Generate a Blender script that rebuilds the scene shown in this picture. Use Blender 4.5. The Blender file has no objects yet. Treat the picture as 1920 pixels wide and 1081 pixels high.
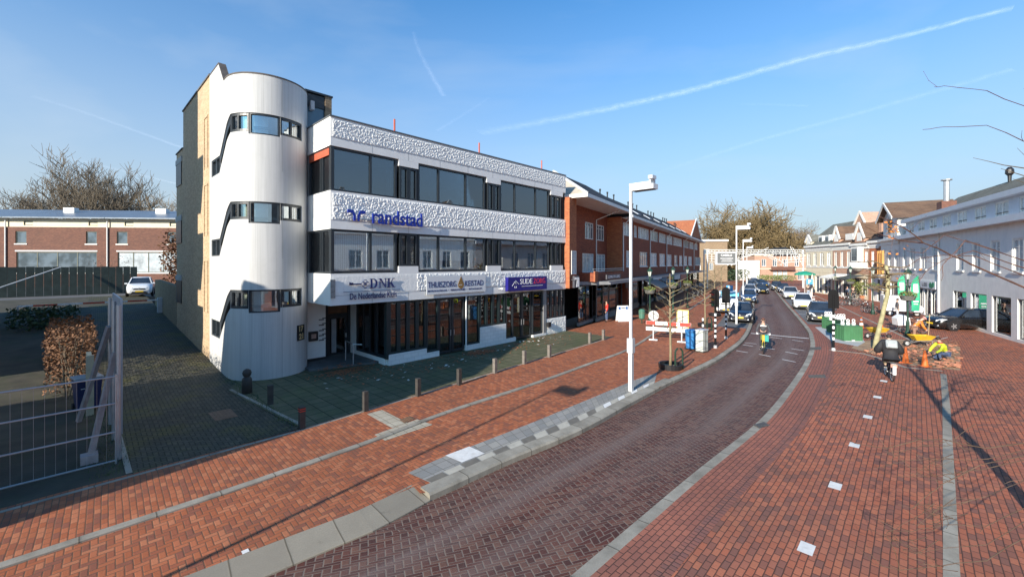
import bpy, bmesh, math, random
from mathutils import Vector, Matrix, noise
random.seed(11)
R = math.radians
scene = bpy.context.scene
COL = scene.collection

# ------------------------------------------------------------------ camera
H, F, CX, HY = 4.7, 785.0, 960.0, 494.0     # eye height (m), focal length, principal x and horizon (px of a 1920 wide frame)
cam_data = bpy.data.cameras.new('camera')
cam = bpy.data.objects.new('camera', cam_data); COL.objects.link(cam)
cam.location = (0, 0, H); cam.rotation_euler = (R(90), 0, 0)
cam_data.sensor_width = 36.0; cam_data.lens = 36.0 * F / 1920.0
cam_data.shift_y = -(540.5 - HY) / 1920.0
cam_data.clip_start = 0.1; cam_data.clip_end = 30000
scene.camera = cam

# ------------------------------------------------------------------ sky and sun
SUN_AZ = R(36.0)      # direction the light travels, from +Y towards +X
SUN_EL = R(21.0)
world = bpy.data.worlds.new('World'); scene.world = world; world.use_nodes = True
wn = world.node_tree; wn.nodes.clear()
w_out = wn.nodes.new('ShaderNodeOutputWorld'); w_bg = wn.nodes.new('ShaderNodeBackground')
sky = wn.nodes.new('ShaderNodeTexSky'); sky.sky_type = 'NISHITA'; sky.sun_disc = False
sky.sun_elevation = SUN_EL; sky.sun_rotation = R(180) + SUN_AZ
sky.altitude = 0; sky.air_density = 1.0; sky.dust_density = 0.6; sky.ozone_density = 2.0
w_bg.inputs['Strength'].default_value = 0.108
wtc = wn.nodes.new('ShaderNodeTexCoord'); wmp = wn.nodes.new('ShaderNodeMapping')
wmp.inputs['Rotation'].default_value = (0, 0, R(35)); wmp.inputs['Scale'].default_value = (1.0, 5.0, 7.0)
wno = wn.nodes.new('ShaderNodeTexNoise'); wno.inputs['Scale'].default_value = 1.6; wno.inputs['Detail'].default_value = 6
wrp = wn.nodes.new('ShaderNodeMapRange'); wrp.inputs['From Min'].default_value = .5; wrp.inputs['From Max'].default_value = .85
wrp.inputs['To Min'].default_value = 0; wrp.inputs['To Max'].default_value = .20
wmx = wn.nodes.new('ShaderNodeMix'); wmx.data_type = 'RGBA'
wn.links.new(wtc.outputs['Generated'], wmp.inputs['Vector']); wn.links.new(wmp.outputs[0], wno.inputs['Vector'])
wn.links.new(wno.outputs['Fac'], wrp.inputs['Value']); wn.links.new(wrp.outputs[0], wmx.inputs[0])
# thin veil of pale air towards the horizon, then faint high cirrus
wsp = wn.nodes.new('ShaderNodeSeparateXYZ'); wn.links.new(wtc.outputs['Generated'], wsp.inputs[0])
whz = wn.nodes.new('ShaderNodeValToRGB'); wn.links.new(wsp.outputs[2], whz.inputs[0])
e = whz.color_ramp.elements; e[0].position = 0.0; e[0].color = (.95, .95, .95, 1); e[1].position = .60; e[1].color = (.0, .0, .0, 1)
for pos_, v_ in ((.10, .86), (.24, .56), (.40, .24)):
    q = e.new(pos_); q.color = (v_, v_, v_, 1)
wtn = wn.nodes.new('ShaderNodeMix'); wtn.data_type = 'RGBA'; wtn.blend_type = 'MULTIPLY'; wtn.inputs[0].default_value = 1
wn.links.new(sky.outputs[0], wtn.inputs[6]); wtn.inputs[7].default_value = (.36, 1.06, 1.50, 1)
wh2 = wn.nodes.new('ShaderNodeMix'); wh2.data_type = 'RGBA'
wn.links.new(whz.outputs[0], wh2.inputs[0]); wn.links.new(wtn.outputs[2], wh2.inputs[6]); wh2.inputs[7].default_value = (3.45, 3.8, 4.05, 1)
wn.links.new(wh2.outputs[2], wmx.inputs[6]); wmx.inputs[7].default_value = (4.2, 4.8, 5.4, 1)
wn.links.new(wmx.outputs[2], w_bg.inputs['Color']); wn.links.new(w_bg.outputs[0], w_out.inputs['Surface'])

sun_data = bpy.data.lights.new('sun', 'SUN'); sun_data.energy = 5.0; sun_data.angle = R(0.5); sun_data.color = (1.0, .91, .78)
sun = bpy.data.objects.new('sun', sun_data); COL.objects.link(sun)
SUN_D = Vector((math.sin(SUN_AZ) * math.cos(SUN_EL), math.cos(SUN_AZ) * math.cos(SUN_EL), -math.sin(SUN_EL)))
sun.rotation_euler = SUN_D.to_track_quat('-Z', 'Y').to_euler(); sun.location = (-40, -40, 60)
scene.view_settings.view_transform = 'Standard'; scene.view_settings.look = 'None'
scene.view_settings.exposure = 0.68; scene.view_settings.gamma = 1.0

# ------------------------------------------------------------------ helpers: where things stand
def G(px, py, z=0.0):                     # ground point seen at a photo position
    Y = (H - z) * F / (py - HY)
    return Vector(((px - CX) / F * Y, Y, z))
class Frame:                              # a building's own axes: x along its front, y into it
    def __init__(s, ox, oy, dx, dy):
        l = math.hypot(dx, dy); s.o = Vector((ox, oy)); s.x = Vector((dx / l, dy / l)); s.y = Vector((-dy / l, dx / l))
        s.rot = math.atan2(dy, dx)
    def w(s, a, b, z=0.0):
        p = s.o + s.x * a + s.y * b; return Vector((p.x, p.y, z))
    def face(s, px, py, yo=0.0):
        k = (px - CX) / F; ox = s.o.x + yo * s.y.x; oy = s.o.y + yo * s.y.y
        a = (k * oy - ox) / (s.x.x - k * s.x.y); Y = oy + a * s.x.y
        return a, H + (HY - py) * Y / F
    def side(s, px, py, xo=0.0):
        k = (px - CX) / F; ox = s.o.x + xo * s.x.x; oy = s.o.y + xo * s.x.y
        b = (k * oy - ox) / (s.y.x - k * s.y.y); Y = oy + b * s.y.y
        return b, H + (HY - py) * Y / F
    def loc(s, p):
        q = Vector((p[0], p[1])) - s.o; return q.dot(s.x), q.dot(s.y)

def tag(o, label=None, cat=None, group=None, kind=None):
    if label: o['label'] = label
    if cat: o['category'] = cat
    if group: o['group'] = group
    if kind: o['kind'] = kind
    return o
def thing(name, label, cat, loc=(0, 0, 0), rz=0.0, group=None):
    o = bpy.data.objects.new(name, None); COL.objects.link(o); o.empty_display_size = .2
    o.location = loc; o.rotation_euler = (0, 0, rz)
    return tag(o, label, cat, group)
def children(o): return list(o.children)
def dup(root, loc, rz, label=None, group=None, scale=None, mats=None):
    r = root.copy(); COL.objects.link(r); r.location = loc; r.rotation_euler = (0, 0, rz)
    if scale: r.scale = (scale,) * 3
    if label: r['label'] = label
    if group: r['group'] = group
    for ch in children(root):
        c = ch.copy(); COL.objects.link(c); c.parent = r
        if mats and ch.name.split('.')[0] in mats:
            c.data = c.data.copy(); c.data.materials.clear(); c.data.materials.append(mats[ch.name.split('.')[0]])
        for g in children(ch):
            d = g.copy(); COL.objects.link(d); d.parent = c
    return r

class MB:                                 # collects shapes, builds ONE mesh object
    def __init__(s): s.v = []; s.f = []; s.uvs = None
    def add(s, vs, fs):
        o = len(s.v); s.v += [tuple(v) for v in vs]; s.f += [[i + o for i in f] for f in fs]; return s
    def box(s, x0, x1, y0, y1, z0, z1):
        return s.add([(x0,y0,z0),(x1,y0,z0),(x1,y1,z0),(x0,y1,z0),(x0,y0,z1),(x1,y0,z1),(x1,y1,z1),(x0,y1,z1)],
                     [(0,3,2,1),(4,5,6,7),(0,1,5,4),(1,2,6,5),(2,3,7,6),(3,0,4,7)])
    def obox(s, c, size, m=None):
        hx, hy, hz = size[0]/2, size[1]/2, size[2]/2; c = Vector(c)
        vs = [Vector(p) for p in ((-hx,-hy,-hz),(hx,-hy,-hz),(hx,hy,-hz),(-hx,hy,-hz),(-hx,-hy,hz),(hx,-hy,hz),(hx,hy,hz),(-hx,hy,hz))]
        if m is not None: vs = [m @ v for v in vs]
        return s.add([v + c for v in vs], [(0,3,2,1),(4,5,6,7),(0,1,5,4),(1,2,6,5),(2,3,7,6),(3,0,4,7)])
    def beam(s, p, q, w, h=None):
        h = h or w; p, q = Vector(p), Vector(q); d = (q - p); L = d.length
        if L < 1e-6: return s
        m = d.to_track_quat('X', 'Z').to_matrix()
        return s.obox((p + q) / 2, (L, w, h), m)
    def tube(s, pts, rads, n=6):
        pts = [Vector(p) for p in pts]
        if not hasattr(rads, '__len__'): rads = [rads] * len(pts)
        vs = []; fs = []; ref = None
        for i, p in enumerate(pts):
            d = (pts[min(i+1, len(pts)-1)] - pts[max(i-1, 0)])
            if d.length < 1e-9: d = Vector((0, 0, 1))
            d.normalize()
            if ref is None: ref = Vector((1, 0, 0)) if abs(d.x) < .8 else Vector((0, 1, 0))
            a = d.cross(ref); a.normalize(); b = d.cross(a); ref = a.cross(d) if False else ref
            for k in range(n):
                t = 2 * math.pi * k / n; vs.append(p + (a * math.cos(t) + b * math.sin(t)) * rads[i])
        for i in range(len(pts) - 1):
            for k in range(n):
                fs.append((i*n+k, i*n+(k+1) % n, (i+1)*n+(k+1) % n, (i+1)*n+k))
        fs.append(tuple(range(n))[::-1]); fs.append(tuple((len(pts)-1)*n + k for k in range(n)))
        return s.add(vs, fs)
    def ring(s, c, r, rad, axis='y', n=20, m=6):
        vs = []; fs = []; c = Vector(c)
        for i in range(n):
            a = 2 * math.pi * i / n
            for k in range(m):
                b = 2 * math.pi * k / m; rr = r + rad * math.cos(b); h = rad * math.sin(b)
                p = {'y': (rr*math.cos(a), h, rr*math.sin(a)), 'z': (rr*math.cos(a), rr*math.sin(a), h), 'x': (h, rr*math.cos(a), rr*math.sin(a))}[axis]
                vs.append(c + Vector(p))
        for i in range(n):
            for k in range(m): fs.append((i*m+k, i*m+(k+1) % m, ((i+1) % n)*m+(k+1) % m, ((i+1) % n)*m+k))
        return s.add(vs, fs)
    def disc(s, c, r, th, axis='y', n=20):
        c = Vector(c); vs = []
        for h in (-th/2, th/2):
            for i in range(n):
                a = 2*math.pi*i/n; u, v = r*math.cos(a), r*math.sin(a)
                vs.append(c + Vector({'y': (u, h, v), 'x': (h, u, v), 'z': (u, v, h)}[axis]))
        return s.add(vs, [tuple(range(n))[::-1], tuple(range(n, 2*n))] + [(i, (i+1) % n, n+(i+1) % n, n+i) for i in range(n)])
    def lathe(s, prof, c=(0, 0, 0), n=16):
        vs = []; fs = []; c = Vector(c)
        for r, z in prof:
            for k in range(n): t = 2*math.pi*k/n; vs.append(c + Vector((r*math.cos(t), r*math.sin(t), z)))
        for i in range(len(prof)-1):
            for k in range(n): fs.append((i*n+k, i*n+(k+1) % n, (i+1)*n+(k+1) % n, (i+1)*n+k))
        fs.append(tuple(range(n))[::-1]); fs.append(tuple((len(prof)-1)*n+k for k in range(n)))
        return s.add(vs, fs)
    def ball(s, c, r, n=12, m=8):
        if not hasattr(r, '__len__'): r = (r, r, r)
        c = Vector(c); vs = []; fs = []
        for i in range(m+1):
            p = math.pi * i / m
            for k in range(n):
                t = 2*math.pi*k/n; vs.append(c + Vector((r[0]*math.sin(p)*math.cos(t), r[1]*math.sin(p)*math.sin(t), r[2]*math.cos(p))))
        for i in range(m):
            for k in range(n): fs.append((i*n+k, (i+1)*n+k, (i+1)*n+(k+1) % n, i*n+(k+1) % n))
        return s.add(vs, fs)
    def prism(s, poly, z0, z1, axes='xy'):       # outline extruded along the third axis
        n = len(poly)
        def P(a, b, h): return {'xy': (a, b, h), 'xz': (a, h, b), 'yz': (h, a, b)}[axes]
        vs = [P(a, b, z0) for a, b in poly] + [P(a, b, z1) for a, b in poly]
        return s.add(vs, [tuple(range(n))[::-1], tuple(range(n, 2*n))] + [(i, (i+1) % n, n+(i+1) % n, n+i) for i in range(n)])
    def grid(s, fn, nu, nv):
        vs = [fn(i/nu, j/nv) for j in range(nv+1) for i in range(nu+1)]
        return s.add(vs, [(j*(nu+1)+i, j*(nu+1)+i+1, (j+1)*(nu+1)+i+1, (j+1)*(nu+1)+i) for j in range(nv) for i in range(nu)])
    def moved(s, m):
        s.v = [tuple(m @ Vector(v)) for v in s.v]; return s
    def build(s, name, mat, parent=None, smooth=False, bevel=0.0, fix=True):
        me = bpy.data.meshes.new(name); me.from_pydata(s.v, [], s.f)
        if s.uvs:
            ul = me.uv_layers.new(name='UVMap')
            for lp in me.loops: ul.data[lp.index].uv = s.uvs[lp.vertex_index]
        if fix and not s.uvs:
            bm = bmesh.new(); bm.from_mesh(me); bmesh.ops.recalc_face_normals(bm, faces=bm.faces); bm.to_mesh(me); bm.free()
        if smooth: me.polygons.foreach_set('use_smooth', [True] * len(me.polygons))
        me.update(); me.materials.append(mat)
        o = bpy.data.objects.new(name, me); COL.objects.link(o)
        if parent: o.parent = parent
        if bevel:
            b = o.modifiers.new('bevel', 'BEVEL'); b.width = bevel; b.segments = 2; b.limit_method = 'ANGLE'
        return o
def struct(o): o['kind'] = 'structure'; return o
def text_mb(txt, width=None, height=.3, depth=.01, bold=0.0, shear=0.0, bevel=0.0):
    cu = bpy.data.curves.new('t', 'FONT'); cu.body = txt; cu.size = 1; cu.extrude = .5; cu.offset = bold; cu.shear = shear; cu.resolution_u = 3
    ob = bpy.data.objects.new('t', cu); COL.objects.link(ob)
    me = bpy.data.meshes.new_from_object(ob.evaluated_get(bpy.context.evaluated_depsgraph_get()))
    vs = [v.co.copy() for v in me.vertices]; fs = [tuple(p.vertices) for p in me.polygons]
    bpy.data.objects.remove(ob); bpy.data.curves.remove(cu); bpy.data.meshes.remove(me)
    x0 = min(v.x for v in vs); x1 = max(v.x for v in vs); y0 = min(v.y for v in vs); y1 = max(v.y for v in vs)
    sz = height / (y1 - y0); sx = (width / (x1 - x0)) if width else sz
    mb = MB(); mb.add([((v.x - x0) * sx, -v.z * depth * 2 * .5 - depth/2, (v.y - y0) * sz) for v in vs], fs)
    return mb

# ------------------------------------------------------------------ helpers: materials
class NT:
    def __init__(s, name):
        s.m = bpy.data.materials.new(name); s.m.use_nodes = True; s.t = s.m.node_tree
        s.b = s.t.nodes['Principled BSDF']; s.out = s.t.nodes['Material Output']
        s.tc = s.t.nodes.new('ShaderNodeTexCoord'); s.obj = s.tc.outputs['Object']; s.uv = s.tc.outputs['UV']
    def n(s, ty, **kw):
        n = s.t.nodes.new(ty)
        for k, v in kw.items(): setattr(n, k, v)
        return n
    def l(s, a, b): s.t.links.new(a, b)
    def put(s, sock, v):
        if hasattr(v, 'links') or isinstance(v, bpy.types.NodeSocket): s.l(v, sock)
        else: sock.default_value = v
    def math(s, op, a, b=0.0, c=0.0, clamp=False):
        n = s.n('ShaderNodeMath', operation=op); n.use_clamp = clamp
        for i, v in enumerate((a, b, c)): s.put(n.inputs[i], v)
        return n.outputs[0]
    def mix(s, f, a, b, mode='MIX'):
        n = s.n('ShaderNodeMix', data_type='RGBA', blend_type=mode)
        s.put(n.inputs[0], f)
        for i, v in ((6, a), (7, b)):
            if isinstance(v, tuple) and len(v) == 3: v = v + (1,)
            s.put(n.inputs[i], v)
        return n.outputs[2]
    def noise(s, vec, scale, detail=3.0, rough=.5, col=False):
        n = s.n('ShaderNodeTexNoise'); s.l(vec, n.inputs['Vector'])
        n.inputs['Scale'].default_value = scale; n.inputs['Detail'].default_value = detail; n.inputs['Roughness'].default_value = rough
        return n.outputs['Color' if col else 'Fac']
    def rng(s, v, a, b, c=0.0, d=1.0):
        n = s.n('ShaderNodeMapRange'); s.put(n.inputs['Value'], v)
        for k, x in (('From Min', a), ('From Max', b), ('To Min', c), ('To Max', d)): n.inputs[k].default_value = x
        return n.outputs[0]
    def ramp(s, f, stops, const=False):
        n = s.n('ShaderNodeValToRGB'); s.l(f, n.inputs[0]); e = n.color_ramp.elements
        if const: n.color_ramp.interpolation = 'CONSTANT'
        while len(e) < len(stops): e.new(.5)
        for x, (p, c) in zip(e, stops): x.position = p; x.color = tuple(c) + (1,)
        return n.outputs[0]
    def bump(s, h, strength=.3, dist=.02):
        n = s.n('ShaderNodeBump'); n.inputs['Strength'].default_value = strength; n.inputs['Distance'].default_value = dist
        s.l(h, n.inputs['Height']); s.l(n.outputs[0], s.b.inputs['Normal']); return n
    def sep(s, v):
        n = s.n('ShaderNodeSeparateXYZ'); s.l(v, n.inputs[0]); return n.outputs
    def comb(s, x, y, z=0.0):
        n = s.n('ShaderNodeCombineXYZ')
        for i, v in enumerate((x, y, z)): s.put(n.inputs[i], v)
        return n.outputs[0]
    def mapv(s, v, scale=(1, 1, 1), rot=(0, 0, 0)):
        n = s.n('ShaderNodeMapping'); s.l(v, n.inputs[0]); n.inputs['Scale'].default_value = scale; n.inputs['Rotation'].default_value = rot
        return n.outputs[0]
    def set(s, col=None, rough=None, metal=None, spec=None):
        if col is not None: s.put(s.b.inputs['Base Color'], col + (1,) if isinstance(col, tuple) and len(col) == 3 else col)
        if rough is not None: s.put(s.b.inputs['Roughness'], rough)
        if metal is not None: s.b.inputs['Metallic'].default_value = metal
        if spec is not None: s.b.inputs['Specular IOR Level'].default_value = spec
        return s
MC = {}
def pm(name, col, rough=.6, var=.12, scale=3.0, bump=.0, bscale=60, metal=0.0, dirt=None, damt=.3, coat=0.0, fine=.06):
    if name in MC: return MC[name]
    t = NT(name)
    a = tuple(max(0, c * (1 - var)) for c in col); b = tuple(min(1, c * (1 + var)) for c in col)
    c = t.mix(t.rng(t.noise(t.obj, scale, 4, .6), .3, .7), a, b)
    if fine: c = t.mix(t.rng(t.noise(t.obj, scale * 18, 3), .35, .65, 0, fine * 2), c, tuple(x * .6 for x in col))
    if dirt: c = t.mix(t.rng(t.noise(t.mapv(t.obj, (1, 1, .35)), scale * .8, 5, .65), .5, .75, 0, damt), c, dirt)
    t.set(c, t.rng(t.noise(t.obj, scale * 4), .2, .8, max(.02, rough - .08), min(1, rough + .08)), metal)
    if coat: t.b.inputs['Coat Weight'].default_value = coat; t.b.inputs['Coat Roughness'].default_value = .03
    if bump: t.bump(t.noise(t.obj, bscale, 4), bump, .01)
    MC[name] = t.m; return t.m
def paver(t, vec, L, W, kind):            # returns per-stone random value, joint mask and a second random value
    o = t.sep(vec)
    if kind == 'herring':
        sx = t.math('DIVIDE', o[0], W); sy = t.math('DIVIDE', o[1], W)
        i = t.math('FLOOR', sx); j = t.math('FLOOR', sy); fx = t.math('SUBTRACT', sx, i); fy = t.math('SUBTRACT', sy, j)
        k = t.math('FLOORED_MODULO', t.math('SUBTRACT', i, j), 4.0)
        q = [t.math('COMPARE', k, float(n), .2) for n in range(4)]
        idv = t.comb(t.math('SUBTRACT', i, q[1]), t.math('SUBTRACT', j, q[2]), 0.0)
        d = t.math('MINIMUM', t.math('MINIMUM', t.math('ADD', fx, q[1]), t.math('ADD', t.math('SUBTRACT', 1.0, fx), q[0])),
                   t.math('MINIMUM', t.math('ADD', fy, q[2]), t.math('ADD', t.math('SUBTRACT', 1.0, fy), q[3])))
        d = t.math('MULTIPLY', d, W)
    else:
        sy = t.math('DIVIDE', o[1], W); j = t.math('FLOOR', sy); fy = t.math('SUBTRACT', sy, j)
        off = t.math('MULTIPLY', t.math('FLOORED_MODULO', j, 2.0), .5) if kind == 'bond' else 0.0
        sx = t.math('ADD', t.math('DIVIDE', o[0], L), off); i = t.math('FLOOR', sx); fx = t.math('SUBTRACT', sx, i)
        idv = t.comb(i, j, 0.0)
        d = t.math('MINIMUM', t.math('MULTIPLY', t.math('MINIMUM', fx, t.math('SUBTRACT', 1.0, fx)), L),
                   t.math('MULTIPLY', t.math('MINIMUM', fy, t.math('SUBTRACT', 1.0, fy)), W))
    wn_ = t.n('ShaderNodeTexWhiteNoise', noise_dimensions='2D'); t.l(idv, wn_.inputs['Vector'])
    return wn_.outputs['Value'], d, wn_.outputs['Color']
def pave_mat(name, kind, L, W, cols, joint, jw=.006, rot=0.0, use_uv=True, dirt=(.05, .05, .04), damt=.25, dscale=.5, moss=None, rough=.75, tracks=False, bump=.6):
    t = NT(name); v = t.uv if use_uv else t.obj
    wob = t.n('ShaderNodeVectorMath', operation='MULTIPLY_ADD'); t.l(t.noise(v, 2.2, 2, .5, True), wob.inputs[0])
    wob.inputs[1].default_value = (.022, .022, 0); t.l(t.mapv(v, rot=(0, 0, rot)), wob.inputs[2])
    r, d, rc = paver(t, wob.outputs[0], L, W, kind)
    n = len(cols); c = t.ramp(r, [(k / n, cc) for k, cc in enumerate(cols)], True)
    c = t.mix(t.rng(t.noise(v, 40, 4), .3, .7, 0, .35), c, tuple(x * .62 for x in cols[0]))
    dn = t.rng(t.noise(v, dscale, 6, .62), .42, .72, 0, damt)
    c = t.mix(dn, c, dirt)
    c = t.mix(t.rng(t.noise(t.mapv(v, (1, 1, 1), (0, 0, .7)), .16, 5, .6), .45, .7, 0, .32), c, tuple(x * .5 for x in cols[1])); c = t.mix(t.rng(t.noise(v, 3.1, 5, .7), .62, .74, 0, .3), c, (.03, .026, .022))
    if tracks:
        u = t.sep(v)[1]
        st = t.noise(t.mapv(v, (.06, 1.5, 1)), 1.0, 3)
        a = t.math('ABSOLUTE', t.math('SUBTRACT', t.math('ABSOLUTE', u), .85))
        c = t.mix(t.math('MULTIPLY', t.rng(a, 0.05, .7, .75, 0), t.rng(st, .3, .6)), c, (.175, .125, .112))
    if moss:
        c = t.mix(t.rng(t.noise(v, .55, 6, .7), .5, .68, 0, .75), c, moss)
    jm = t.rng(d, jw * .5, jw * 1.3, 1, 0)
    c = t.mix(t.math('MULTIPLY', jm, .85), c, joint)
    t.set(c, t.rng(t.noise(v, 6, 3), .2, .8, rough - .12, rough + .12), spec=.2)
    h = t.math('ADD', t.math('MULTIPLY', t.rng(d, 0, jw * 2.2, 0, 1), .7), t.math('ADD', t.math('MULTIPLY', r, .35), t.math('MULTIPLY', t.noise(v, 90, 3), .25)))
    t.bump(h, bump, .006)
    return t.m
def brick_mat(name, cols, mortar, L=.22, W=.066, dirt=(.03, .025, .02), damt=.25, jw=.006, bump=.5):
    t = NT(name); o = t.sep(t.obj); v = t.comb(t.math('ADD', o[0], o[1]), o[2], 0.0)
    r, d, rc = paver(t, v, L, W, 'bond'); n = len(cols)
    c = t.ramp(r, [(k / n, cc) for k, cc in enumerate(cols)], True)
    c = t.mix(t.rng(t.noise(t.obj, .5, 5, .6), .45, .75, 0, damt), c, dirt)
    jm = t.rng(d, jw * .6, jw * 1.2, 1, 0); c = t.mix(t.math('MULTIPLY', jm, .9), c, mortar)
    t.set(c, .85, spec=.3); t.bump(t.math('ADD', t.rng(d, 0, jw * 2, 0, 1), t.math('MULTIPLY', t.noise(t.obj, 60, 3), .4)), bump, .008)
    return t.m
def glass_mat(name, tint=(.55, .62, .62), refl=.22, rough=.01):
    t = NT(name); t.t.nodes.remove(t.b)
    tr = t.n('ShaderNodeBsdfTransparent'); tr.inputs[0].default_value = tint + (1,)
    gl = t.n('ShaderNodeBsdfGlossy'); gl.inputs['Color'].default_value = (.9, .95, 1, 1); gl.inputs['Roughness'].default_value = rough
    bp = t.n('ShaderNodeBump'); bp.inputs['Strength'].default_value = .025; bp.inputs['Distance'].default_value = .05
    t.l(t.noise(t.obj, .9, 2), bp.inputs['Height']); t.l(bp.outputs[0], gl.inputs['Normal'])
    lw = t.n('ShaderNodeFresnel'); lw.inputs['IOR'].default_value = 1.5
    f = t.math('ADD', t.math('MULTIPLY', lw.outputs[0], 1.25), refl, clamp=True)
    mx = t.n('ShaderNodeMixShader'); t.l(f, mx.inputs[0]); t.l(tr.outputs[0], mx.inputs[1]); t.l(gl.outputs[0], mx.inputs[2])
    t.l(mx.outputs[0], t.out.inputs['Surface']); return t.m
def opaque_glass(name, col=(.02, .025, .03), rough=.04):
    t = NT(name); t.set(t.mix(t.rng(t.noise(t.obj, .8, 2), .4, .6), col, tuple(min(1, c * 2.2) for c in col)), rough, spec=.9); return t.m

# ------------------------------------------------------------------ frames of the big buildings
OB = Frame(-7.47, 17.23, .6893, .7245)                 # white office block, x along the street front
ROW = Frame(6.08, 31.8, .516, .857)                    # brick shop row behind it
RT = Frame(35.9 + .49 * 92, 35.1 + .87 * 92, -.49, -.87)   # row on the right side, x runs towards the camera
W = OB.w
def rise(t): return max(0.0, min(1.9, .068 * (t - 2.5)))

# ------------------------------------------------------------------ ground materials
red_cols = [(0.406, 0.124, 0.056), (0.492, 0.159, 0.075), (0.345, 0.111, 0.059), (0.529, 0.195, 0.097), (0.272, 0.100, 0.064), (0.444, 0.141, 0.064)]
plaza_cols = [(0.442, 0.144, 0.080), (0.495, 0.173, 0.098), (0.357, 0.129, 0.081), (0.228, 0.106, 0.081), (0.456, 0.146, 0.080), (0.395, 0.146, 0.092), (0.273, 0.113, 0.081), (0.471, 0.168, 0.093)]
road_cols = [(0.108, 0.041, 0.032), (0.155, 0.066, 0.049), (0.081, 0.036, 0.030), (0.194, 0.099, 0.071), (0.124, 0.044, 0.032), (0.166, 0.084, 0.063), (0.093, 0.037, 0.030)]
m_side = pave_mat('red_brick_paving', 'herring', .20, .10, red_cols, (.11, .075, .05), .008, R(-44), False, (.10, .07, .05), .3, .35)
m_side2 = pave_mat('red_brick_bond_paving', 'bond', .20, .10, red_cols, (.11, .075, .05), .008, R(-44 - 90), False, (.10, .07, .05), .3, .35)
m_plaza = pave_mat('plaza_brick_paving', 'bond', .21, .105, plaza_cols, (.05, .034, .028), .009, R(-46), False, (.12, .085, .07), .45, .3)
m_border = pave_mat('plaza_border_bricks', 'bond', .21, .105, [(.37, .14, .095), (.32, .125, .09), (.40, .15, .10)], (.05, .034, .028), .009, 0, True, (.1, .07, .06), .4, .4)
m_border2 = pave_mat('dark_border_bricks', 'bond', .105, .21, [(.30, .125, .095), (.34, .14, .10), (.25, .115, .095)], (.05, .034, .028), .009, 0, True, (.08, .06, .05), .4, .4)
m_road = pave_mat('purple_brick_road', 'herring', .21, .105, road_cols, (.21, .17, .14), .009, R(45), True, (.075, .06, .055), .4, .3, tracks=True, rough=.68)
m_drive = pave_mat('mossy_driveway_brick', 'herring', .21, .105, [(.085, .082, .064), (.115, .108, .082), (.068, .066, .052), (.095, .09, .068)], (.020, .023, .012), .012, R(45), False, (.045, .043, .035), .5, .5, moss=(.13, .12, .03))
m_tiles = pave_mat('mossy_concrete_tiles', 'grid', .5, .5, [(.135, .13, .08), (.16, .15, .095), (.115, .115, .07), (.145, .138, .085)], (.025, .03, .013), .018, R(-46.4), False, (.07, .085, .045), .6, .6, moss=(.10, .12, .055), bump=.4)
m_conc = pave_mat('concrete_kerb', 'grid', 1.0, 9.0, [(.36, .33, .275), (.39, .36, .30), (.33, .305, .255)], (.09, .08, .06), .012, 0, True, (.13, .115, .09), .7, 1.6, bump=.4)
m_slab = pave_mat('concrete_ramp_slabs', 'grid', .8, 9.0, [(.29, .255, .20), (.315, .28, .22), (.27, .24, .19)], (.10, .085, .06), .012, 0, True, (.20, .175, .14), .45, 1.5, bump=.3)
m_ptile = pave_mat('grey_platform_tiles', 'grid', .3, .3, [(.30, .29, .27), (.36, .345, .31), (.26, .26, .25), (.33, .32, .30)], (.12, .11, .09), .008, 0, True, (.20, .19, .17), .4, 1.0, bump=.3)
m_white = pm('white_road_paint', (.72, .71, .68), .7, .1, 6, .1, dirt=(.4, .36, .32), damt=.5)
m_dtile = pm('dark_paving_tile', (.16, .145, .12), .8, .15, 4, .2, 80, dirt=(.1, .09, .08))
m_ltile = pm('pale_paving_tile', (.46, .43, .36), .8, .12, 4, .2, 80, dirt=(.25, .22, .18))
m_asph = pm('grey_asphalt', (.13, .13, .135), .85, .2, 1.0, .3, 120, dirt=(.09, .09, .09))
m_soil = pm('bare_soil', (.34, .225, .14), .95, .35, 1.5, .8, 14, dirt=(.17, .11, .07), damt=.6)
m_yard = pm('yard_soil', (.055, .05, .035), .95, .4, 1.2, .8, 14, dirt=(.03, .045, .015), damt=.7)
m_ground = pm('wide_ground', (.14, .13, .12), .9, .2, .1)

def spline(pts, per=8):
    P = [Vector((p[0], p[1])) for p in pts]; out = []
    for i in range(len(P) - 1):
        a = P[max(i-1, 0)]; b = P[i]; c = P[i+1]; d = P[min(i+2, len(P)-1)]
        for k in range(per):
            t = k / per
            out.append(.5 * ((2*b) + (c-a)*t + (2*a-5*b+4*c-d)*t*t + (3*b-a-3*c+d)*t*t*t))
    out.append(P[-1]); return out
def arclen(c):
    L = [0.0]
    for a, b in zip(c, c[1:]): L.append(L[-1] + (b - a).length)
    return L
def resample(c, n):
    L = arclen(c); out = []; j = 0
    for i in range(n + 1):
        d = L[-1] * i / n
        while j < len(L) - 2 and L[j+1] < d: j += 1
        t = (d - L[j]) / max(1e-9, L[j+1] - L[j]); out.append(c[j].lerp(c[j+1], t))
    return out
def normal(c, i):
    d = (c[min(i+1, len(c)-1)] - c[max(i-1, 0)]).normalized(); return Vector((d.y, -d.x))      # to the right of travel
def offset(c, k): return [p + normal(c, i) * (k(i) if callable(k) else k) for i, p in enumerate(c)]
def from_px(l, z, back=18, fwd=0):
    w = [G(x, y, z).xy for x, y in l]
    if back: w.insert(0, w[0] - (w[1] - w[0]).normalized() * back)
    if fwd: w.append(w[-1] + Vector((.50, .866)) * fwd); 
    return w
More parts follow.
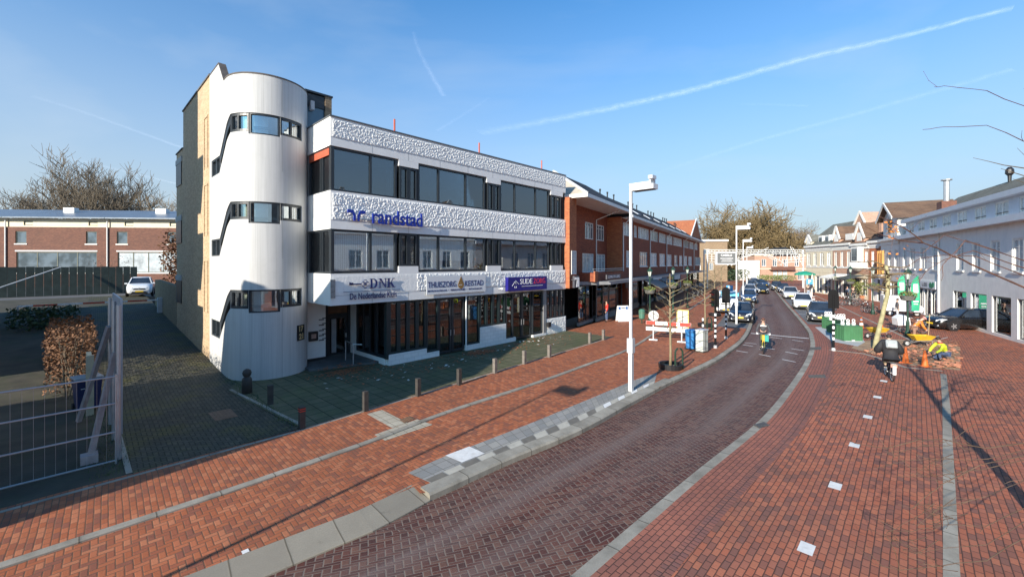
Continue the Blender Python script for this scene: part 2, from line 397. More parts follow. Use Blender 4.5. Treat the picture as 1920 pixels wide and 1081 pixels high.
def strip(name, a, b, z, mat, across=1, prof=None, za=None):      # sheet between two curves with metre UVs
    n = len(a); La = arclen(a); Lb = arclen(b); mb = MB(); mb.uvs = []
    for i in range(n):
        w = (b[i] - a[i]).length
        for k in range(across + 1):
            f = k / across; p = a[i].lerp(b[i], f); zz = prof[k] if prof else z
            mb.v.append((p.x, p.y, zz)); mb.uvs.append(((La[i] + Lb[i]) / 2, (f - .5) * w))
    m = across + 1
    for i in range(n - 1):
        for k in range(across): mb.f.append((i*m+k, i*m+k+1, (i+1)*m+k+1, (i+1)*m+k))
    return struct(mb.build(name, mat))
def kerb(name, c, w, z1, z0, mat, lip=.02, z1b=None):             # solid band to the right of a curve
    n = len(c); b = offset(c, w); b2 = offset(c, w + lip); L = arclen(c); mb = MB(); mb.uvs = []; ends = [[0, 1, 2, 3, 4], [(n-1)*5 + q for q in (4, 3, 2, 1, 0)]]
    a0 = offset(c, -.0)
    for i in range(n):
        for (p, z, v) in ((a0[i], z0, 0), (a0[i], z1b if z1b is not None else z1, .1), (b[i], z1, .1 + w), (b2[i], z1 - lip, .13 + w), (b2[i], z0, .3 + w)):
            mb.v.append((p.x, p.y, z)); mb.uvs.append((L[i], v))
    for i in range(n - 1):
        for k in range(4): mb.f.append((i*5+k, (i+1)*5+k, (i+1)*5+k+1, i*5+k+1))
    mb.f += ends
    return struct(mb.build(name, mat))
def sheet(name, pts, z, mat):
    from mathutils.geometry import tessellate_polygon
    P = [Vector((p[0], p[1], z)) for p in pts]; tri = tessellate_polygon([P])
    mb = MB(); mb.v = [tuple(p) for p in P]
    for t in tri:
        a, b, c = (P[i] for i in t)
        mb.f.append(tuple(t) if (b - a).cross(c - a).z > 0 else tuple(t)[::-1])
    return struct(mb.build(name, mat, fix=False))

# ------------------------------------------------------------------ ground, road, pavements
mb = MB(); mb.add([(-1500, -800, -.35), (1500, -800, -.35), (1500, 2500, -.35), (-1500, 2500, -.35)], [(0, 1, 2, 3)])
struct(mb.build('ground', m_ground))
KLp = [(499, 1081), (700, 996), (799, 943), (836, 926), (949, 873), (1088, 814), (1187, 759), (1264, 718), (1340, 681), (1371, 660), (1395, 640), (1408, 617), (1413, 592), (1414, 569)]
KRp = [(1072, 1081), (1300, 889), (1422, 791), (1475, 730), (1506, 685), (1519, 655), (1519, 634), (1509, 612), (1475, 572), (1457, 550)]
KL = resample(spline(from_px(KLp, -.12, 18, 110)), 300)
KR = resample(spline(from_px(KRp, -.02, 18, 90)), 300)
strip('road', offset(KL, -.05), offset(KR, .05), -.12, m_road, 6)
RBp = [(150, 1010), (400, 928), (560, 873), (700, 824), (840, 771), (1000, 719), (1100, 683), (1180, 653), (1233, 619), (1272, 592), (1311, 567)]
RB = resample(spline(from_px(RBp, 0, 18, 70)), 200)
# left kerb: flat slabs by the driveway, then the raised stop platform and on to the parking bays
def cut(c, p0, p1):
    i0 = min(range(len(c)), key=lambda i: (c[i] - p0.xy).length); i1 = min(range(len(c)), key=lambda i: (c[i] - p1.xy).length)
    return c[i0:i1 + 1]
SL = cut(KL, G(200, 1300, -.12), G(826, 930, -.12))
kerb('ramp_slabs', [p for p in offset(SL, -.62)], .62, -.085, -.3, m_slab, .01, .006)
PL = cut(KL, G(812, 938, -.12), G(1262, 719, -.12)); PL = resample(PL, 60)
kerb('platform_kerb', offset(PL, -.36), .32, .035, -.3, m_conc, .04)
KB = cut(KL, G(1262, 719, -.12), G(1408, 617, -.12)); KB = resample(KB, 50)
kerb('kerb', offset(KB, -.22), .20, .012, -.3, m_conc, .03)
kerb('gutter_band', offset(KR, -.02), .22, .008, -.3, m_conc, .005, -.01)
kerb('ribbon_kerb', RB, .13, .05, -.2, m_conc, .02)
# pavement between the ribbon and the road
ksp = min(range(len(KL)), key=lambda i: (KL[i] - G(824, 931, -.12).xy).length)
strip('pavement', offset(RB, .1), resample(offset(KL, lambda i: -.60 if i <= ksp else -.25), 200), 0, m_side, 2)
# pavement between forecourt and ribbon, running on to the shops
BLl = [(-30, -4.62), (-7.2, -4.62), (-2.82, -4.71), (5.0, -4.17), (13.8, -3.55), (16.6, -3.36)]
BL = [W(s, t).xy for s, t in BLl]
shop = [ROW.w(x, .4).xy for x in (-1.5, 5, 12, 30, 70, 140)]
rb = list(reversed(offset(RB, .03)))
sheet('footway', BL + [W(16.6, .6).xy, W(16.4, 4).xy] + shop + rb, 0, m_side2)
sheet('forecourt', [W(-2.82, -4.71), W(5.0, -4.17), W(13.8, -3.55), W(16.6, -3.36), W(16.6, 3), W(12, 5), W(-1, 6), W(-2.9, 3), W(-3.35, 1.0)], 0, m_tiles)
# driveway rising to the back, and the yard beside it
def terrain(name, s0, s1, t0, t1, mat, dz=0.0, step=1.0):
    nu = max(2, int((s1 - s0) / step)); nv = max(2, int((t1 - t0) / step)); mb = MB()
    def P(a, b):
        s = s0 + (s1 - s0) * a; t = t0 + (t1 - t0) * b; return W(s, t, rise(t) + dz)
    mb.grid(P, nu, nv); return struct(mb.build(name, mat, fix=False))
mbd = MB()
def drv(a, b):
    t = -4.66 + 37.66 * b
    sl = -6.45; sr = -2.9 if t > 1 else -2.86 - .5 * max(0, min(1, (t + 4.66) / 5.6))
    s = sl + (sr - sl) * a; return W(s, t, rise(t) + .002)
mbd.grid(drv, 4, 40); struct(mbd.build('driveway', m_drive, fix=False))
terrain('yard', -45, -6.45, -4.6, 33, m_yard, -.01)
terrain('car_park', -60, 5, 33, 70, m_asph, 0)
# driveway edge band, dirt at the foot of the tower
kerb('edge_band', [W(-30, -4.70).xy, W(-2.9, -4.76).xy, W(5.0, -4.22).xy, W(16.6, -3.42).xy], .09, .006, -.2, m_conc, .01)
kerb('edge_band', [W(-2.75, -4.6).xy, W(-3.3, 1.1).xy], .10, .012, -.2, m_conc, .01)
kerb('edge_band', [W(-6.5, -4.6).xy, W(-6.5, 2).xy], .10, .012, -.2, m_conc, .01)
sheet('pavement', [G(x, y).xy for x, y in ((768, 903), (788, 924), (822, 917), (852, 895), (826, 884))], -.004, m_side)
# stop platform tiles
inner = [G(x, y).xy for x, y in ((765, 886), (834, 855), (887, 835), (1000, 791), (1109, 746), (1193, 711), (1232, 699))]
lower = [G(x, y, .02).xy for x, y in ((818, 908), (870, 886), (943, 855), (1010, 827), (1088, 795), (1186, 746), (1225, 724))]
ia = resample(spline(inner), 60); lb = resample(spline(lower), 60)
strip('platform_tiles', ia, lb, .006, m_ptile, 2)
Ltot = arclen(lb)[-1]; nT = int(Ltot / .45); lt = resample(lb, nT); it = resample(ia, nT)
mw = MB(); md = MB(); ml = MB()
def quad(mbx, a, b, c, d, z): mbx.add([(p.x, p.y, z) for p in (a, b, c, d)], [(0, 1, 2, 3)])
for i in range(nT):
    f0, f1 = .60, .90
    q = [lt[i].lerp(it[i], 1-f1), lt[i+1].lerp(it[i+1], 1-f1), lt[i+1].lerp(it[i+1], 1-f0), lt[i].lerp(it[i], 1-f0)]
    g = .03; q = [q[0].lerp(q[1], g), q[1].lerp(q[0], g), q[2].lerp(q[3], g), q[3].lerp(q[2], g)]
    far = i / nT
    if far > .60 and far < .97: quad(mw if i % 2 == 0 else ml, *q, .011)
    else: quad(md if i % 2 == 0 else ml, *q, .011)
for z in (8, 20):
    pass
wq = [G(x, y).xy for x, y in ((835, 854), (866, 867), (909, 850), (880, 837))]
quad(mw, *wq, .012)
struct(mw.build('white_tiles', m_white, fix=False)); struct(md.build('dark_tiles', m_dtile, fix=False)); struct(ml.build('pale_tiles', m_ltile, fix=False))
# tactile tiles by the forecourt
mt = MB()
for poly in (((688, 776), (716, 768), (764, 792), (735, 802)), ((702, 815), (782, 786), (811, 796), (722, 826))):
    quad(mt, *[G(x, y).xy for x, y in poly], .006 + .004 * (poly[0][0] > 700))
m_tact = pave_mat('ribbed_guide_tiles', 'grid', .3, .3, [(.47, .42, .33), (.52, .47, .37), (.43, .39, .31)], (.2, .17, .12), .012, R(-44), False, (.3, .26, .2), .4, 1.0, bump=.5)
struct(mt.build('guide_tiles', m_tact, fix=False))
# parking bays
bl = cut(KL, G(1407, 619, -.12), G(1416, 530, -.12)); bl = resample(bl, 60)
strip('parking_bays', offset(bl, -2.25), offset(bl, -.12), .004, m_asph, 1)
kerb('bay_edge', offset(bl, -.2), .2, .01, -.3, m_conc, .02)
brx = cut(KR, G(1507, 607, -.02), G(1440, 532, -.02)); brx = resample(brx, 60)
big = offset(resample(KR, 120), .19)
strip('plaza', big, offset(resample(KR, 120), 75), 0, m_plaza, 8)
kb_ = cut(KR, G(600, 1500, -.02), G(1507, 607, -.02)); kb_ = resample(kb_, 120)
strip('border_bricks', offset(kb_, .20), offset(kb_, .84), .004, m_border, 1); strip('border_bricks', offset(kb_, .84), offset(kb_, 1.05), .0045, m_border2, 1)
strip('parking_bays', offset(brx, .32), offset(brx, 2.55), .005, m_asph, 1)
# painted lines
mk = MB()
def line_px(x0, y0, x1, y1, w, z):
    a, b = G(x0, y0, z).xy, G(x1, y1, z).xy; d = (b - a).normalized(); n = Vector((-d.y, d.x)) * w / 2
    quad(mk, a - n, b - n, b + n, a + n, z + .004)
line_px(1408, 624.5, 1517, 634.2, .22, -.12)
for x0, y0, x1, y1 in ((110, 825, 260, 840), (85, 850, 215, 870), (5, 925, 150, 950), (435, 755, 585, 775), (710, 790, 855, 812), (700, 900, 865, 925), (625, 940, 780, 970), (585, 1035, 755, 1070), (290, 970, 440, 1000), (380, 890, 490, 910)):
    line_px(1380 + x0/6.756, 520 + y0/6.756, 1380 + x1/6.756, 520 + y1/6.756, .09, -.12)
for x, y in ((1512, 1027), (1566, 910), (1602, 834), (1627, 781), (1645, 744), (1657, 714), (1664, 692)):
    p = G(x, y).xy; d = Vector((.70, .714)); n = Vector((-.714, .70)); a, b = .17, .105
    quad(mk, p - d*a - n*b, p + d*a - n*b, p + d*a + n*b, p - d*a + n*b, .005)
p = G(460, 1033).xy; d = Vector((.7, .7)); n = Vector((-.7, .7)); quad(mk, p - d*.05 - n*.05, p + d*.05 - n*.05, p + d*.05 + n*.05, p - d*.05 + n*.05, .005)
for k in range(5):          # bay dividers on the right
    a = brx[6 + k * 9]; n = normal(brx, 6 + k * 9)
    t = Vector((-n.y, n.x)); quad(mk, a + n*.35 - t*.05, a + n*2.5 - t*.05 , a + n*2.5 + t*.05, a + n*.35 + t*.05, .009)
struct(mk.build('road_markings', m_white, fix=False))
# concrete strips across the plaza
def band_px(l, w, name='edge_band'):
    kerb(name, [G(x, y).xy for x, y in l], w, .007, -.2, m_conc, .004)
band_px([(1526, 552), (1585, 578), (1702, 633), (1768, 670)], .16)
band_px([(1768, 1300), (1768, 900), (1767, 760), (1763, 700)], .18)
band_px([(1555, 655), (1620, 662), (1655, 672), (1700, 688), (1765, 694)], .18)
# dug-up bed, drains and covers
sheet('dug_up_bed', [G(x, y).xy for x, y in ((1596, 652), (1610, 641), (1650, 634), (1700, 637), (1757, 640), (1800, 650), (1800, 694), (1765, 691), (1700, 684), (1660, 668), (1620, 659))], .006, m_soil)
sheet('concrete_pad', [G(x, y).xy for x, y in ((1528, 613), (1560, 640), (1608, 649), (1622, 641), (1612, 628), (1572, 612))], .008, pm('pad_concrete', (.42, .43, .44), .8, .1, 2, .1))
m_cover = pm('cover_steel', (.085, .08, .075), .6, .3, 8, .5, 60)
for l, w, t in ((((1412, 796), (1424, 803), (1444, 797), (1432, 791)), 'rectangular gutter grate set in the kerb band beside the road', 'drain cover'),
                (((1519, 651), (1518, 656), (1540, 655), (1539, 650)), 'blue grey square cover in the plaza by the striped signal pole', 'drain cover'),
                (((1515, 703), (1517, 708), (1549, 708), (1546, 702)), 'long dark cover plate set in the plaza bricks', 'drain cover'),
                (((390, 774), (432, 766), (446, 780), (404, 789)), 'brown rectangular hatch in the mossy driveway', 'drain cover'),
                (((749, 787), (768, 780), (779, 785), (759, 793)), 'small square drain between the ribbed guide tiles', 'drain cover'),
                (((1226, 720), (1240, 714), (1247, 719), (1236, 727)), 'rusty drain in the platform kerb beside the lamp post', 'drain cover')):
    P = [G(x, y) for x, y in l]; c = sum(P, Vector()) / 4; mb = MB(); zt = rise(0) + .012
    mb.prism([(p.x - c.x, p.y - c.y) for p in P], -.02, .0)
    for k in range(5):
        f = .15 + .7 * k / 4; a = P[0].lerp(P[1], f) - c; b = P[3].lerp(P[2], f) - c
        mb.beam((a.x*.9, a.y*.9, .004), (b.x*.9, b.y*.9, .004), .03, .012)
    o = mb.build('drain_cover', pm('rust_cover', (.17, .10, .06), .7, .3, 6, .4) if 'rusty' in w or 'brown' in w or 'guide' in w else m_cover); o.location = (c.x, c.y, zt); tag(o, w, t)

# ------------------------------------------------------------------ building materials
m_wpaint = pm('white_wall_paint', (.80, .795, .77), .7, .04, 2.0, .25, 40, dirt=(.52, .53, .52), damt=.25, fine=.03)
m_rough = pm('white_roughcast', (.85, .845, .81), .8, .05, 3.0, .35, 55, dirt=(.55, .55, .52), damt=.35, fine=.05)
tw = NT('white_tower_paint')              # white render with dark rain streaks running down
stv = tw.noise(tw.mapv(tw.obj, (9, 9, .22)), 1.0, 4, .6)
c_ = tw.mix(tw.rng(stv, .42, .75, 0, .45), (.54, .54, .53), (.36, .365, .36))
c_ = tw.mix(tw.rng(tw.noise(tw.mapv(tw.obj, (22, 22, .3)), 1.0, 3, .6), .52, .72, 0, .5), c_, (.36, .36, .35))
c_ = tw.mix(tw.rng(tw.noise(tw.obj, 1.0, 5, .7), .52, .75, 0, .35), c_, (.40, .40, .38))
tw.set(c_, .65); tw.bump(tw.noise(tw.mapv(tw.obj, (14, 14, 1.5)), 1.0, 4), .18, .012); m_tower = tw.m
m_wbrick = brick_mat('white_painted_brick', [(.78, .78, .76), (.74, .75, .74), (.81, .81, .79)], (.60, .60, .58), .42, .2, (.5, .5, .5), .25, .01, .5)
m_ybrick = brick_mat('yellow_brick', [(.51, .37, .225), (.46, .33, .20), (.54, .40, .25), (.42, .295, .18)], (.40, .33, .24), .21, .066, (.2, .15, .1), .3)
m_frame = pm('dark_window_frame', (.022, .028, .034), .4, .1, 4)
m_green = pm('dark_green_frame', (.018, .034, .036), .4, .1, 4)
m_glass = glass_mat('window_glass', (.93, .985, .985), .21)
m_glassd = glass_mat('dark_window_glass', (.42, .45, .46), .05)
m_glassu = glass_mat('upper_window_glass', (.40, .50, .55), .10)
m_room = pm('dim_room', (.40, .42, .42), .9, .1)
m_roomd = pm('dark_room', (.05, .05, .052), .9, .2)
m_blind = pm('pale_blind', (.82, .86, .85), .8, .05, 2)
m_roof = pm('grey_roof_felt', (.12, .12, .12), .9, .2)
m_redp = pm('orange_red_blind', (.48, .10, .05), .6, .1)
m_metal = pm('galvanised_metal', (.5, .51, .52), .4, .1, 5, metal=.7)
m_black = pm('black_plastic', (.018, .018, .02), .45, .1)
m_navy = pm('navy_lettering', (.012, .022, .12), .35, .05)
m_blue = pm('royal_blue_letter', (.01, .03, .30), .35, .05)

def strokes(w, h, n, seed, depth=.012):     # a run of letter shapes too far off to be read
    rnd = random.Random(seed); mb = MB(); cw = w / n
    for k in range(n):
        if rnd.random() < .12: continue
        x = k * cw; mb.box(x, x + cw * .22, -depth, 0, 0, h)
        if rnd.random() < .7: mb.box(x + cw * .22, x + cw * .74, -depth, 0, h * .8, h)
        if rnd.random() < .6: mb.box(x + cw * .22, x + cw * .74, -depth, 0, 0, h * .2)
        if rnd.random() < .5: mb.box(x + cw * .56, x + cw * .78, -depth, -.001, h * .2, h * .8)
    return mb
def bld(name, label, cat, fr, kind=None):
    o = thing(name, label, cat, (fr.o.x, fr.o.y, 0), fr.rot); return o
def wallgrid(mb, x0, x1, z0, z1, ops, y=0.0, depth=.12):     # a wall face with real openings and their reveals
    xs = sorted({x0, x1, *[v for o in ops for v in (o[0], o[1]) if x0 <= v <= x1]}); zs = sorted({z0, z1, *[v for o in ops for v in (o[2], o[3]) if z0 <= v <= z1]})
    for a, b in zip(xs, xs[1:]):
        for c, d in zip(zs, zs[1:]):
            mx, mz = (a+b)/2, (c+d)/2
            if any(o[0] < mx < o[1] and o[2] < mz < o[3] for o in ops): continue
            mb.add([(a, y, c), (b, y, c), (b, y, d), (a, y, d)], [(0, 1, 2, 3)])
    for o in ops:
        a, b, c, d = o[:4]; e = y + depth
        mb.add([(a, y, c), (a, e, c), (a, e, d), (a, y, d)], [(0, 1, 2, 3)]); mb.add([(b, y, c), (b, y, d), (b, e, d), (b, e, c)], [(0, 1, 2, 3)])
        mb.add([(a, y, c), (b, y, c), (b, e, c), (a, e, c)], [(0, 1, 2, 3)]); mb.add([(a, y, d), (a, e, d), (b, e, d), (b, y, d)], [(0, 1, 2, 3)])
    return mb
def window(parent, x0, x1, z0, z1, y, mats, mull=(), trans=(), fw=.07, fd=.07, glass_y=None, name='window', bars=0.04):
    f = MB(); f.box(x0, x0+fw, y, y+fd, z0, z1); f.box(x1-fw, x1, y, y+fd, z0, z1)
    f.box(x0+fw, x1-fw, y, y+fd, z0, z0+fw); f.box(x0+fw, x1-fw, y, y+fd, z1-fw, z1)
    for m_ in mull: f.box(m_-fw/2, m_+fw/2, y+.002, y+fd-.002, z0+fw, z1-fw)
    for t_ in trans: f.box(x0+fw, x1-fw, y+.006, y+fd-.006, t_-bars/2, t_+bars/2)
    fo = f.build(name, mats[0], parent)
    g = MB(); gy = y + fd * .6 if glass_y is None else glass_y
    g.box(x0+fw*.5, x1-fw*.5, gy, gy+.012, z0+fw*.5, z1-fw*.5); g.build('pane', mats[1], fo)
    return fo

# ------------------------------------------------------------------ white office block
LB = 16.25
office = bld('office_building', 'white three storey office block with roughcast bands, dark strip windows and a rounded stair tower', 'building', OB)
def X(px, py=400): return OB.face(px, py)[0]
ZB = [(9.58, 10.77), (6.14, 7.73), (2.96, 4.28)]
DEP = 9.0
tops = [(622, 746, (697.5,)), (786, 912, (825, 876)), (940, 1032, (968, 1007))]
smal = [(750.5, 784), (915.5, 939), (1035, 1053.5)]
notch = [(748.5, 785), (913.5, 939.5), (1033.5, 1056)]
for bi, (z0, z1) in enumerate(ZB):
    mb = MB(); mb.box(0, LB, .02, DEP, z0, z1)
    if bi == 0:
        for a, b in notch: mb.box(X(a), X(b), .021, .42, 9.28, z0 + .01)
    if bi == 2:
        for a, b in notch: mb.box(X(a), X(b), .021, .42, z1 - .01, 4.58)
    mb.build('facade_band', m_wpaint, office)
    # heavy roughcast panel, really modelled in relief
    pz0, pz1 = ((9.93, 10.70), (6.50, 7.66), (3.36, 4.22))[bi]
    nx = 840; nz = int((pz1 - pz0) / .02); pb = MB()
    def rel(a, b, pz0=pz0, pz1=pz1, bi=bi):
        x = .04 + (LB - .05) * a; z = pz0 + (pz1 - pz0) * b
        amp = 1.0
        if bi == 2 and x < 4.2: amp = .12
        p = Vector((x * 1.0, z * 1.0, bi * 7.3))
        d = noise.noise(p * 12.5) * .65 + noise.noise(p * 25) * .5
        d = max(0, min(1, d * .9 + .45))
        e = min(1, min(b, 1 - b) * 14, min(a, 1 - a) * 160)
        return (x, .018 - (.004 + .042 * d * amp) * e, z)
    pb.grid(rel, nx, nz); pb.build('roughcast_panel', m_rough, office, smooth=True, fix=False)
jt = MB()
for z0, z1 in ((9.585, 9.92), (6.145, 6.49), (2.965, 3.35)):
    for k in range(1, 9): jt.add([(k * 1.85, .0175, z0), (k * 1.85 + .014, .0175, z0), (k * 1.85 + .014, .0175, z1), (k * 1.85, .0175, z1)], [(0, 1, 2, 3)])
    jt.add([(.02, .0175, z1), (LB - .02, .0175, z1), (LB - .02, .0175, z1 + .014), (.02, .0175, z1 + .014)], [(0, 1, 2, 3)])
o = jt.build('panel_joint', pm('joint_grey', (.30, .31, .31), .8), office, fix=False); o['kind'] = 'stuff'
mb = MB(); mb.box(-.03, LB + .03, -.02, .35, 10.771, 10.83); mb.box(-.03, .3, .35, DEP, 10.771, 10.83); mb.box(LB-.3, LB+.03, .35, DEP, 10.771, 10.83)
mb.build('coping', pm('zinc_coping', (.12, .13, .14), .5, .1, metal=.3), office)
mb = MB(); mb.box(.3, LB-.3, .35, DEP, 10.5, 10.6); mb.build('roof', m_roof, office)
# rooms behind the glass
for z0, z1 in ((7.73, 9.58), (4.28, 6.14), (0.05, 2.96)):
    mb = MB(); mb.box(.4, LB - .2, 4.6, 4.7, z0, z1)
    for x in (5.2, 10.6): mb.box(x, x+.12, .45, 4.6, z0, z1)
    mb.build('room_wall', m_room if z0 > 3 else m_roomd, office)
mb = MB(); mb.box(LB - .2, LB, .3, DEP, 0, 10.7); mb.build('side_wall', m_wpaint, office)
bl_ = MB(); bl2 = MB()
for zi, (z0, z1) in enumerate(((7.73, 9.58), (4.30, 6.14))):
    for gi, (a, b, ms) in enumerate(tops):
        window(office, X(a) + (.02 if gi == 0 else 0), X(b), z0, z1, .10, (m_frame, m_glassu if zi == 0 else m_glass), [X(m_) for m_ in ms], fw=.09, fd=.10)
        xs = [X(a)] + [X(m_) for m_ in ms] + [X(b)]
        for wi, (c, d) in enumerate(zip(xs, xs[1:])):
            if zi == 1:                   # pale vertical blinds, some drawn only partly
                drop = (.16, .12, .62, .10, .55, 9, 1.1, .95)[(gi * 3 + wi) % 8]
                if drop > 5: continue
                n = int((d - c) / .10)
                for k in range(n):
                    x = c + .08 + (d - c - .16) * k / n
                    bl_.add([(x, .22, z0+drop), (x+.088, .24, z0+drop), (x+.088, .24, z1-.05), (x, .22, z1-.05)], [(0, 1, 2, 3)])
            elif (gi, wi) in ((0, 1), (1, 2)):
                for k in range(3):
                    x = d - .42 + .1 * k; bl2.add([(x, .3, z0+.1), (x+.085, .34, z0+.1), (x+.085, .34, z1-.05), (x, .3, z1-.05)], [(0, 1, 2, 3)])
    for a, b in smal:
        zb, zt = (7.73, 9.27) if zi == 0 else (4.59, 6.14)
        xm = (X(a) + X(b)) / 2
        window(office, X(a), xm - .005, zb, zt, .06, (m_frame, m_glassd), fw=.10, fd=.14); window(office, xm + .005, X(b), zb, zt, .06, (m_frame, m_glassd), fw=.10, fd=.14)
    # windows wrapping round the left corner, and the last narrow one at the right
    window(office, X(1057), LB - .02, 7.73 if zi == 0 else 4.3, 9.58 if zi == 0 else 6.14, .10, (m_frame, m_glassd), fw=.05, fd=.1)
    side = MB(); sz0, sz1 = (7.73, 9.58) if zi == 0 else (4.28, 6.14)
    for y0, y1 in ((.22, .30), (.95, 1.03), (1.15, 1.23), (2.3, 2.4)): side.box(.06, .16, y0, y1, sz0 + .08, sz1 - .08)
    side.box(.06, .16, .22, 2.4, sz0, sz0+.08); side.box(.06, .16, .22, 2.4, sz1-.08, sz1); side.box(.05, .18, .055, .219, sz0, sz1)
    so = side.build('window', m_frame, office)
    g = MB(); g.box(.105, .115, .3, 2.3, sz0+.06, sz1-.06); g.build('pane', m_glassd, so)
    if zi == 0:
        mb = MB(); mb.box(.03, .058, .24, 2.32, sz1-.36, sz1-.07); mb.build('sun_blind', m_redp, office)
    mb = MB(); mb.box(.25, .29, .3, 1.1, sz0+.1, sz1-.08); mb.build('blind', m_blind, office)
    mb = MB(); mb.box(.06, 4.5, 2.41, 2.6, sz0, sz1); mb.build('inner_wall', m_room, office)
bl_.build('blind', m_blind, office); bl2.build('blind', m_blind, office)

# ground floor, set back under the band
m_cur = NT('striped_net_curtain'); u_ = m_cur.sep(m_cur.obj)
m_cur.set(m_cur.mix(m_cur.rng(m_cur.math('SINE', m_cur.math('MULTIPLY', u_[0], 46.0)), -1, 1), (.10, .085, .08), (.30, .27, .25)), .9); m_cur = m_cur.m
YG = .16
def XG(px): return OB.face(px, 620, YG)[0]
xc = XG(728)
def ground_win(a, b, z0, z1, n, mats=(m_green, m_glassd), fw=.09, cur=False):
    x0, x1 = XG(a), XG(b); w = (x1 - x0) / n
    for k in range(n):
        window(office, x0 + k*w + .003, x0 + (k+1)*w - .003, z0, z1, YG - .02, mats, fw=fw, fd=.12)
    if cur:
        mb = MB(); mb.box(x0+.05, x1-.05, YG+.3, YG+.31, z0, z1-.1); mb.build('curtain', m_cur, office)
ground_win(729, 798.5, .50, 2.955, 4, cur=True)
ground_win(799, 822, .27, 2.955, 1, cur=True)
x0, x1 = XG(823), XG(871)
for k, (a, b) in enumerate(((x0, (x0+x1)/2 - .02), ((x0+x1)/2 + .02, x1))):
    d = window(office, a, b, .06, 2.93, YG + .03, (m_frame, m_glassd), fw=.11, fd=.09, name='door')
    h = MB(); h.tube([(b - .09 if k == 0 else a + .09, YG-.03, .95), (b - .09 if k == 0 else a + .09, YG-.03, 1.25)], .018); h.build('handle', m_metal, d)
mb = MB(); mb.box(x0+.05, x1-.05, YG+.35, YG+.36, .1, 2.9); mb.build('curtain', m_cur, office)
mb = MB(); mb.tube([(XG(872.5), YG-.06, .12), (XG(872.5), YG-.06, 2.95)], .04); mb.build('rain_pipe', m_wpaint, office)
ground_win(874.5, 899, .28, 2.955, 1)
ground_win(899.5, 947, 1.15, 2.955, 4)
ground_win(948, 962, .25, 2.955, 1, (m_frame, m_glassd))
x0, x1 = XG(963), XG(998)
for k, (a, b) in enumerate(((x0, (x0+x1)/2 - .02), ((x0+x1)/2 + .02, x1))):
    d = window(office, a, b, .06, 2.93, YG + .10, (m_frame, m_glassd), fw=.10, fd=.08, name='door')
    h = MB(); h.tube([(b - .09 if k == 0 else a + .09, YG+.05, .9), (b - .09 if k == 0 else a + .09, YG+.05, 1.25)], .018); h.build('handle', m_metal, d)
window(office, XG(999), XG(1018), .2, 2.93, YG + .02, (m_frame, m_glassd), fw=.10, fd=.1)
mb = MB(); mb.box(XG(1018), XG(1023.5), YG-.05, YG+.3, .05, 2.95); mb.build('door_post', pm('grey_post', (.25, .25, .25), .6), office)
ground_win(1024.5, 1058, 1.05, 2.955, 4, (m_frame, m_glass))
# white plinths under the windows
for a, b, d_, h_ in ((xc, XG(799), .06, .495), (XG(799.2), XG(822.5), .06, .265), (XG(872), XG(899), .06, .275), (XG(899.2), XG(947.3), .07, 1.145), (XG(947.5), XG(966), .06, .245), (XG(998.5), XG(1023), .06, .14)):
    mb = MB(); mb.box(a, b, YG - d_, YG + .2, 0, h_); mb.build('plinth', m_wbrick, office)
x0, x1 = XG(1024), XG(1060.5); pb = MB()
pb.box(x0, x1, YG-.02, YG+.3, 0, 1.045)
def rel2(a, b):
    x = x0 + (x1 - x0) * a; z = 1.04 * b; p = Vector((x, z, 40)); d = noise.noise(p*7.5)*.6 + noise.noise(p*15)*.45
    return (x, YG - .025 - .036 * max(0, min(1, d*.9+.45)) * min(1, min(b, 1-b)*14, min(a, 1-a)*30), z)
pb.grid(rel2, 70, 34); pb.build('plinth', m_rough, office, smooth=False)
# corner post, glazed return wall and the recessed entrance
YE = 3.9
mb = MB(); mb.box(xc-.1, xc+.02, YG-.03, YG+.16, .3, 2.958); mb.build('corner_post', m_green, office)
rt = MB(); 
for y0, y1 in ((YG+.17, YG+.25), (1.05, 1.13), (1.2, 1.28), (1.75, 1.83), (2.4, 2.5), (3.05, 3.15)): rt.box(xc-.08, xc+.02, y0, y1, .42, 2.958)
rt.box(xc-.08, xc+.02, YG+.17, 3.15, .30, .42); rt.box(xc-.079, xc+.019, YG+.25, 3.1, 2.86, 2.957)
ro = rt.build('window', m_frame, office); g = MB(); g.box(xc-.035, xc-.02, YG+.2, 3.1, .4, 2.88); g.build('pane', m_glassd, ro)
mb = MB(); mb.box(xc-.07, xc+.15, YG+.2, 3.2, 0, .299); mb.box(xc-.06, xc+.2, 3.2, YE, 0, 2.958); mb.build('plinth', m_wpaint, office)
mb = MB(); mb.box(xc + .25, xc+.3, .5, 3.2, .3, 2.9); mb.build('curtain', m_roomd, office)
def XE(px): return OB.face(px, 640, YE)[0]
xd0, xd1 = XE(614), XE(651)
mb = MB(); mb.box(xd0-.15, xd0, YE-.1, YE+.1, 0, 2.958); mb.box(xd1, xd1+.12, YE-.1, YE+.1, 0, 2.958); mb.box(xd0, xd1, YE-.08, YE+.08, 2.05, 2.17); mb.box(xd1+.12, xc, YE-.02, YE+.1, .0, .25); mb.build('door_frame', m_frame, office)
dd = window(office, xd0+.01, xd1-.01, .05, 2.045, YE-.04, (m_frame, m_glassd), fw=.12, fd=.08, name='door')
h = MB(); h.tube([(xd1-.09, YE-.06, 1.0), (xd1-.09, YE-.13, 1.0), (xd1-.24, YE-.13, 1.0)], .018); h.box(xd1-.13, xd1-.05, YE-.05, YE-.04, .9, 1.12); h.build('handle', m_metal, dd)
mb = MB(); mb.box(xd0+.01, xd1-.01, YE-.03, YE-.01, 2.18, 2.94); mb.build('transom_panel', pm('dark_wood_panel', (.14, .07, .035), .6, .3, 3), office)
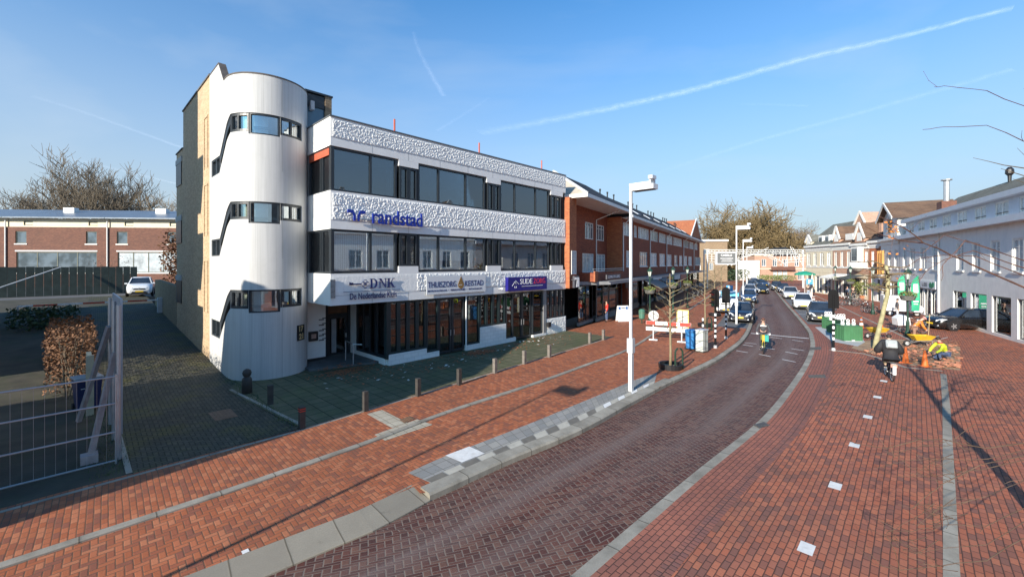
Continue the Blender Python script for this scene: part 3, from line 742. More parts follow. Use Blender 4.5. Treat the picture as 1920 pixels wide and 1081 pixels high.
mb = MB(); mb.box(xd0+.18, xd0+.42, YE-.055, YE-.042, .2, 1.9); mb.build('door_panel', pm('grey_door_film', (.30, .32, .34), .5), office)
mb = MB(); mb.box(xd1+.14, xc-.1, YE+.0, YE+.012, .26, 2.9); mb.build('pane', m_glassd, office)
mb = MB(); mb.box(xd0-.1, xc, YE+1.2, YE+1.25, 0, 2.95); mb.build('room_wall', m_roomd, office)
mb = MB(); mb.box(.25, xc+2, .6, YE+1.2, 2.9, 2.958); mb.build('soffit', m_wpaint, office)
# white entrance wall with name plates and letter box
YW = 3.2
def XW(px): return OB.face(px, 640, YW)[0]
xw1 = XW(610.5)
mb = MB(); mb.box(-.3, xw1, YW, YW+.6, .22, 2.958); mb.build('entrance_wall', m_wpaint, office)
mb = MB(); mb.box(-.3, xw1-.02, YW+.02, YW+.55, 0, .219); mb.build('plinth', m_black, office)
bx = XW(578); mb = MB(); mb.box(bx, bx+.42, YW-.10, YW-.002, 1.05, 1.5); lb_ = mb.build('letter_box', m_black, office, bevel=.015)
mb = MB(); mb.box(bx+.1, bx+.32, YW-.107, YW-.101, 1.17, 1.38); mb.build('label', pm('letter_label', (.45, .30, .25), .6), lb_)
pl = MB()
for k, z in enumerate((2.02, 1.76, 1.50, 1.26, 1.04)):
    pl.box(bx+.48, bx+.72, YW-.02, YW-.002, z-.03, z+.02); pl.box(bx+.64, bx+.80, YW-.024, YW-.003, z+.04, z+.08)
pl.build('name_plate', pm('plate_grey', (.06, .065, .07), .5), office)
# landing and hand rail
mb = MB(); mb.prism([(-.2, 1.7), (xc-.08, .9), (xc-.08, 4), (-.3, 4)], -.05, .10); mb.build('landing', pm('entrance_slab', (.10, .105, .105), .7, .3, 3, .2), office)
hr = MB(); hx, hy = xc - 1.15, 1.25
hr.tube([(hx, hy, .1), (hx, hy, .98), (hx, hy, 1.0), (hx+.1, hy+1.0, 1.02), (hx+.1, hy+1.0, .1)], .024, 8); hr.tube([(hx, hy, .99), (hx+.28, hy-.3, .99)], .024, 8)
o = hr.build('hand_rail', m_metal); o.location = OB.w(0, 0); o.rotation_euler.z = OB.rot; tag(o, 'bent steel hand rail in front of the recessed entrance door', 'railing')

# ------------------------------------------------------------------ stair tower
TC = (-1.415, 3.11); TR = 1.55
def tq(q):                                # outline of the tower: straight left wall, half circle, straight right wall
    if q < 2.97: return (TC[0] - TR, 6.08 - q), (-1, 0)
    a = (q - 2.97) / TR
    if a <= math.pi: return (TC[0] - TR * math.cos(a), TC[1] - TR * math.sin(a)), (-math.cos(a), -math.sin(a))
    r = (q - 2.97 - math.pi * TR); return (TC[0] + TR, TC[1] + r), (1, 0)
QM = 2.97 + math.pi * TR + 2.6
def tproj(q, z):
    (a, b), n = tq(q); p = OB.w(a, b, z); return CX + F * p.x / p.y, HY - F * (z - H) / p.y, p
def q_of(px):
    best = None; q = 0.0
    while q < 2.97 + math.pi * TR * .80:
        x, _, _ = tproj(q, H)
        if best is None or abs(x - px) < best[0]: best = (abs(x - px), q)
        q += .01
    return best[1]
def z_of(q, py): return H + (HY - py) * tproj(q, H)[2].y / F
qa, qb, qc, qd = q_of(432), q_of(466), q_of(526), q_of(566)
ql, qs = q_of(396.5), q_of(412)
qc = max(qc, qb + .6); qd = max(qd, qc + .5)
floors = [(217, 246, 252.5), (382, 410, 418.5), (547, 577.5, 586)]
opens = []                                # (q0, q1, z0 at q0, z1 at q0, z0 at q1, z1 at q1)
pieces = []
for (yt, yb, yB) in floors:
    zt = z_of(q_of(495), yt - 4); zb = z_of(q_of(440), yb + 1); zB = z_of(q_of(495), yB)
    z_sill = zt - 2.15                      # foot of the sloping stair window
    opens.append((ql, qs, z_sill - .02, z_sill + .72, z_sill - .02, z_sill + .72, 'small'))
    opens.append((qs, qa, z_sill + .02, z_sill + .72, zb, zt, 'slope'))
    opens.append((qa, qb, zb, zt, zb, zt, 'pair')); opens.append((qb, qc, zB, zt, zB, zt, 'big')); opens.append((qc, qd, zb, zt, zb, zt, 'pair'))
def topz(q):
    lim = [(0, 13.35), (1.72, 13.35), (2.6, 12.36), (2.97 + math.pi * TR - .25, 12.36), (2.97 + math.pi * TR + .9, 13.2), (99, 13.2)]
    for (a, za), (b, zb_) in zip(lim, lim[1:]):
        if a <= q <= b: return za + (zb_ - za) * (q - a) / (b - a)
qs_all = sorted({round(v, 4) for v in [QM * i / 150 for i in range(151)] + [o[0] for o in opens] + [o[1] for o in opens] + [1.72, 2.6]})
sh = MB(); TH = .24
def tp(q, z, d=0.0):
    (a, b), n = tq(q); return (a - n[0] * d, b - n[1] * d, z)
for q0, q1 in zip(qs_all, qs_all[1:]):
    if q1 - q0 < 1e-4: continue
    mid = (q0 + q1) / 2; segs0 = [0.0]; segs1 = [0.0]
    act = sorted([o for o in opens if o[0] <= mid <= o[1]], key=lambda o: o[2])
    for o in act:
        f0 = (q0 - o[0]) / (o[1] - o[0]); f1 = (q1 - o[0]) / (o[1] - o[0])
        segs0 += [o[2] + (o[4]-o[2])*f0, o[3] + (o[5]-o[3])*f0]; segs1 += [o[2] + (o[4]-o[2])*f1, o[3] + (o[5]-o[3])*f1]
    segs0.append(topz(q0)); segs1.append(topz(q1))
    for k in range(0, len(segs0), 2):
        a0, b0, a1, b1 = segs0[k], segs0[k+1], segs1[k], segs1[k+1]
        sh.add([tp(q0, a0), tp(q1, a1), tp(q1, b1), tp(q0, b0)], [(0, 1, 2, 3)])
        sh.add([tp(q0, a0, TH), tp(q1, a1, TH), tp(q1, b1, TH), tp(q0, b0, TH)], [(3, 2, 1, 0)])
        for (z0_, z1_) in ((a0, a1), (b0, b1)): sh.add([tp(q0, z0_), tp(q1, z1_), tp(q1, z1_, TH), tp(q0, z0_, TH)], [(0, 1, 2, 3)])
for o in opens:
    for q_, za, zb_ in ((o[0], o[2], o[3]), (o[1], o[4], o[5])): sh.add([tp(q_, za), tp(q_, za, TH), tp(q_, zb_, TH), tp(q_, zb_)], [(0, 1, 2, 3)])
sh.build('stair_tower', m_tower, office, fix=False)
jt = MB(); qj = q_of(529)
for a, b in ((0.02, 3.0), (4.9, 6.6), (8.5, 10.2), (11.0, 12.3)): jt.add([tp(qj - .008, a, -.003), tp(qj + .008, a, -.003), tp(qj + .008, b, -.003), tp(qj - .008, b, -.003)], [(0, 1, 2, 3)])
jt.build('panel_joint', pm('joint_grey', (.30, .31, .31), .8), office, fix=False)
def tbar(mb, q0, q1, z0, z1, z0b=None, z1b=None, d0=.03, d1=.14):   # a bar of frame following the curve
    z0b = z0 if z0b is None else z0b; z1b = z1 if z1b is None else z1b
    n = max(1, int((q1 - q0) / .12)); base = len(mb.v); vs = []; fs = []
    for i in range(n + 1):
        f = i / n; q = q0 + (q1 - q0) * f; a = z0 + (z0b - z0) * f; b = z1 + (z1b - z1) * f
        vs += [tp(q, a, d0), tp(q, b, d0), tp(q, b, d1), tp(q, a, d1)]
    for i in range(n):
        for k in range(4): fs.append((i*4+k, i*4+(k+1) % 4, (i+1)*4+(k+1) % 4, (i+1)*4+k))
    fs += [(0, 1, 2, 3), (n*4+3, n*4+2, n*4+1, n*4)]; mb.add(vs, fs)
for o in opens:
    q0, q1, z0, z1, z0b, z1b, kd = o; f = MB(); g = MB()
    if kd == 'slope':
        tbar(f, q0, q1, z1 - .30, z1, z1b - .34, z1b); tbar(f, q0, q1, z0, z0 + .05, z0b, z0b + .05)
        fo = f.build('sloping_window', m_frame, office); tbar(g, q0, q1, z0 + .05, z1 - .3, z0b + .05, z1b - .34, .09, .10); g.build('pane', m_glassd, fo); continue
    w = .06 if kd != 'pair' else .11
    tbar(f, q0, q1, z0, z0 + w); tbar(f, q0, q1, z1 - w, z1); tbar(f, q0, q0 + .07, z0 + w, z1 - w); tbar(f, q1 - .07, q1, z0 + w, z1 - w)
    if kd in ('pair', 'small'):
        m_ = q0 + (q1 - q0) * (.45 if kd == 'pair' else .5); tbar(f, m_ - .04, m_ + .04, z0 + w, z1 - w)
    fo = f.build('tower_window', m_frame, office); tbar(g, q0 + .05, q1 - .05, z0 + .05, z1 - .05, None, None, .09, .10); g.build('pane', m_glass, fo)
    if kd == 'big':
        b = MB(); tbar(b, q0 + .03, q0 + (q1 - q0) * (.62 if z0 > 5 else .42), z0 + .02, z1 - .02, None, None, .34, .36); b.build('blind', m_blind, office)
    elif kd == 'pair':
        b = MB(); tbar(b, q0 + (q1-q0)*.5, q1 - .06, z0 + .1, z1 - .1, None, None, .22, .24); b.build('blind', pm('cream_blind', (.62, .58, .45), .8), office)
mb = MB()                                  # dim stair core inside the tower
mb.box(-2.55, -.3, 4.3, 4.4, 0, 12); mb.build('stair_core', m_room, office)
mb = MB(); 
for z in (3.0, 6.6, 10.3, 11.95): mb.prism([tp(q, 0, TH + .01)[:2] for q in [2.6 + i * (math.pi * TR + .3) / 24 for i in range(25)]], z - .1, z)
mb.build('stair_slab', m_room, office)
cp = MB()                                  # weathered cap along the tower rim
for q0, q1 in zip(qs_all, qs_all[1:]):
    if q1 - q0 > 1e-4: cp.add([tp(q0, topz(q0)+.03, -.015), tp(q1, topz(q1)+.03, -.015), tp(q1, topz(q1)+.03, TH+.02), tp(q0, topz(q0)+.03, TH+.02), tp(q0, topz(q0)-.03, -.015), tp(q1, topz(q1)-.03, -.015)], [(0, 1, 2, 3), (4, 5, 1, 0)])
cp.build('coping', pm('weathered_cap', (.10, .085, .075), .8, .3, 4), office, fix=False)
m_shbrick = brick_mat('shaded_pier_brick', [(.22, .16, .10), (.19, .135, .085), (.25, .185, .12)], (.18, .14, .1))  # darker brick for the penthouse pier, its shadow put into the colour
# brick rear block with penthouse
mb = MB(); ops = []
mb.box(-2.94, .5, 6.1, 12.9, 0, 13.38); mb.box(-2.94, .5, 12.902, 15.1, 0, 11.3)
mb.build('brick_block', m_ybrick, office)
mb = MB(); mb.box(-2.99, .55, 6.1, 12.95, 13.381, 13.45); mb.box(-2.99, .55, 12.96, 15.15, 11.301, 11.36); mb.build('coping', m_roof, office)
sw = MB()
for z in (3.4, 6.9, 10.3):
    sw.box(-2.985, -2.93, 13.3, 15.0, z-1.0, z+.3)
sw.build('window', m_frame, office)
sw = MB()
for z in (3.4, 6.9, 10.3): sw.box(-2.995, -2.93, 13.2, 15.12, z+.31, z+.62)
sw.build('lintel', pm('grey_lintel', (.42, .41, .38), .8), office)
sw = MB()                                  # shallow blind panels in the side wall
for z in (3.6, 7.2, 10.4):
    for a, b, c, d in ((6.5, 7.3, z+1.2, z+1.26), (6.5, 6.56, z-1.2, z+1.2), (7.24, 7.3, z-1.2, z+1.2)): sw.box(-2.972, -2.93, a, b, c, d)
sw.build('brick_panel', m_ybrick, office)
mb = MB(); mb.box(.82, 1.12, 2.5, 6, 10.78, 12.5); mb.build('penthouse_wall', m_shbrick, office)
mb = MB(); mb.box(-.1, .81, 2.62, 2.68, 10.8, 11.9); mb.build('penthouse_window', opaque_glass('penthouse_glass', (.02, .05, .075)), office)
mb = MB(); mb.box(-.1, .81, 2.55, 2.9, 11.9, 12.45); mb.box(-.1, 1.16, 2.46, 6.1, 12.501, 12.58); mb.build('penthouse_roof', m_frame, office)
mb = MB(); mb.box(.14, .30, 2.4, 2.7, 11.7, 12.1); mb.build('vent_box', pm('grey_box', (.45, .45, .45), .6), office)
# wall lamp and camera on the tower, number panel 17 / 21
def on_tower(q, z, out): return tp(q, z, -out)
qn = q_of(563.5)
npn = thing('number_panel', 'black house number panel reading 17 21 on the rounded tower', 'sign', OB.w(*on_tower(qn, 1.9, .03)[:2], 1.72), OB.rot + math.atan2(tq(qn)[1][1], tq(qn)[1][0]) + R(90))
mb = MB(); mb.box(-.23, .23, 0, .03, -.33, .33); mb.build('board', m_black, npn)
m_gold = pm('sand_number', (.55, .42, .22), .5)
for s_, z in (('17', .04), ('21', -.28)): text_mb(s_, .26, .25, .015, .03).moved(Matrix.Translation((-.13, 0, z))).build('number', m_gold, npn)
# low garden wall along the drive
gw = MB()
for i in range(10):
    t0 = 15.15 + i * .95; gw.box(-2.95, -2.6, t0, t0 + .948, rise(t0) - .4, 3.3 + .02 * i)
o = gw.build('garden_wall', brick_mat('dark_yellow_brick', [(.30, .22, .13), (.26, .19, .11), (.33, .25, .15)], (.2, .17, .13))); o.location = OB.w(0, 0); o.rotation_euler.z = OB.rot; tag(o, 'tall brown brick garden wall along the right side of the driveway', 'wall')
o = MB(); o.tube([(0, 0, 0), (0, 0, .75)], .045, 6)
mast = o.build('roof_mast', pm('red_mast', (.45, .10, .06), .5), None); 
for k, (px, lab) in enumerate(((744, 'short red mast on the white roof, nearest the stair tower'), (903, 'middle one of the three short red masts on the white roof edge'), (1020, 'short red mast on the white roof, nearest the brick shop row'))):
    q = mast if k == 0 else mast.copy()
    if k: COL.objects.link(q)
    q.location = OB.w(X(px), .2, 10.7); tag(q, lab, 'mast', 'red masts on the white roof')

# ------------------------------------------------------------------ signs on the white facade
def sign(name, label, px, py, yo=-.0):
    s, z = OB.face(px, py, yo); return thing(name, label, 'sign', OB.w(s, yo, z), OB.rot)
rs = sign('company_sign', 'blue raised company lettering with a winged logo on the middle roughcast band', 651, 411, -.16)
def WF(px0, px1): return X(px1) - X(px0)
l0 = WF(651, 696)
text_mb('randstad', WF(697, 790), .66, .06, .012).moved(Matrix.Translation((l0 + .03, .0, -.10))).build('lettering', m_blue, rs)
lg = MB()
for sx in (-1, 1):
    c = .62; lg.prism([(c + sx*.06, -.02), (c + sx*.20, -.02), (c + sx*.20, .17), (c + sx*.29, .29), (c + sx*.60, .29), (c + sx*.60, .42), (c + sx*.25, .42), (c + sx*.06, .20)][::sx], -.03, .03, 'xz')
lg.v = [(x * .66, y, z * 1.06 - .02) for x, y, z in lg.v]; lg.build('logo', m_blue, rs)
mb = MB(); mb.box(.2, l0 + 2.5, .06, .10, .04, .09); mb.build('mounting_rail', m_metal, rs)
# key sign
ks = sign('bank_sign', 'navy key logo and serif lettering on the lower white band', 655, 556, -.05)
def serif(ch, x, w, h):
    mb = MB(); st = w * .2; th = w * .07; d = (-.012, .012)
    def bx_(a, b, c, e): mb.box(x + a, x + b, d[0], d[1], c, e)
    if ch == 'D':
        bx_(.1*w, .1*w+st, 0, h); bx_(0, .45*w, 0, th); bx_(0, .45*w, h-th, h)
        pts = [(x + .42*w + .5*w*math.sin(a), h/2 - h/2*math.cos(a)) for a in [math.pi*i/14 for i in range(15)]]
        inn = [(x + .40*w + .3*w*math.sin(a), h/2 - (h/2-th)*math.cos(a)) for a in [math.pi*i/14 for i in range(15)]]
        for i in range(14): mb.prism([pts[i], pts[i+1], inn[i+1], inn[i]], d[0]+.001, d[1]-.001, 'xz')
    if ch == 'N':
        bx_(.12*w, .12*w+th*1.2, 0, h); bx_(.82*w, .82*w+th*1.2, 0, h); bx_(0, .3*w, 0, th); bx_(0, .2*w, h-th, h); bx_(.7*w, w, h-th, h)
        mb.prism([(x+.10*w, h), (x+.32*w, h), (x+.91*w, 0), (x+.82*w, 0)], d[0]+.002, d[1]-.002, 'xz')
    if ch == 'K':
        bx_(.1*w, .1*w+st, 0, h); bx_(0, .4*w, 0, th); bx_(0, .4*w, h-th, h); bx_(.66*w, .98*w, h-th, h); bx_(.68*w, 1.04*w, 0, th)
        mb.prism([(x+.3*w, .42*h), (x+.78*w, h), (x+.86*w, h), (x+.36*w, .40*h)], d[0]+.002, d[1]-.002, 'xz')
        mb.prism([(x+.38*w, .48*h), (x+.54*w, .62*h), (x+.95*w, 0), (x+.72*w, 0)], d[0]+.003, d[1]-.003, 'xz')
    return mb
xk = WF(655, 693.5); lt_ = MB()
wD = WF(694, 741) / 3
for i, ch in enumerate('DNK'): q = serif(ch, xk + i * wD * 1.02, wD * .95, .42); lt_.add(q.v, q.f)
lt_.moved(Matrix.Translation((0, 0, .32))).build('lettering', m_navy, ks)
text_mb('De Nederlandse Kluis', WF(655.5, 743), .27, .02, .005).moved(Matrix.Translation((.02, 0, -.13))).build('lettering', m_navy, ks)
mb = MB(); mb.box(-.25, WF(655, 750), -.008, .008, .2, .217)
kz = .52; mb.box(.0, .55, -.01, .01, kz-.03, kz+.03); mb.box(.0, .05, -.01, .01, kz-.03, kz+.10); mb.box(.05, .17, -.01, .01, kz-.03, kz+.07)
for a, b in ((0, .09), (.09, 0), (0, -.09), (-.09, 0)): mb.ring((.72 + a, 0, kz + b), .09, .014, 'y', 16, 4)
mb.ring((.72, 0, kz), .05, .012, 'y', 12, 4); mb.build('logo', m_navy, ks)
# care sign
cs = sign('care_sign', 'white sign panel with dark capitals around a brown drop on the lower white band', 800, 552, -.075)
wS = WF(800, 910); mb = MB(); mb.box(0, wS, 0, .03, -.02, .90); mb.build('board', pm('sign_white', (.66, .68, .70), .5, .03), cs)
text_mb('THUISZORG', WF(803, 856), .30, .012, .0).moved(Matrix.Translation((.06, 0, .32))).build('lettering', m_navy, cs)
text_mb('KEISTAD', WF(871, 905), .30, .012, .0).moved(Matrix.Translation((WF(800, 871.5), 0, .32))).build('lettering', m_navy, cs)
text_mb('BETROUWBAAR  •  PERSOONLIJK  •  BETAALBAAR', WF(803, 904), .10, .012, .01).moved(Matrix.Translation((.06, 0, .1))).build('lettering', m_navy, cs)
dx = WF(800, 864); drop = [(dx + .21*math.sin(a) * (1 if math.cos(a) < .2 else 1 - (math.cos(a)-.2)*1.05), .42 - .22*math.cos(a) if math.cos(a) < 0 else .42 + .42*(-math.cos(a)) * -1) for a in [2*math.pi*i/28 for i in range(28)]]
drop = []
for i in range(29):
    a = -math.pi/2 * 1.25 + (math.pi * 1.25) * 0
for i in range(21):
    a = R(200) + R(-0) + R(140 + 0) * 0
dp = [(dx, .86)] + [(dx + .20*math.cos(a), .40 + .20*math.sin(a)) for a in [R(28) - R(236) * i / 18 for i in range(19)]]
mb = MB(); mb.prism(dp, -.012, -.001, 'xz'); mb.build('drop', pm('drop_brown', (.26, .15, .045), .5), cs)
mb = MB(); mb.box(dx-.13, dx+.06, -.018, -.013, .39, .41); mb.build('drop_line', m_wpaint, cs)
# blue sign
bs = sign('care_sign', 'deep blue sign box with a white house logo and white and red capitals', 953, 545.5, -.26)
k0 = OB.face(953, 545, -.26)[0]; wB = OB.face(1025.5, 540, -.26)[0] - k0
mb = MB(); mb.box(0, wB, 0, .24, -.03, .80); mb.build('board', pm('deep_blue_sign', (.015, .012, .18), .35, .05), bs)
m_sred = pm('sign_red', (.50, .03, .07), .4); m_swh = pm('sign_letter_white', (.8, .8, .8), .5)
text_mb('SUDE', wB * .31, .33, .012, .0).moved(Matrix.Translation((wB*.29, 0, .36))).build('lettering', m_swh, bs)
text_mb('ZORG', wB * .32, .33, .012, .0).moved(Matrix.Translation((wB*.63, 0, .36))).build('lettering', m_sred, bs)
mb = MB(); mb.box(wB*.33, wB*.88, -.01, -.001, .22, .25)
for p, q in (((.09, .28), (.15, .50)), ((.15, .50), (.19, .40)), ((.14, .52), (.20, .52)), ((.17, .60), (.255, .38)), ((.155, .26), (.155, .17)), ((.155, .17), (.195, .17)), ((.195, .17), (.195, .26))):
    mb.beam((p[0]*wB, -.006, p[1]), (q[0]*wB, -.006, q[1]), .012, .028)
mb.build('logo', m_swh, bs)
# grey plate left of the key sign, wall spot and letter box at the right
s, z = OB.face(624.5, 558, -.03); o = MB().box(-.09, .09, 0, .03, -.02, .75).build('wall_plate', pm('stained_plate', (.30, .28, .26), .6, .4, 6)); o.location = OB.w(s, -.04, z); o.rotation_euler.z = OB.rot; tag(o, 'narrow stained grey plate on the white band left of the key logo', 'plate')
s, z = OB.face(935, 541, 0); o = MB().tube([(0, 0, 0), (0, -.28, .03)], .02).obox((0, -.34, .02), (.2, .14, .1)).build('wall_spotlight', m_wpaint); o.location = OB.w(s, 0, z); o.rotation_euler.z = OB.rot; tag(o, 'small white spotlight on a bracket left of the deep blue sign', 'spotlight')
s, z = OB.face(1028, 608, .05); o = MB().box(-.16, .16, -.16, 0, -.16, .16).build('letter_box', m_black, bevel=.02); o.location = OB.w(s, .08, z); o.rotation_euler.z = OB.rot; tag(o, 'black letter box on the white roughcast plinth beside the shop door', 'letter box')
s, z = OB.face(978, 491, .4); o = MB().box(-.34, .34, 0, .01, -.28, .30).build('window_poster', pm('poster_white', (.8, .8, .8), .6)); o.location = OB.w(s, .22, z); o.rotation_euler.z = OB.rot; tag(o, 'white poster hanging in the first floor window at the right', 'poster')

# ------------------------------------------------------------------ other building materials
m_rbrick = brick_mat('red_row_brick', [(.25, .06, .032), (.29, .072, .036), (.21, .052, .03), (.32, .088, .042)], (.20, .11, .07), .22, .066, (.10, .03, .02), .3)
m_obrick = brick_mat('orange_and_sunlit_brick', [(.42, .13, .055), (.48, .16, .065), (.37, .11, .05)], (.26, .15, .09), .22, .066, (.2, .07, .03), .3)  # orange brick, also the sunlit tone of the red row's end walls
m_pbrick = brick_mat('pink_brick', [(.46, .26, .18), (.42, .23, .16), (.5, .30, .21)], (.42, .35, .28), .22, .066, (.3, .2, .15), .3)
m_brbrick = brick_mat('brown_brick', [(.17, .075, .055), (.20, .09, .062), (.145, .066, .05)], (.13, .09, .07), .22, .066, (.08, .05, .04), .3)
m_wht = pm('white_trim', (.78, .77, .73), .55, .05, 2, dirt=(.5, .48, .42), damt=.25)
m_cream = pm('cream_plaster', (.72, .64, .48), .75, .07, 2, dirt=(.45, .38, .28), damt=.3)
m_greyw = pm('pale_grey_plaster', (.82, .80, .75), .75, .05, 2, dirt=(.4, .41, .42), damt=.3)
m_lgrey = pm('light_grey_fascia', (.56, .60, .65), .6, .06, 2)
m_tile = NT('dark_roof_tiles'); q_ = m_tile.sep(m_tile.obj)
def tilemat(name, c1, c2):
    t = NT(name); o = t.sep(t.obj); r, d, rc = paver(t, t.comb(t.math('ADD', o[0], 0.0), t.math('ADD', o[2], t.math('MULTIPLY', o[1], .35)), 0.0), .24, .22, 'bond')
    c = t.mix(r, c1, c2); c = t.mix(t.rng(t.noise(t.obj, .7, 5), .45, .7, 0, .5), c, tuple(x * .6 for x in c1)); c = t.mix(t.rng(d, 0, .02, .7, 0), c, (.01, .01, .01))
    t.set(c, .85, spec=.2); t.bump(t.rng(d, 0, .05), .6, .02); return t.m
m_dtiles = tilemat('dark_slate_tiles', (.030, .034, .042), (.05, .054, .062)); m_gtiles = tilemat('grey_green_tiles', (.15, .15, .125), (.20, .195, .165)); m_btiles = tilemat('brown_tiles', (.14, .09, .065), (.19, .12, .08))
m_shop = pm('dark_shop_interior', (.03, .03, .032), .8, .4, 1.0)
m_alu = pm('shop_alu_frame', (.16, .16, .165), .4, .1, metal=.4)
m_house_win = opaque_glass('house_window_glass', (.055, .07, .085), .05)
m_netc = pm('net_curtain_glass', (.44, .48, .50), .25, .35, .9)

# ------------------------------------------------------------------ brick shop row on the left
row = bld('shop_row', 'long red brick shop row with dark tiled roof, white gutters and dark shop fronts', 'building', ROW)
def XR(px, py=450, yo=0.0): return ROW.face(px, py, yo)[0]
def zR(px, py, yo=0.0): return ROW.face(px, py, yo)[1]
c5 = lambda v: 1040 + v * .3236
fw_ = [(415, 443), (493, 537), (555, 592), (608, 640), (652, 678), (693, 712), (722, 740), (748, 768), (775, 795), (815, 845)]
up_ = [(397, 447), (460, 478), (485, 547), (553, 600), (605, 645), (648, 684), (688, 738), (745, 777), (781, 805), (812, 828)]
x7 = XR(1166)
ops = []
for a, b in fw_: ops.append((XR(c5(a)), XR(c5(b)), 4.42, 5.95))
for a, b in up_: ops.append((XR(c5(a)), XR(c5(b)), 7.35, 8.55))
mb = MB(); wallgrid(mb, x7, 62, 3.3, 8.9, ops, 0, .12); mb.box(x7, 62, .121, 8, 3.3, 8.88); mb.build('wall', m_rbrick, row, fix=False)
for i, (a, b, c, d) in enumerate(ops):
    n = 3 if (b - a) < 3 and i < 10 else max(2, int((b - a) / .75))
    window(row, a, b, c, d, .04, (m_wht, m_house_win if i % 4 == 1 else m_netc), [a + (b-a)*k/n for k in range(1, n)], [d - .32] if i < 10 else (), fw=.075, fd=.08)
mb = MB(); mb.box(x7 + .02, 62, -.02, .01, 8.0, 8.05)
for a, b, c, d in ops[:10]:
    mb = MB(); mb.box(a - .08, b + .08, -.07, .05, c - .09, c - .002); mb.build('sill', m_wht, row)
# recessed first block with angled side walls
YRc = 1.4; ops2 = []
xa0, xa1, xb0, xb1 = XR(1097, 430, YRc), XR(1113, 430, YRc), XR(1119, 430, YRc), XR(1133, 430, YRc)
ops2 = [(xa0, xa1, 6.75, 8.15), (xb0, xb1, 6.75, 8.15), (XR(1092, 430, YRc), XR(1113.5, 430, YRc), 3.95, 5.55), (XR(1118, 430, YRc), XR(1135, 430, YRc), 3.95, 5.55)]
mb = MB(); wallgrid(mb, -2.35, x7 - .0, 3.3, 9.3, ops2, YRc, .12); mb.box(-2.35, x7, YRc + .121, 8, 3.3, 9.3); mb.build('wall', m_rbrick, row, fix=False)
for i, (a, b, c, d) in enumerate(ops2):
    window(row, a, b, c, d, YRc + .04, (m_wht, m_netc if i > 1 else m_house_win), [a + (b-a)*k/3 for k in (1, 2)], [d - .35], fw=.08, fd=.08)
mb = MB(); mb.box(x7 - .06, x7 - .001, .0, YRc, 3.3, 9.0); mb.build('end_wall', m_obrick, row)  # both end walls: sunlight on the red row put into an orange colour
wp = MB(); wp.box(-3.6, -2.35, .3, 3.0, 3.0, 9.3); wp.build('end_wall', m_obrick, row)
window(row, -3.35, -2.5, 3.95, 5.6, .24, (m_wht, m_netc), [-3.07, -2.78], [4.5, 5.05], fw=.07, fd=.06)
# eaves, gutters and roofs
mb = MB(); mb.box(-3.0, x7 + .3, -.75, 3.0, 9.31, 9.36); mb.build('soffit', m_wht, row)
mb = MB(); mb.box(-3.0, x7 + .3, -.82, -.70, 9.30, 9.55); mb.box(x7 + .301, x7 + .38, -.82, 1.4, 9.30, 9.55); mb.box(-3.08, -3.001, -.82, 3.0, 9.30, 9.55); mb.build('gutter', m_wht, row)
mb = MB(); xr = x7 + .35; mb.add([(-3.0, -.72, 9.56), (xr, -.72, 9.56), (xr, 3.6, 12.28), (.8, 3.6, 12.28), (-3.0, 8, 9.56), (xr, 8, 9.56)], [(0, 1, 2, 3), (3, 2, 5, 4), (1, 5, 2), (0, 4, 5, 1)]); mb.build('roof', m_dtiles, row)
mb = MB(); mb.add([(-3.0, -.72, 9.565), (.79, 3.6, 12.275), (-3.0, 8, 9.565)], [(0, 1, 2)]); mb.build('hip_face', pm('shaded_cream_board', (.42, .37, .30), .8, .15, 2), row, fix=False)  # cream darkened in the colour to stand for the shade on this face
mb = MB(); mb.beam((-3.02, -.76, 9.58), (.8, 3.6, 12.30), .14, .12); mb.build('hip_trim', m_wht, row)
mb = MB(); mb.box(x7 + .0, 62.5, -.95, .02, 8.88, 8.94); mb.build('soffit', m_wht, row)
mb = MB(); mb.box(x7 + .0, 62.5, -1.02, -.90, 8.90, 9.12); mb.build('gutter', m_wht, row)
mb = MB(); mb.prism([(-.93, 9.05), (-.93, 9.12), (3.6, 12.02), (8.2, 9.1), (8.2, 9.0)], x7 + .351, 62.5, 'yz'); mb.build('roof', m_dtiles, row)
for k in range(16):
    x = x7 + 1.5 + k * 3.3; y = 2.6 + (k % 3) * .35; z = 9.1 + (y + .93) * .64
    mb = MB(); mb.tube([(x, y, z - .1), (x, y, z + .5)], .07, 8); mb.tube([(x, y, z + .5), (x, y, z + .66)], .10, 8); mb.build('roof_vent', m_black, row)
for k in range(9):
    x = x7 + 3 + k * 5.4; mb = MB(); mb.obox((x, .9, 9.12 + 1.83 * .64 + .03), (1.0, .9, .05), Matrix.Rotation(math.atan(.64), 3, 'X')); mb.build('skylight', m_lgrey, row)
# big cross gable at the far end
mb = MB(); mb.prism([(47.5, 9.1), (61.8, 9.1), (54.6, 12.9)], -.3, 5, 'xz'); mb.build('gable', m_obrick, row)
mb = MB(); mb.beam((47.3, -.34, 9.1), (54.6, -.34, 13.0), .16, .3); mb.beam((54.6, -.34, 13.0), (62, -.34, 9.1), .16, .3); mb.build('verge', m_wht, row)
mb = MB(); mb.box(57.5, 62, 1, 5, 9, 11.3); mb.build('stair_turret', m_obrick, row); mb = MB(); mb.box(57.3, 62.2, .8, 5.2, 11.31, 11.7); mb.build('turret_roof', m_dtiles, row)
for px in (1167.2, 1218, 1249, 1281, 1300.5):
    x = XR(px); mb = MB(); mb.tube([(x, -.85, 8.95), (x, -.5, 8.6), (x, -.08, 8.2), (x, -.08, 3.6)], .055, 8); mb.build('downpipe', m_wht, row)
x = XR(1117, 430, YRc); mb = MB(); mb.tube([(x + .8, -.5, 9.3), (x, YRc - .06, 8.5), (x, YRc - .06, 3.5)], .05, 8); mb.build('downpipe', m_wht, row)
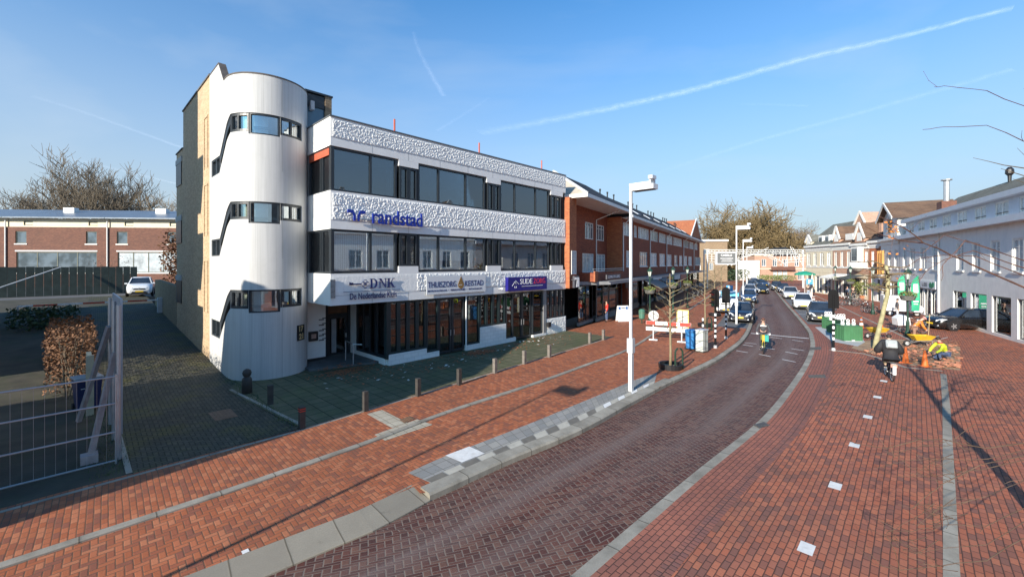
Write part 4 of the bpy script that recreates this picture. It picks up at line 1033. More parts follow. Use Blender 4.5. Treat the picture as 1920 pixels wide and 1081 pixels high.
# canopy, parapet, shops
mb = MB(); mb.prism([(-1.3, 1.0), (.9, -1.15), (62, -1.15), (62, .3), (-.3, 1.4)], 3.10, 3.34); mb.build('canopy', pm('canopy_grey', (.26, .27, .28), .5, .1), row)
mb = MB(); mb.box(-.2, x7 + .2, -.30, -.02, 3.345, 4.0); mb.box(-.45, -.201, -.34, .9, 3.345, 4.02); mb.build('parapet', m_rbrick, row)
mb = MB(); mb.box(-.5, .2, -.42, -.301, 3.345, 4.12); mb.build('parapet_pier', m_obrick, row)
mb = MB(); mb.tube([(-.3, -.2, 4.28), (x7, -.2, 4.28)], .02, 6); mb.tube([(-.3, -.2, 4.12), (x7, -.2, 4.12)], .015, 6); mb.build('balcony_rail', m_wht, row)
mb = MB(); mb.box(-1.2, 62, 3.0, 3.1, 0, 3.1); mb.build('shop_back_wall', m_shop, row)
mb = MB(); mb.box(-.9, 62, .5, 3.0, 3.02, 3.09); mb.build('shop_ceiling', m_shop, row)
random.seed(5); x = -.9; k = 0
while x < 60:
    w = random.choice((2.2, 2.8, 3.2, 1.6)); st = random.choice((.35, .5, .25)); yb = .45 if k % 3 else .75
    window(row, x, x + w - .05, st, 3.0, yb, (m_alu if k % 2 else m_black, m_glassd), [x + w/2] if w > 2.5 else (), [2.45] if k % 2 else (), fw=.07, fd=.07, name='shop_window')
    mb = MB(); mb.box(x, x + w - .05, yb - .03, yb + .12, 0, st - .002); mb.build('shop_plinth', pm('grey_stone_plinth', (.22, .22, .21), .7, .2, 4), row)
    if k % 3 == 1:
        mb = MB(); mb.box(x + .3, x + w - .4, yb + .8, yb + 1.0, st, st + 1.3); mb.build('window_display', pm('display_%d' % (k % 4), [(.35, .3, .25), (.2, .12, .1), (.12, .16, .2), (.4, .38, .36)][k % 4], .8), row)
    x += w; k += 1
    if k % 4 == 0:
        mb = MB(); mb.box(x - .03, x + .5, .3, 3.0, 0, 3.08); mb.build('shop_pier', m_rbrick if k % 8 else m_black, row); x += .52
# shop signs standing on or hanging from the canopy
def row_sign(label, px0, px1, py0, py1, yo, mat, txt=None, tm=None, cat='sign', name='shop_sign', grp=None):
    a = XR(px0, py0, yo); b = XR(px1, py0, yo); z1 = zR(px0, py0, yo); z0 = zR(px0, py1, yo); o = thing(name, label, cat, ROW.w(a, yo, z0), ROW.rot, grp)
    mb = MB(); mb.box(0, b - a, 0, .09, 0, z1 - z0); mb.build('board', mat, o)
    if txt: strokes((b - a) * .86, (z1 - z0) * .55, 12, 3).moved(Matrix.Translation(((b - a) * .07, 0, (z1 - z0) * .22))).build('lettering', tm, o)
    return o
m_sgrey = pm('sign_dark_grey', (.07, .07, .085), .5)
row_sign('dark sign with white capitals standing on the canopy of the first brick shop', 1138, 1164, 515, 523.5, -1.1, m_sgrey, True, m_swh)
row_sign('white shop sign board with rounded look under the far canopy, beside the nearest lantern', 1226, 1241, 521, 529, -1.25, pm('sign_pale', (.6, .62, .64), .5))
row_sign('pale blue shop sign board half way along the brick shop row', 1265, 1275, 516, 524, -1.4, pm('sign_pale_blue', (.35, .5, .55), .5))
row_sign('dark red shop sign board along the brick shop row, right of the pale blue one', 1277, 1287, 515, 524, -1.4, pm('sign_dark_red', (.20, .02, .035), .5))
row_sign('small dark shop sign under the canopy next to the first white downpipe', 1174, 1186, 528, 540, -.2, m_sgrey)
p = G(1069, 620); o = thing('hanging_sign', 'black and white box sign hanging over the alley between office block and brick shop', 'sign', OB.w(LB + .35, -.6, 3.1), OB.rot)
mb = MB(); mb.box(-.28, .28, -.08, .08, -.05, .75); mb.build('box', m_sgrey, o)
mb = MB(); mb.prism([(-.10, .0), (.26, .0), (.26, .62), (.02, .48)], -.095, -.081, 'xz'); mb.box(-.25, .22, -.094, -.082, .5, .66); mb.build('graphic', m_swh, o); mb = MB(); mb.tube([(-.28, 0, .5), (-.5, 0, .5)], .02); mb.build('bracket', m_metal, o)
# dark awnings further along
for k, (px, w) in enumerate(((1196, 5.0), (1222, 4.5))):
    a = XR(px, 520, -.5); mb = MB(); mb.prism([(-1.1, 3.08), (-2.7, 2.35), (-2.7, 2.15), (-2.66, 2.15), (-2.66, 2.32), (-1.1, 3.03)], 0, w, 'yz')
    o = mb.build('shop_awning', m_black); o.location = ROW.w(a, 0); o.rotation_euler.z = ROW.rot; tag(o, ('black fabric awning sloping out over the shop row, nearest the tall lamp post', 'black fabric awning over the shop row behind the nearest green lantern')[k], 'awning', 'black awnings of the shop row')

# ------------------------------------------------------------------ houses outside the left edge of the view: they throw the long shade
ngb = bld('neighbour_house', 'brick house with a steep tiled roof standing beyond the left end of the yard', 'building', OB)
mb = MB(); mb.prism([(-6.35, 0), (-6.35, 7.1), (-3.3, 10.2), (-.9, 8.7), (.2, 8.1), (1.6, 6.9), (1.6, 0)], -27, -14.0, 'yz'); mb.build('wall', m_brbrick, ngb)
mb = MB(); mb.prism([(-6.45, 7.1), (-3.3, 10.35), (-3.3, 10.22), (-6.35, 7.12)], -27.2, -13.95, 'yz'); mb.prism([(-3.299, 10.35), (-.9, 8.85), (.2, 8.25), (1.7, 6.95), (1.6, 6.92), (.2, 8.12), (-.9, 8.72), (-3.299, 10.22)], -27.2, -13.95, 'yz'); mb.build('roof', m_btiles, ngb)
mb = MB(); mb.box(-14.9, -14.2, .0, .55, 7.5, 8.55); mb.build('chimney', m_obrick, ngb)
flat = bld('apartment_block', 'tall flat roofed apartment block behind the yard, just past the left edge', 'building', OB)
mb = MB(); mb.box(-20, -11.2, 7.75, 14.3, 0, 17.8); mb.build('wall', m_greyw, flat)
mb = MB(); mb.box(-20, -11.2, 14.301, 24, 0, 7.5); mb.build('wall', m_greyw, flat)
for z in (13.2, 9.4, 5.8):
    mb = MB(); mb.box(-15, -11.2, 6.5, 7.749, z - 1.35, z); mb.build('balcony', m_greyw, flat)

# ------------------------------------------------------------------ terrace of houses behind the driveway
TH_ = Frame(-54, 50.5, .985, .09)
for hi, (x0, x1) in enumerate(((-24, -6.2), (-6.15, 5.0), (5.05, 14.2))):
    lab = ('brown brick terraced house at the far left end of the terrace', 'brown brick terraced house behind the yard with a drawn net curtain', 'end terraced house of brown brick beside the rusty beech hedge')[hi]
    h = bld('terraced_house', lab, 'house', TH_); h['group'] = 'terraced houses behind the driveway'
    ops = []; w = x1 - x0
    if hi > 0: ops = [(x0 + .8, x0 + 2.0, 7.1, 8.6), (x1 - 2.6, x1 - 1.4, 7.1, 8.6), (x0 + .9, x1 - 1.4, 3.6, 6.1), (x0 + 1.6, x0 + 2.6, 9.3, 9.85), (x1 - 2.4, x1 - 1.4, 9.3, 9.85)]
    mb = MB(); wallgrid(mb, x0, x1, 1.5, 9.1, [o for o in ops if o[2] < 9], 0, .15); mb.box(x0, x1, .151, 8, 1.5, 9.1); mb.build('wall', m_brbrick, h, fix=False)
    mb = MB(); wallgrid(mb, x0, x1, 9.101, 10.1, [o for o in ops if o[2] > 9], .1, .1); mb.box(x0, x1, .201, 8, 9.101, 10.1); mb.build('upper_wall', m_cream, h, fix=False)
    for i, (a, b, c, d) in enumerate(ops):
        ms = [a + (b - a) * k / 4 for k in (1, 2, 3)] if i == 2 else ()
        fo = window(h, a, b, c, d, .18 if c > 9 else .08, (pm('olive_frame', (.10, .11, .08), .5), m_house_win if i != 2 or hi == 1 else m_netc), ms, fw=.09, fd=.06)
        if i < 3: mb = MB(); mb.box(a - .1, b + .1, -.06, .05, c - .12, c); mb.build('sill', m_wht, fo)
    if hi > 0: mb = MB(); mb.box(x0 + .8, x1 - 1.3, -.05, .02, 6.15, 6.3); mb.build('lintel', m_wht, h)
    mb = MB(); mb.prism([(-.7, 10.1), (-.7, 10.25), (8, 12.1), (8, 11.9)], x0, x1 + (.6 if hi == 2 else 0), 'yz'); mb.build('roof', pm('zinc_roof', (.15, .18, .22), .35, .15, 2, metal=.3), h)
    mb = MB(); mb.box(x0 + 2, x0 + 3.3, 4.5, 5.2, 11.0, 12.0); mb.build('chimney', m_wht, h)
    mb = MB(); mb.tube([(x1 - .15, -.1, 1.5), (x1 - .15, -.1, 10.0)], .07); mb.build('downpipe', m_wht, h)
o = MB().box(14.4, 16.4, -.3, 3, 1.5, 6.2).box(14.3, 16.5, -.4, 3.1, 6.201, 6.35).build('brick_shed', m_brbrick); o.location = TH_.w(0, 0); o.rotation_euler.z = TH_.rot; tag(o, 'tall brown brick outbuilding against the end of the terrace', 'outbuilding')

# ------------------------------------------------------------------ right side of the street
def townhouse(lab, x0, x1, zc, zr, wall, roofm, nw, gable=None, shop='cream', seed=0, yb=0.0, depth=8, grp='houses along the right side of the street', name='town_house', win=(4.2, 6.2)):
    rnd = random.Random(seed); h = bld(name, lab, 'house', RT)
    if grp: h['group'] = grp
    ops = []; w = x1 - x0; cw = w / nw
    for k in range(nw): ops.append((x0 + cw*k + cw*.26, x0 + cw*k + cw*.74, win[0], win[1]))
    mb = MB(); wallgrid(mb, x0, x1, 3.3, zc, ops, yb, .14); mb.box(x0, x1, yb + .141, yb + depth, 3.3, zc); mb.box(x0, x0 + .3, yb, yb+depth, 0, 3.3); mb.box(x1-.3, x1, yb, yb+depth, 0, 3.3); mb.build('wall', wall, h, fix=False)
    for i, (a, b, c, d) in enumerate(ops):
        fo = window(h, a, b, c, d, yb + .05, (m_wht, m_house_win if rnd.random() < .6 else m_netc), [(a+b)/2], [d - .5], fw=.09, fd=.08)
        mb = MB(); mb.box(a - .12, b + .12, yb - .08, yb + .04, c - .14, c); mb.build('sill', m_wht, fo)
    mb = MB(); mb.box(x0, x1, yb - .35, yb + .2, zc + .001, zc + .28); mb.box(x0, x1, yb - .1, yb - .001, zc - .45, zc + .001); mb.build('cornice', m_wht, h)
    if zr > zc + .5:
        mb = MB(); mb.prism([(yb - .33, zc + .3), (yb + depth*.5, zr), (yb + depth, zc + .3)], x0, x1, 'yz'); mb.build('roof', roofm, h)
    if gable:
        g0, g1, gz = gable; gm = (g0 + g1) / 2; zb_ = zc + .3
        mb = MB(); mb.prism([(g0, zb_), (g1, zb_), (g1, zb_ + .8), (gm, gz), (g0, zb_ + .8)], yb - .12, yb + 3.2, 'xz'); gb = mb.build('dormer', wall, h)
        mb = MB(); mb.beam((g0 - .25, yb - .2, zb_ + .6), (gm, yb - .2, gz + .1), .14, .3); mb.beam((gm, yb - .2, gz + .1), (g1 + .25, yb - .2, zb_ + .6), .14, .3); mb.build('verge', m_wht, gb)
        mb = MB(); mb.box(gm - .5, gm + .5, yb - .16, yb - .121, zb_ + .3, zb_ + 1.4); mb.build('window', m_wht, gb)
        mb = MB(); mb.prism([(g0 - .2, zb_ + .65), (gm, gz + .14), (g1 + .2, zb_ + .65), (gm, gz)], yb - .1, yb + 3.4, 'xz'); mb.build('dormer_roof', roofm, gb)
    sm = {'cream': m_cream, 'white': m_wht, 'brick': wall, 'grey': m_greyw}[shop]
    n = max(2, int(w / 2.6)); ops = [(x0 + .3 + (w-.6)*k/n + .25, x0 + .3 + (w-.6)*(k+1)/n - .25, .1 if rnd.random() < .5 else .5, 2.75) for k in range(n)]
    mb = MB(); wallgrid(mb, x0 + .3, x1 - .3, 0, 3.3, ops, yb + .02, .2); mb.build('shop_front', sm, h, fix=False)
    for a, b, c, d in ops: window(h, a, b, c, d, yb + .12, (m_wht if rnd.random() < .5 else m_frame, m_house_win), [(a+b)/2], [2.2], fw=.08, fd=.07, name='shop_window')
    return h
RX = lambda t: 92 - t
# the row bends towards the street here, so its fronts face the viewer
RT2 = Frame(45.3 + .22 * 20.3, 51.5 + .975 * 20.3, -.22, -.975)
rx2 = lambda px: RT2.face(px, 480)[0]
RTsave = RT; RT = RT2
e0, e1, e2_, e3, e4 = rx2(1511), rx2(1561), rx2(1597), rx2(1630), rx2(1649)
hA = townhouse('cream house with a large grey roof at the far end of the right row', e0, e1, 7.35, 11.2, m_cream, m_gtiles, 4, (e0 + .4, e0 + 2.2, 9.3), 'cream', 3, win=(4.4, 6.4))
hB = townhouse('pale brick house with a steep narrow white edged gable', e1 + .02, e2_, 7.3, 10.6, m_pbrick, m_btiles, 3, (e1 + .5, e1 + 2.1, 10.0), 'white', 4, win=(4.3, 6.4))
hC = townhouse('brick house with white bands and a round white balcony', e2_ + .02, e3, 7.1, 10.4, m_pbrick, m_btiles, 3, (e2_ + 1.0, e2_ + 3.0, 10.0), 'cream', 5, win=(4.2, 6.3))
hD = townhouse('narrow orange brick house with tall pale chimneys', e3 + .02, e4 + .6, 7.3, 9.8, m_obrick, m_dtiles, 2, None, 'white', 6, win=(4.2, 6.3))
for h, a, b in ((hA, e0, e1), (hB, e1, e2_), (hC, e2_, e3), (hD, e3, e4)):
    for z in (4.05, 6.65): mb = MB(); mb.box(a + .03, b - .01, -.05, -.001, z, z + .16); mb.build('stone_band', m_wht, h)
mb = MB(); mb.prism([(e1 - 1.5, 9.5), (e1 + 2.6, 9.5), (e1 + .6, 12.2)], 3.2, 7.5, 'xz'); g_ = mb.build('rear_gable', m_pbrick, hB)
mb = MB(); mb.beam((e1 - 1.6, 3.15, 9.5), (e1 + .6, 3.15, 12.3), .14, .26); mb.beam((e1 + .6, 3.15, 12.3), (e1 + 2.7, 3.15, 9.5), .14, .26); mb.build('verge', m_wht, g_)
for k in range(2):
    mb = MB(); x = e0 + 3.6 + 2.0 * k; mb.box(x, x + 1.3, .3, 2.2, 7.7, 9.1); d_ = mb.build('dormer', m_wht, hA); mb = MB(); mb.box(x + .2, x + 1.1, .26, .299, 7.95, 8.85); mb.build('window', m_house_win, d_)
mb = MB(); mb.box(e2_ - 2.2, e2_ - .4, .3, 2.4, 7.65, 8.9); mb.build('dormer', m_wht, hB)
mb = MB(); mb.lathe([(.2, 3.7), (1.0, 4.1), (1.1, 4.15), (1.1, 4.9), (1.02, 4.9)], (e2_ + 2.0, -.2, 0), 18); mb.build('balcony', m_wht, hC)
mb = MB(); mb.box(e2_ + 1.2, e2_ + 2.8, -.7, -.06, 5.0, 6.9); mb.build('bay_window', m_wht, hC); mb = MB(); mb.box(e2_ + 1.4, e2_ + 2.6, -.73, -.701, 5.1, 6.7); mb.build('window', m_house_win, hC)
for h, x in ((hD, e3 + .5), (hD, e4 - .2), (hC, e3 - .8)): mb = MB(); mb.box(x - .3, x + .3, 1.6, 2.3, 8.0, 11.3); mb.build('chimney', m_pbrick, h)
for h, a, b, m_ in ((hB, e1 + .5, e2_ - .4, m_wht), (hC, e2_ + .5, e3 - .5, pm('dark_awning', (.06, .07, .07), .8))):
    mb = MB(); mb.prism([(-.36, 3.2), (-2.0, 2.75), (-2.0, 2.55), (-1.96, 2.55), (-1.96, 2.72), (-.36, 3.1)], a, b, 'yz'); mb.build('awning', m_, h)
RT = RTsave
# white house with steep gable to the street
gh = townhouse('white house with a steep brown gable roof end facing the street', RX(18.1), RX(11), 7.3, 7.4, m_wht, m_btiles, 3, None, 'white', 21)
x0, x1 = RX(17.9), RX(11.2); xm = (x0 + x1) / 2
x0 += .6; x1 -= .6; mb = MB(); mb.prism([(x0, 7.6), (x1, 7.6), (x1, 9.9), (xm, 11.3), (x0, 9.9)], .05, 5, 'xz'); mb.build('gable', m_wht, gh)
mb = MB(); mb.prism([(x0 - .5, 9.6), (xm, 11.65), (x1 + .5, 9.6), (xm, 11.35)], -.5, 5.2, 'xz'); mb.build('roof', m_btiles, gh)
mb = MB(); mb.beam((x0 - .5, -.55, 9.6), (xm, -.55, 11.5), .08, .3); mb.beam((xm, -.55, 11.5), (x1 + .5, -.55, 9.6), .08, .3); mb.build('verge', m_wht, gh)
mb = MB(); mb.box(xm - .8, xm + .8, -.02, .049, 8.2, 9.8); mb.build('window', m_house_win, gh)
for k in range(3):
    mb = MB(); x = RX(16.5) + k * .9; mb.box(x, x + .22, -.7, -.48, 3.4, 6.2); mb.build('balcony_post', pm('orange_timber', (.55, .26, .06), .6, .2, 4), gh)
mb = MB(); mb.box(RX(16.9), RX(13.6), -.95, -.1, 3.2, 3.39); mb.build('balcony', m_wht, gh)
# grey white shop building, the nearest on the right
gb = bld('grey_shop_building', 'pale two storey shop building with a grey dormer strip at the right edge', 'building', RT)
x0, x1 = RX(10.9), RX(-15)
wl = lambda px, yo=0.0: RT.face(px, 480, yo)[0]
ops = [(wl(a), wl(b), 4.2, 6.2) for a, b in ((1693, 1699.5), (1706, 1716), (1725, 1737), (1748, 1758))] + [(RX(-3 - 2.6*k), RX(-3 - 2.6*k) + 1.2, 4.2, 6.2) for k in range(4)]
sops = [(wl(1724), wl(1731.5), .1, 2.4), (wl(1732.5), wl(1745), .05, 2.4), (wl(1746), wl(1755.5), .3, 2.4)] + [(wl(1690), wl(1700), .2, 2.5), (wl(1702), wl(1715), .2, 2.5)] + [(RX(-2.4 - 3*k), RX(-2.4 - 3*k) + 2.3, .2, 2.6) for k in range(4)]
mb = MB(); wallgrid(mb, x0, x1, 0, 7.2, ops + sops, 0, .14); mb.box(x0, x1, 3.4, 8, 0, 7.19); mb.box(x0, x1, .141, 3.4, 6.25, 7.19); mb.box(x0, x1, .141, 3.4, 2.7, 4.0); mb.build('wall', m_greyw, gb, fix=False)
for a, b, c, d in ops:
    fo = window(gb, a, b, c, d, .06, (m_wht, m_netc), [(a+b)/2], [d - .5], fw=.10, fd=.07)
    mb = MB(); mb.box(a - .1, b + .1, -.08, .04, c - .12, c); mb.build('sill', m_wht, fo)
for i, (a, b, c, d) in enumerate(sops): window(gb, a, b, c, d, .08, (m_alu, m_glass), [(a+b)/2] if i == 1 else (), (), fw=.08, fd=.07, name='shop_window')
mb = MB(); mb.box(x0 - .2, x1, -.55, .3, 7.201, 7.6); mb.build('fascia', m_lgrey, gb)
dops = [(RX(9.6 - 2.9*k), RX(9.6 - 2.9*k) + 1.7, 7.75, 8.75) for k in range(8)]
mb = MB(); wallgrid(mb, x0 + .6, x1, 7.6, 8.9, dops, .35, .1); mb.build('dormer_wall', m_lgrey, gb, fix=False)
for a, b, c, d in dops: window(gb, a, b, c, d, .38, (m_wht, m_netc), [(a+b)/2], (), fw=.10, fd=.07)
mb = MB(); mb.box(x0 + .4, x1, -.05, 3.0, 8.901, 9.25); mb.build('dormer_roof', m_lgrey, gb)
mb = MB(); mb.prism([(.36, 8.0), (4.5, 11.4), (9, 8.0)], x0 - .1, x1, 'yz'); mb.build('roof', m_gtiles, gb)
xch = RX(5.2); mb = MB(); mb.box(xch - .6, xch + .6, 1.4, 2.4, 9.0, 10.4); ch = mb.build('chimney', m_brbrick, gb)
mb = MB(); mb.tube([(xch, 1.9, 10.4), (xch, 1.9, 12.3)], .22, 10); mb.tube([(xch, 1.9, 12.35), (xch, 1.9, 12.45)], .4, 10); mb.build('flue', m_metal, ch)
mb = MB(); mb.lathe([(.1, 0), (.12, .5), (.26, .7), (.24, 1.0), (.1, 1.2)], (RX(1.2), 4.4, 11.3), 10); mb.build('roof_cowl', m_black, gb)
mb = MB(); mb.tube([(wl(1758.5) + .35, -.06, 0), (wl(1758.5) + .35, -.06, 7.2)], .06); mb.build('downpipe', m_wht, gb)
a, b = wl(1723), wl(1756.5); sg = thing('shop_sign', 'white fascia sign with dark lettering and a green leaf over the glazed shop door', 'sign', RT.w(a, -.10, 2.5), RT.rot)
mb = MB(); mb.box(0, b - a, 0, .09, 0, .66); mb.build('board', m_swh, sg)
strokes((b-a)*.5, .3, 5, 8).moved(Matrix.Translation(((b-a)*.08, 0, .17))).build('lettering', m_sgrey, sg)
mb = MB(); mb.prism([((b-a)*.70, .1), ((b-a)*.82, .06), ((b-a)*.94, .2), ((b-a)*.95, .5), ((b-a)*.88, .6), ((b-a)*.82, .42), ((b-a)*.74, .58), ((b-a)*.68, .4)], -.02, -.001, 'xz'); mb.build('leaf', pm('leaf_green', (.02, .24, .12), .5), sg)
# houses beyond the right edge, mirrored in the office windows
townhouse('white gabled house with arched windows past the right edge of the view', RX(-15.1), RX(-25), 7.6, 11.5, m_wht, m_btiles, 4, (108.5, 112.5, 12.4), 'white', 31, grp=None)
townhouse('pale house with white framed windows past the right edge of the view', RX(-25.1), RX(-37), 7.9, 12.5, m_greyw, m_dtiles, 4, (121, 125, 12.8), 'cream', 32, grp=None)
townhouse('tall pale house with a tiled roof, furthest past the right edge', RX(-37.1), RX(-50), 8.6, 12.0, m_greyw, m_dtiles, 5, None, 'white', 33, grp=None)

# ------------------------------------------------------------------ end of the street
EN = Frame(71.5, 119, 1, -.06)
eb = bld('corner_building', 'pale pink brick two storey building with white shop windows closing the street', 'building', EN)
ops = [(-.5 + 3.0*k, .7 + 3.0*k, 3.9, 6.0) for k in range(4)]; sops = [(2.6, 3.7, .3, 2.8), (3.9, 5.1, .3, 2.8), (5.3, 6.5, .3, 2.8), (9.4, 10.6, .1, 2.7)]
mb = MB(); wallgrid(mb, -2.4, 13, 0, 6.9, ops + sops, 0, .15); mb.box(-2.4, 13, .151, 8, 0, 6.9); mb.build('wall', m_pbrick, eb, fix=False)
for i, (a, b, c, d) in enumerate(ops + sops): window(eb, a, b, c, d, .08, (m_wht, m_netc if 4 <= i < 7 else m_house_win), [(a+b)/2], (), fw=.12, fd=.07)
mb = MB(); mb.box(-2.4, 13, -.06, -.001, 3.1, 3.35); mb.box(-2.4, 13, -.2, .3, 6.9, 7.2); mb.build('cornice', m_cream, eb)
mb = MB(); mb.box(1.5, 8.0, -1.2, -.01, 2.9, 3.05); mb.box(1.5, 8, -1.2, -1.1, 3.051, 3.9); mb.build('balcony', m_brbrick, eb)
mb = MB(); mb.prism([(2.2, 6.9), (9.6, 6.9), (6, 9.4)], -.25, 7, 'xz'); mb.build('roof', m_dtiles, eb)
cw = MB()
for i in range(10):
    a0, a1 = R(200 + i*8), R(208 + i*8); cw.prism([(-2.4 + 4.2*math.cos(a0) + 0, 3 + 4.2*math.sin(a0)), (-2.4 + 4.2*math.cos(a1), 3 + 4.2*math.sin(a1)), (-2.4 + 4*math.cos(a1), 3 + 4*math.sin(a1)), (-2.4 + 4*math.cos(a0), 3 + 4*math.sin(a0))], 0, 5.6)
cw.build('curved_wall', m_wht, eb)
E2 = Frame(48.2, 112, 1, -.1)
e2 = bld('old_brick_house', 'brown brick house with small windows just past the far end of the shop row', 'house', E2)
ops = [(1.2, 2.2, 3.0, 4.9), (4.4, 5.4, 3.0, 4.9), (3.1, 4.4, 7.2, 8.6)]
mb = MB(); wallgrid(mb, -1, 9, 0, 10.6, ops, 0, .15); mb.box(-1, 9, .151, 8, 0, 10.6); mb.build('wall', brick_mat('tan_brick', [(.30, .21, .13), (.26, .18, .11), (.34, .24, .15)], (.25, .2, .15)), e2, fix=False)
for a, b, c, d in ops: window(e2, a, b, c, d, .06, (m_wht, m_house_win), [(a+b)/2], (), fw=.12, fd=.07)
mb = MB(); mb.box(-1.2, 9.2, -.3, 8.2, 10.6, 11.1); mb.build('cornice', m_wht, e2)
for k, (x, y, w, hh, m_) in enumerate(((88, 128, 16, 8.2, m_pbrick), (30, 128, 16, 9.0, m_brbrick))):
    fr = Frame(x, y, 1, -.2 + .3 * k); h = bld('far_house', ('pale brick house behind the right end of the white lattice arch', 'dark brick house far behind the shop row')[k], 'house', fr)
    ops = [(1 + 3*i, 2.3 + 3*i, 4.2, 6.2) for i in range(5)] + [(1 + 3*i, 2.3 + 3*i, .6, 2.8) for i in range(5)]
    mb = MB(); wallgrid(mb, 0, w, 0, hh, ops, 0, .15); mb.box(0, w, .151, 8, 0, hh); mb.build('wall', m_, h, fix=False)
    for a, b, c, d in ops: window(h, a, b, c, d, .08, (m_wht, m_house_win), [(a+b)/2], (), fw=.1, fd=.07)
    mb = MB(); mb.prism([(-.4, hh), (4, hh + 3), (8.4, hh)], -.3, w + .3, 'yz'); mb.build('roof', m_gtiles, h)

# white steel lattice arch across the street
AR = Frame(37.2, 80, 1, -.02); ar = bld('lattice_arch', 'white steel lattice arch spanning the far end of the street', 'arch', AR)
tr = MB(); zt = 7.35
for y in (0, 1.4):
    for z in (7.35, 6.95, 6.6): tr.beam((0, y, z), (19.2, y, z), .07)
    pts = [(4.6 + 10.4 * i / 16, y, 4.3 + 2.2 * math.sin(math.pi * i / 16) ** .8) for i in range(17)]
    for a, b in zip(pts, pts[1:]): tr.beam(a, b, .09)
    for i in range(28): tr.beam((.1 + .69 * i, y, 7.35), (.1 + .69*i + (.69 if i % 2 else 0), y, 6.6), .04)
    for i, p in enumerate(pts[::2]): tr.beam(p, (p[0] + .3, y, 6.62), .05)
    for i in range(6): tr.beam((.2 + .72 * i, y, 6.6), (.2 + .72*i, y, 5.1 + .05*i), .05); tr.beam((15.2 + .78 * i, y, 6.6), (15.2 + .78*i, y, 5.2), .05)
    for z in (5.2, 5.7, 6.15): tr.beam((0, y, z), (4.7, y, z - .3), .05); tr.beam((15.0, y, z - .3), (19.2, y, z), .05)
tr.beam((16.5, .5, 7.8), (18.4, .5, 4.4), .09); tr.beam((17.3, .5, 4.4), (16.1, .5, 8.0), .09); tr.beam((8, .5, 6.0), (12, .5, 7.8), .07)
tr.build('truss', m_wht, ar)
for x in (.1, 19.1):
    for y in (0, 1.4): mb = MB(); mb.box(x - .1, x + .1, y - .1, y + .1, 0, 7.4); mb.build('post', m_wht, ar)

# ------------------------------------------------------------------ trees and hedges
m_bark = pm('grey_brown_bark', (.13, .105, .075), .9, .3, 3, .6, 30)
m_twig = pm('brown_twigs', (.17, .12, .065), .9, .25, 2)
m_olive = pm('olive_twigs', (.19, .135, .062), .9, .3, .5)
m_purp = pm('purple_brown_twigs', (.15, .10, .085), .9, .25, .4)
m_young = pm('young_bark', (.24, .19, .115), .8, .25, 6, .3, 40, dirt=(.16, .17, .06), damt=.5)
m_redtwig = pm('reddish_twig', (.13, .065, .045), .7, .3, 5)
m_paletwig = pm('pale_twig', (.13, .08, .05), .8, .3, 5)
def grow(tr, tw, p, d, L, r, lvl, rnd, up=.15, spread=.6, kids=4, n=5, rmin=.012):
    pts = [p.copy()]; rads = [r]; segs = 4; dd = d.copy()
    for i in range(segs):
        dd = (dd + Vector((rnd.uniform(-1, 1), rnd.uniform(-1, 1), rnd.uniform(-.6, 1) * .8)) * .16 + Vector((0, 0, up * .25))).normalized()
        pts.append(pts[-1] + dd * L / segs); rads.append(max(rmin * .5, r * (1 - .72 * (i + 1) / segs)))
    (tr if r > .05 else tw).tube(pts, rads, n if r > .05 else 3)
    if lvl <= 0: return
    for k in range(kids):
        f = .3 + .7 * (k + rnd.random()) / kids; i = min(segs - 1, int(f * segs)); q = pts[i].lerp(pts[i+1], f * segs - i)
        a = rnd.uniform(0, 2 * math.pi); side = dd.orthogonal().normalized(); side.rotate(Matrix.Rotation(a, 3, dd))
        nd = (dd * (1 - spread * .5) + side * spread + Vector((0, 0, up))).normalized()
        grow(tr, tw, q, nd, L * rnd.uniform(.5, .78), max(rmin, r * rnd.uniform(.38, .55)), lvl - 1, rnd, up, spread, kids, n, rmin)
def tree(name, label, loc, h, trunk, seed, lvl, kids, mats, spread=.75, up=.12, r=None, rmin=.02, group=None, limbs=6, wide=1.0):
    o = thing(name, label, 'tree', loc, 0, group); rnd = random.Random(seed); tr = MB(); tw = MB(); r = r or h * .022
    top = Vector((rnd.uniform(-.3, .3), rnd.uniform(-.3, .3), trunk))
    tr.tube([(0, 0, -.3), (0, 0, .4), top * .5, top], [r * 1.5, r * 1.15, r, r * .85], 9)
    for k in range(limbs):
        a = 2 * math.pi * (k + rnd.uniform(-.3, .3)) / limbs; tilt = rnd.uniform(.35, 1.05) * wide
        d = Vector((math.cos(a) * math.sin(tilt), math.sin(a) * math.sin(tilt), math.cos(tilt))).normalized()
        grow(tr, tw, top - Vector((0, 0, rnd.uniform(0, trunk * .3))), d, (h - trunk) * rnd.uniform(.5, .68), r * .55, lvl, rnd, up, spread, kids, 6, rmin)
    tr.build('trunk', mats[0], o, smooth=True); tw.build('crown', mats[1], o, fix=False); return o
BGZ = 0
def at(px, Y, z=0.0): return Vector(((px - CX) / F * Y, Y, z))
tree('bare_tree', 'huge bare olive brown tree rising behind the far end of the street', at(1400, 143), 22, 2.5, 3, 4, 6, (m_olive, m_olive), .92, .07, .45, .085, None, 18, 1.35)
tree('bare_tree', 'bare purple brown tree right of the huge olive brown tree', at(1478, 150), 15, 3, 5, 4, 4, (m_bark, m_purp), .85, .1, .3, .04, 'bare trees at the end of the street', 8, 1.1)
tree('bare_tree', 'bare purple brown tree over the grey roof of the far right house', at(1500, 165), 18, 4, 6, 4, 4, (m_bark, m_purp), .85, .1, .3, .045, 'bare trees at the end of the street', 8, 1.1)
tree('bare_tree', 'bare dark tree behind the roof at the right end of the distant house line', at(1532, 175), 17, 4, 7, 4, 4, (m_bark, m_purp), .85, .1, .3, .045, 'bare trees at the end of the street', 8, 1.1)
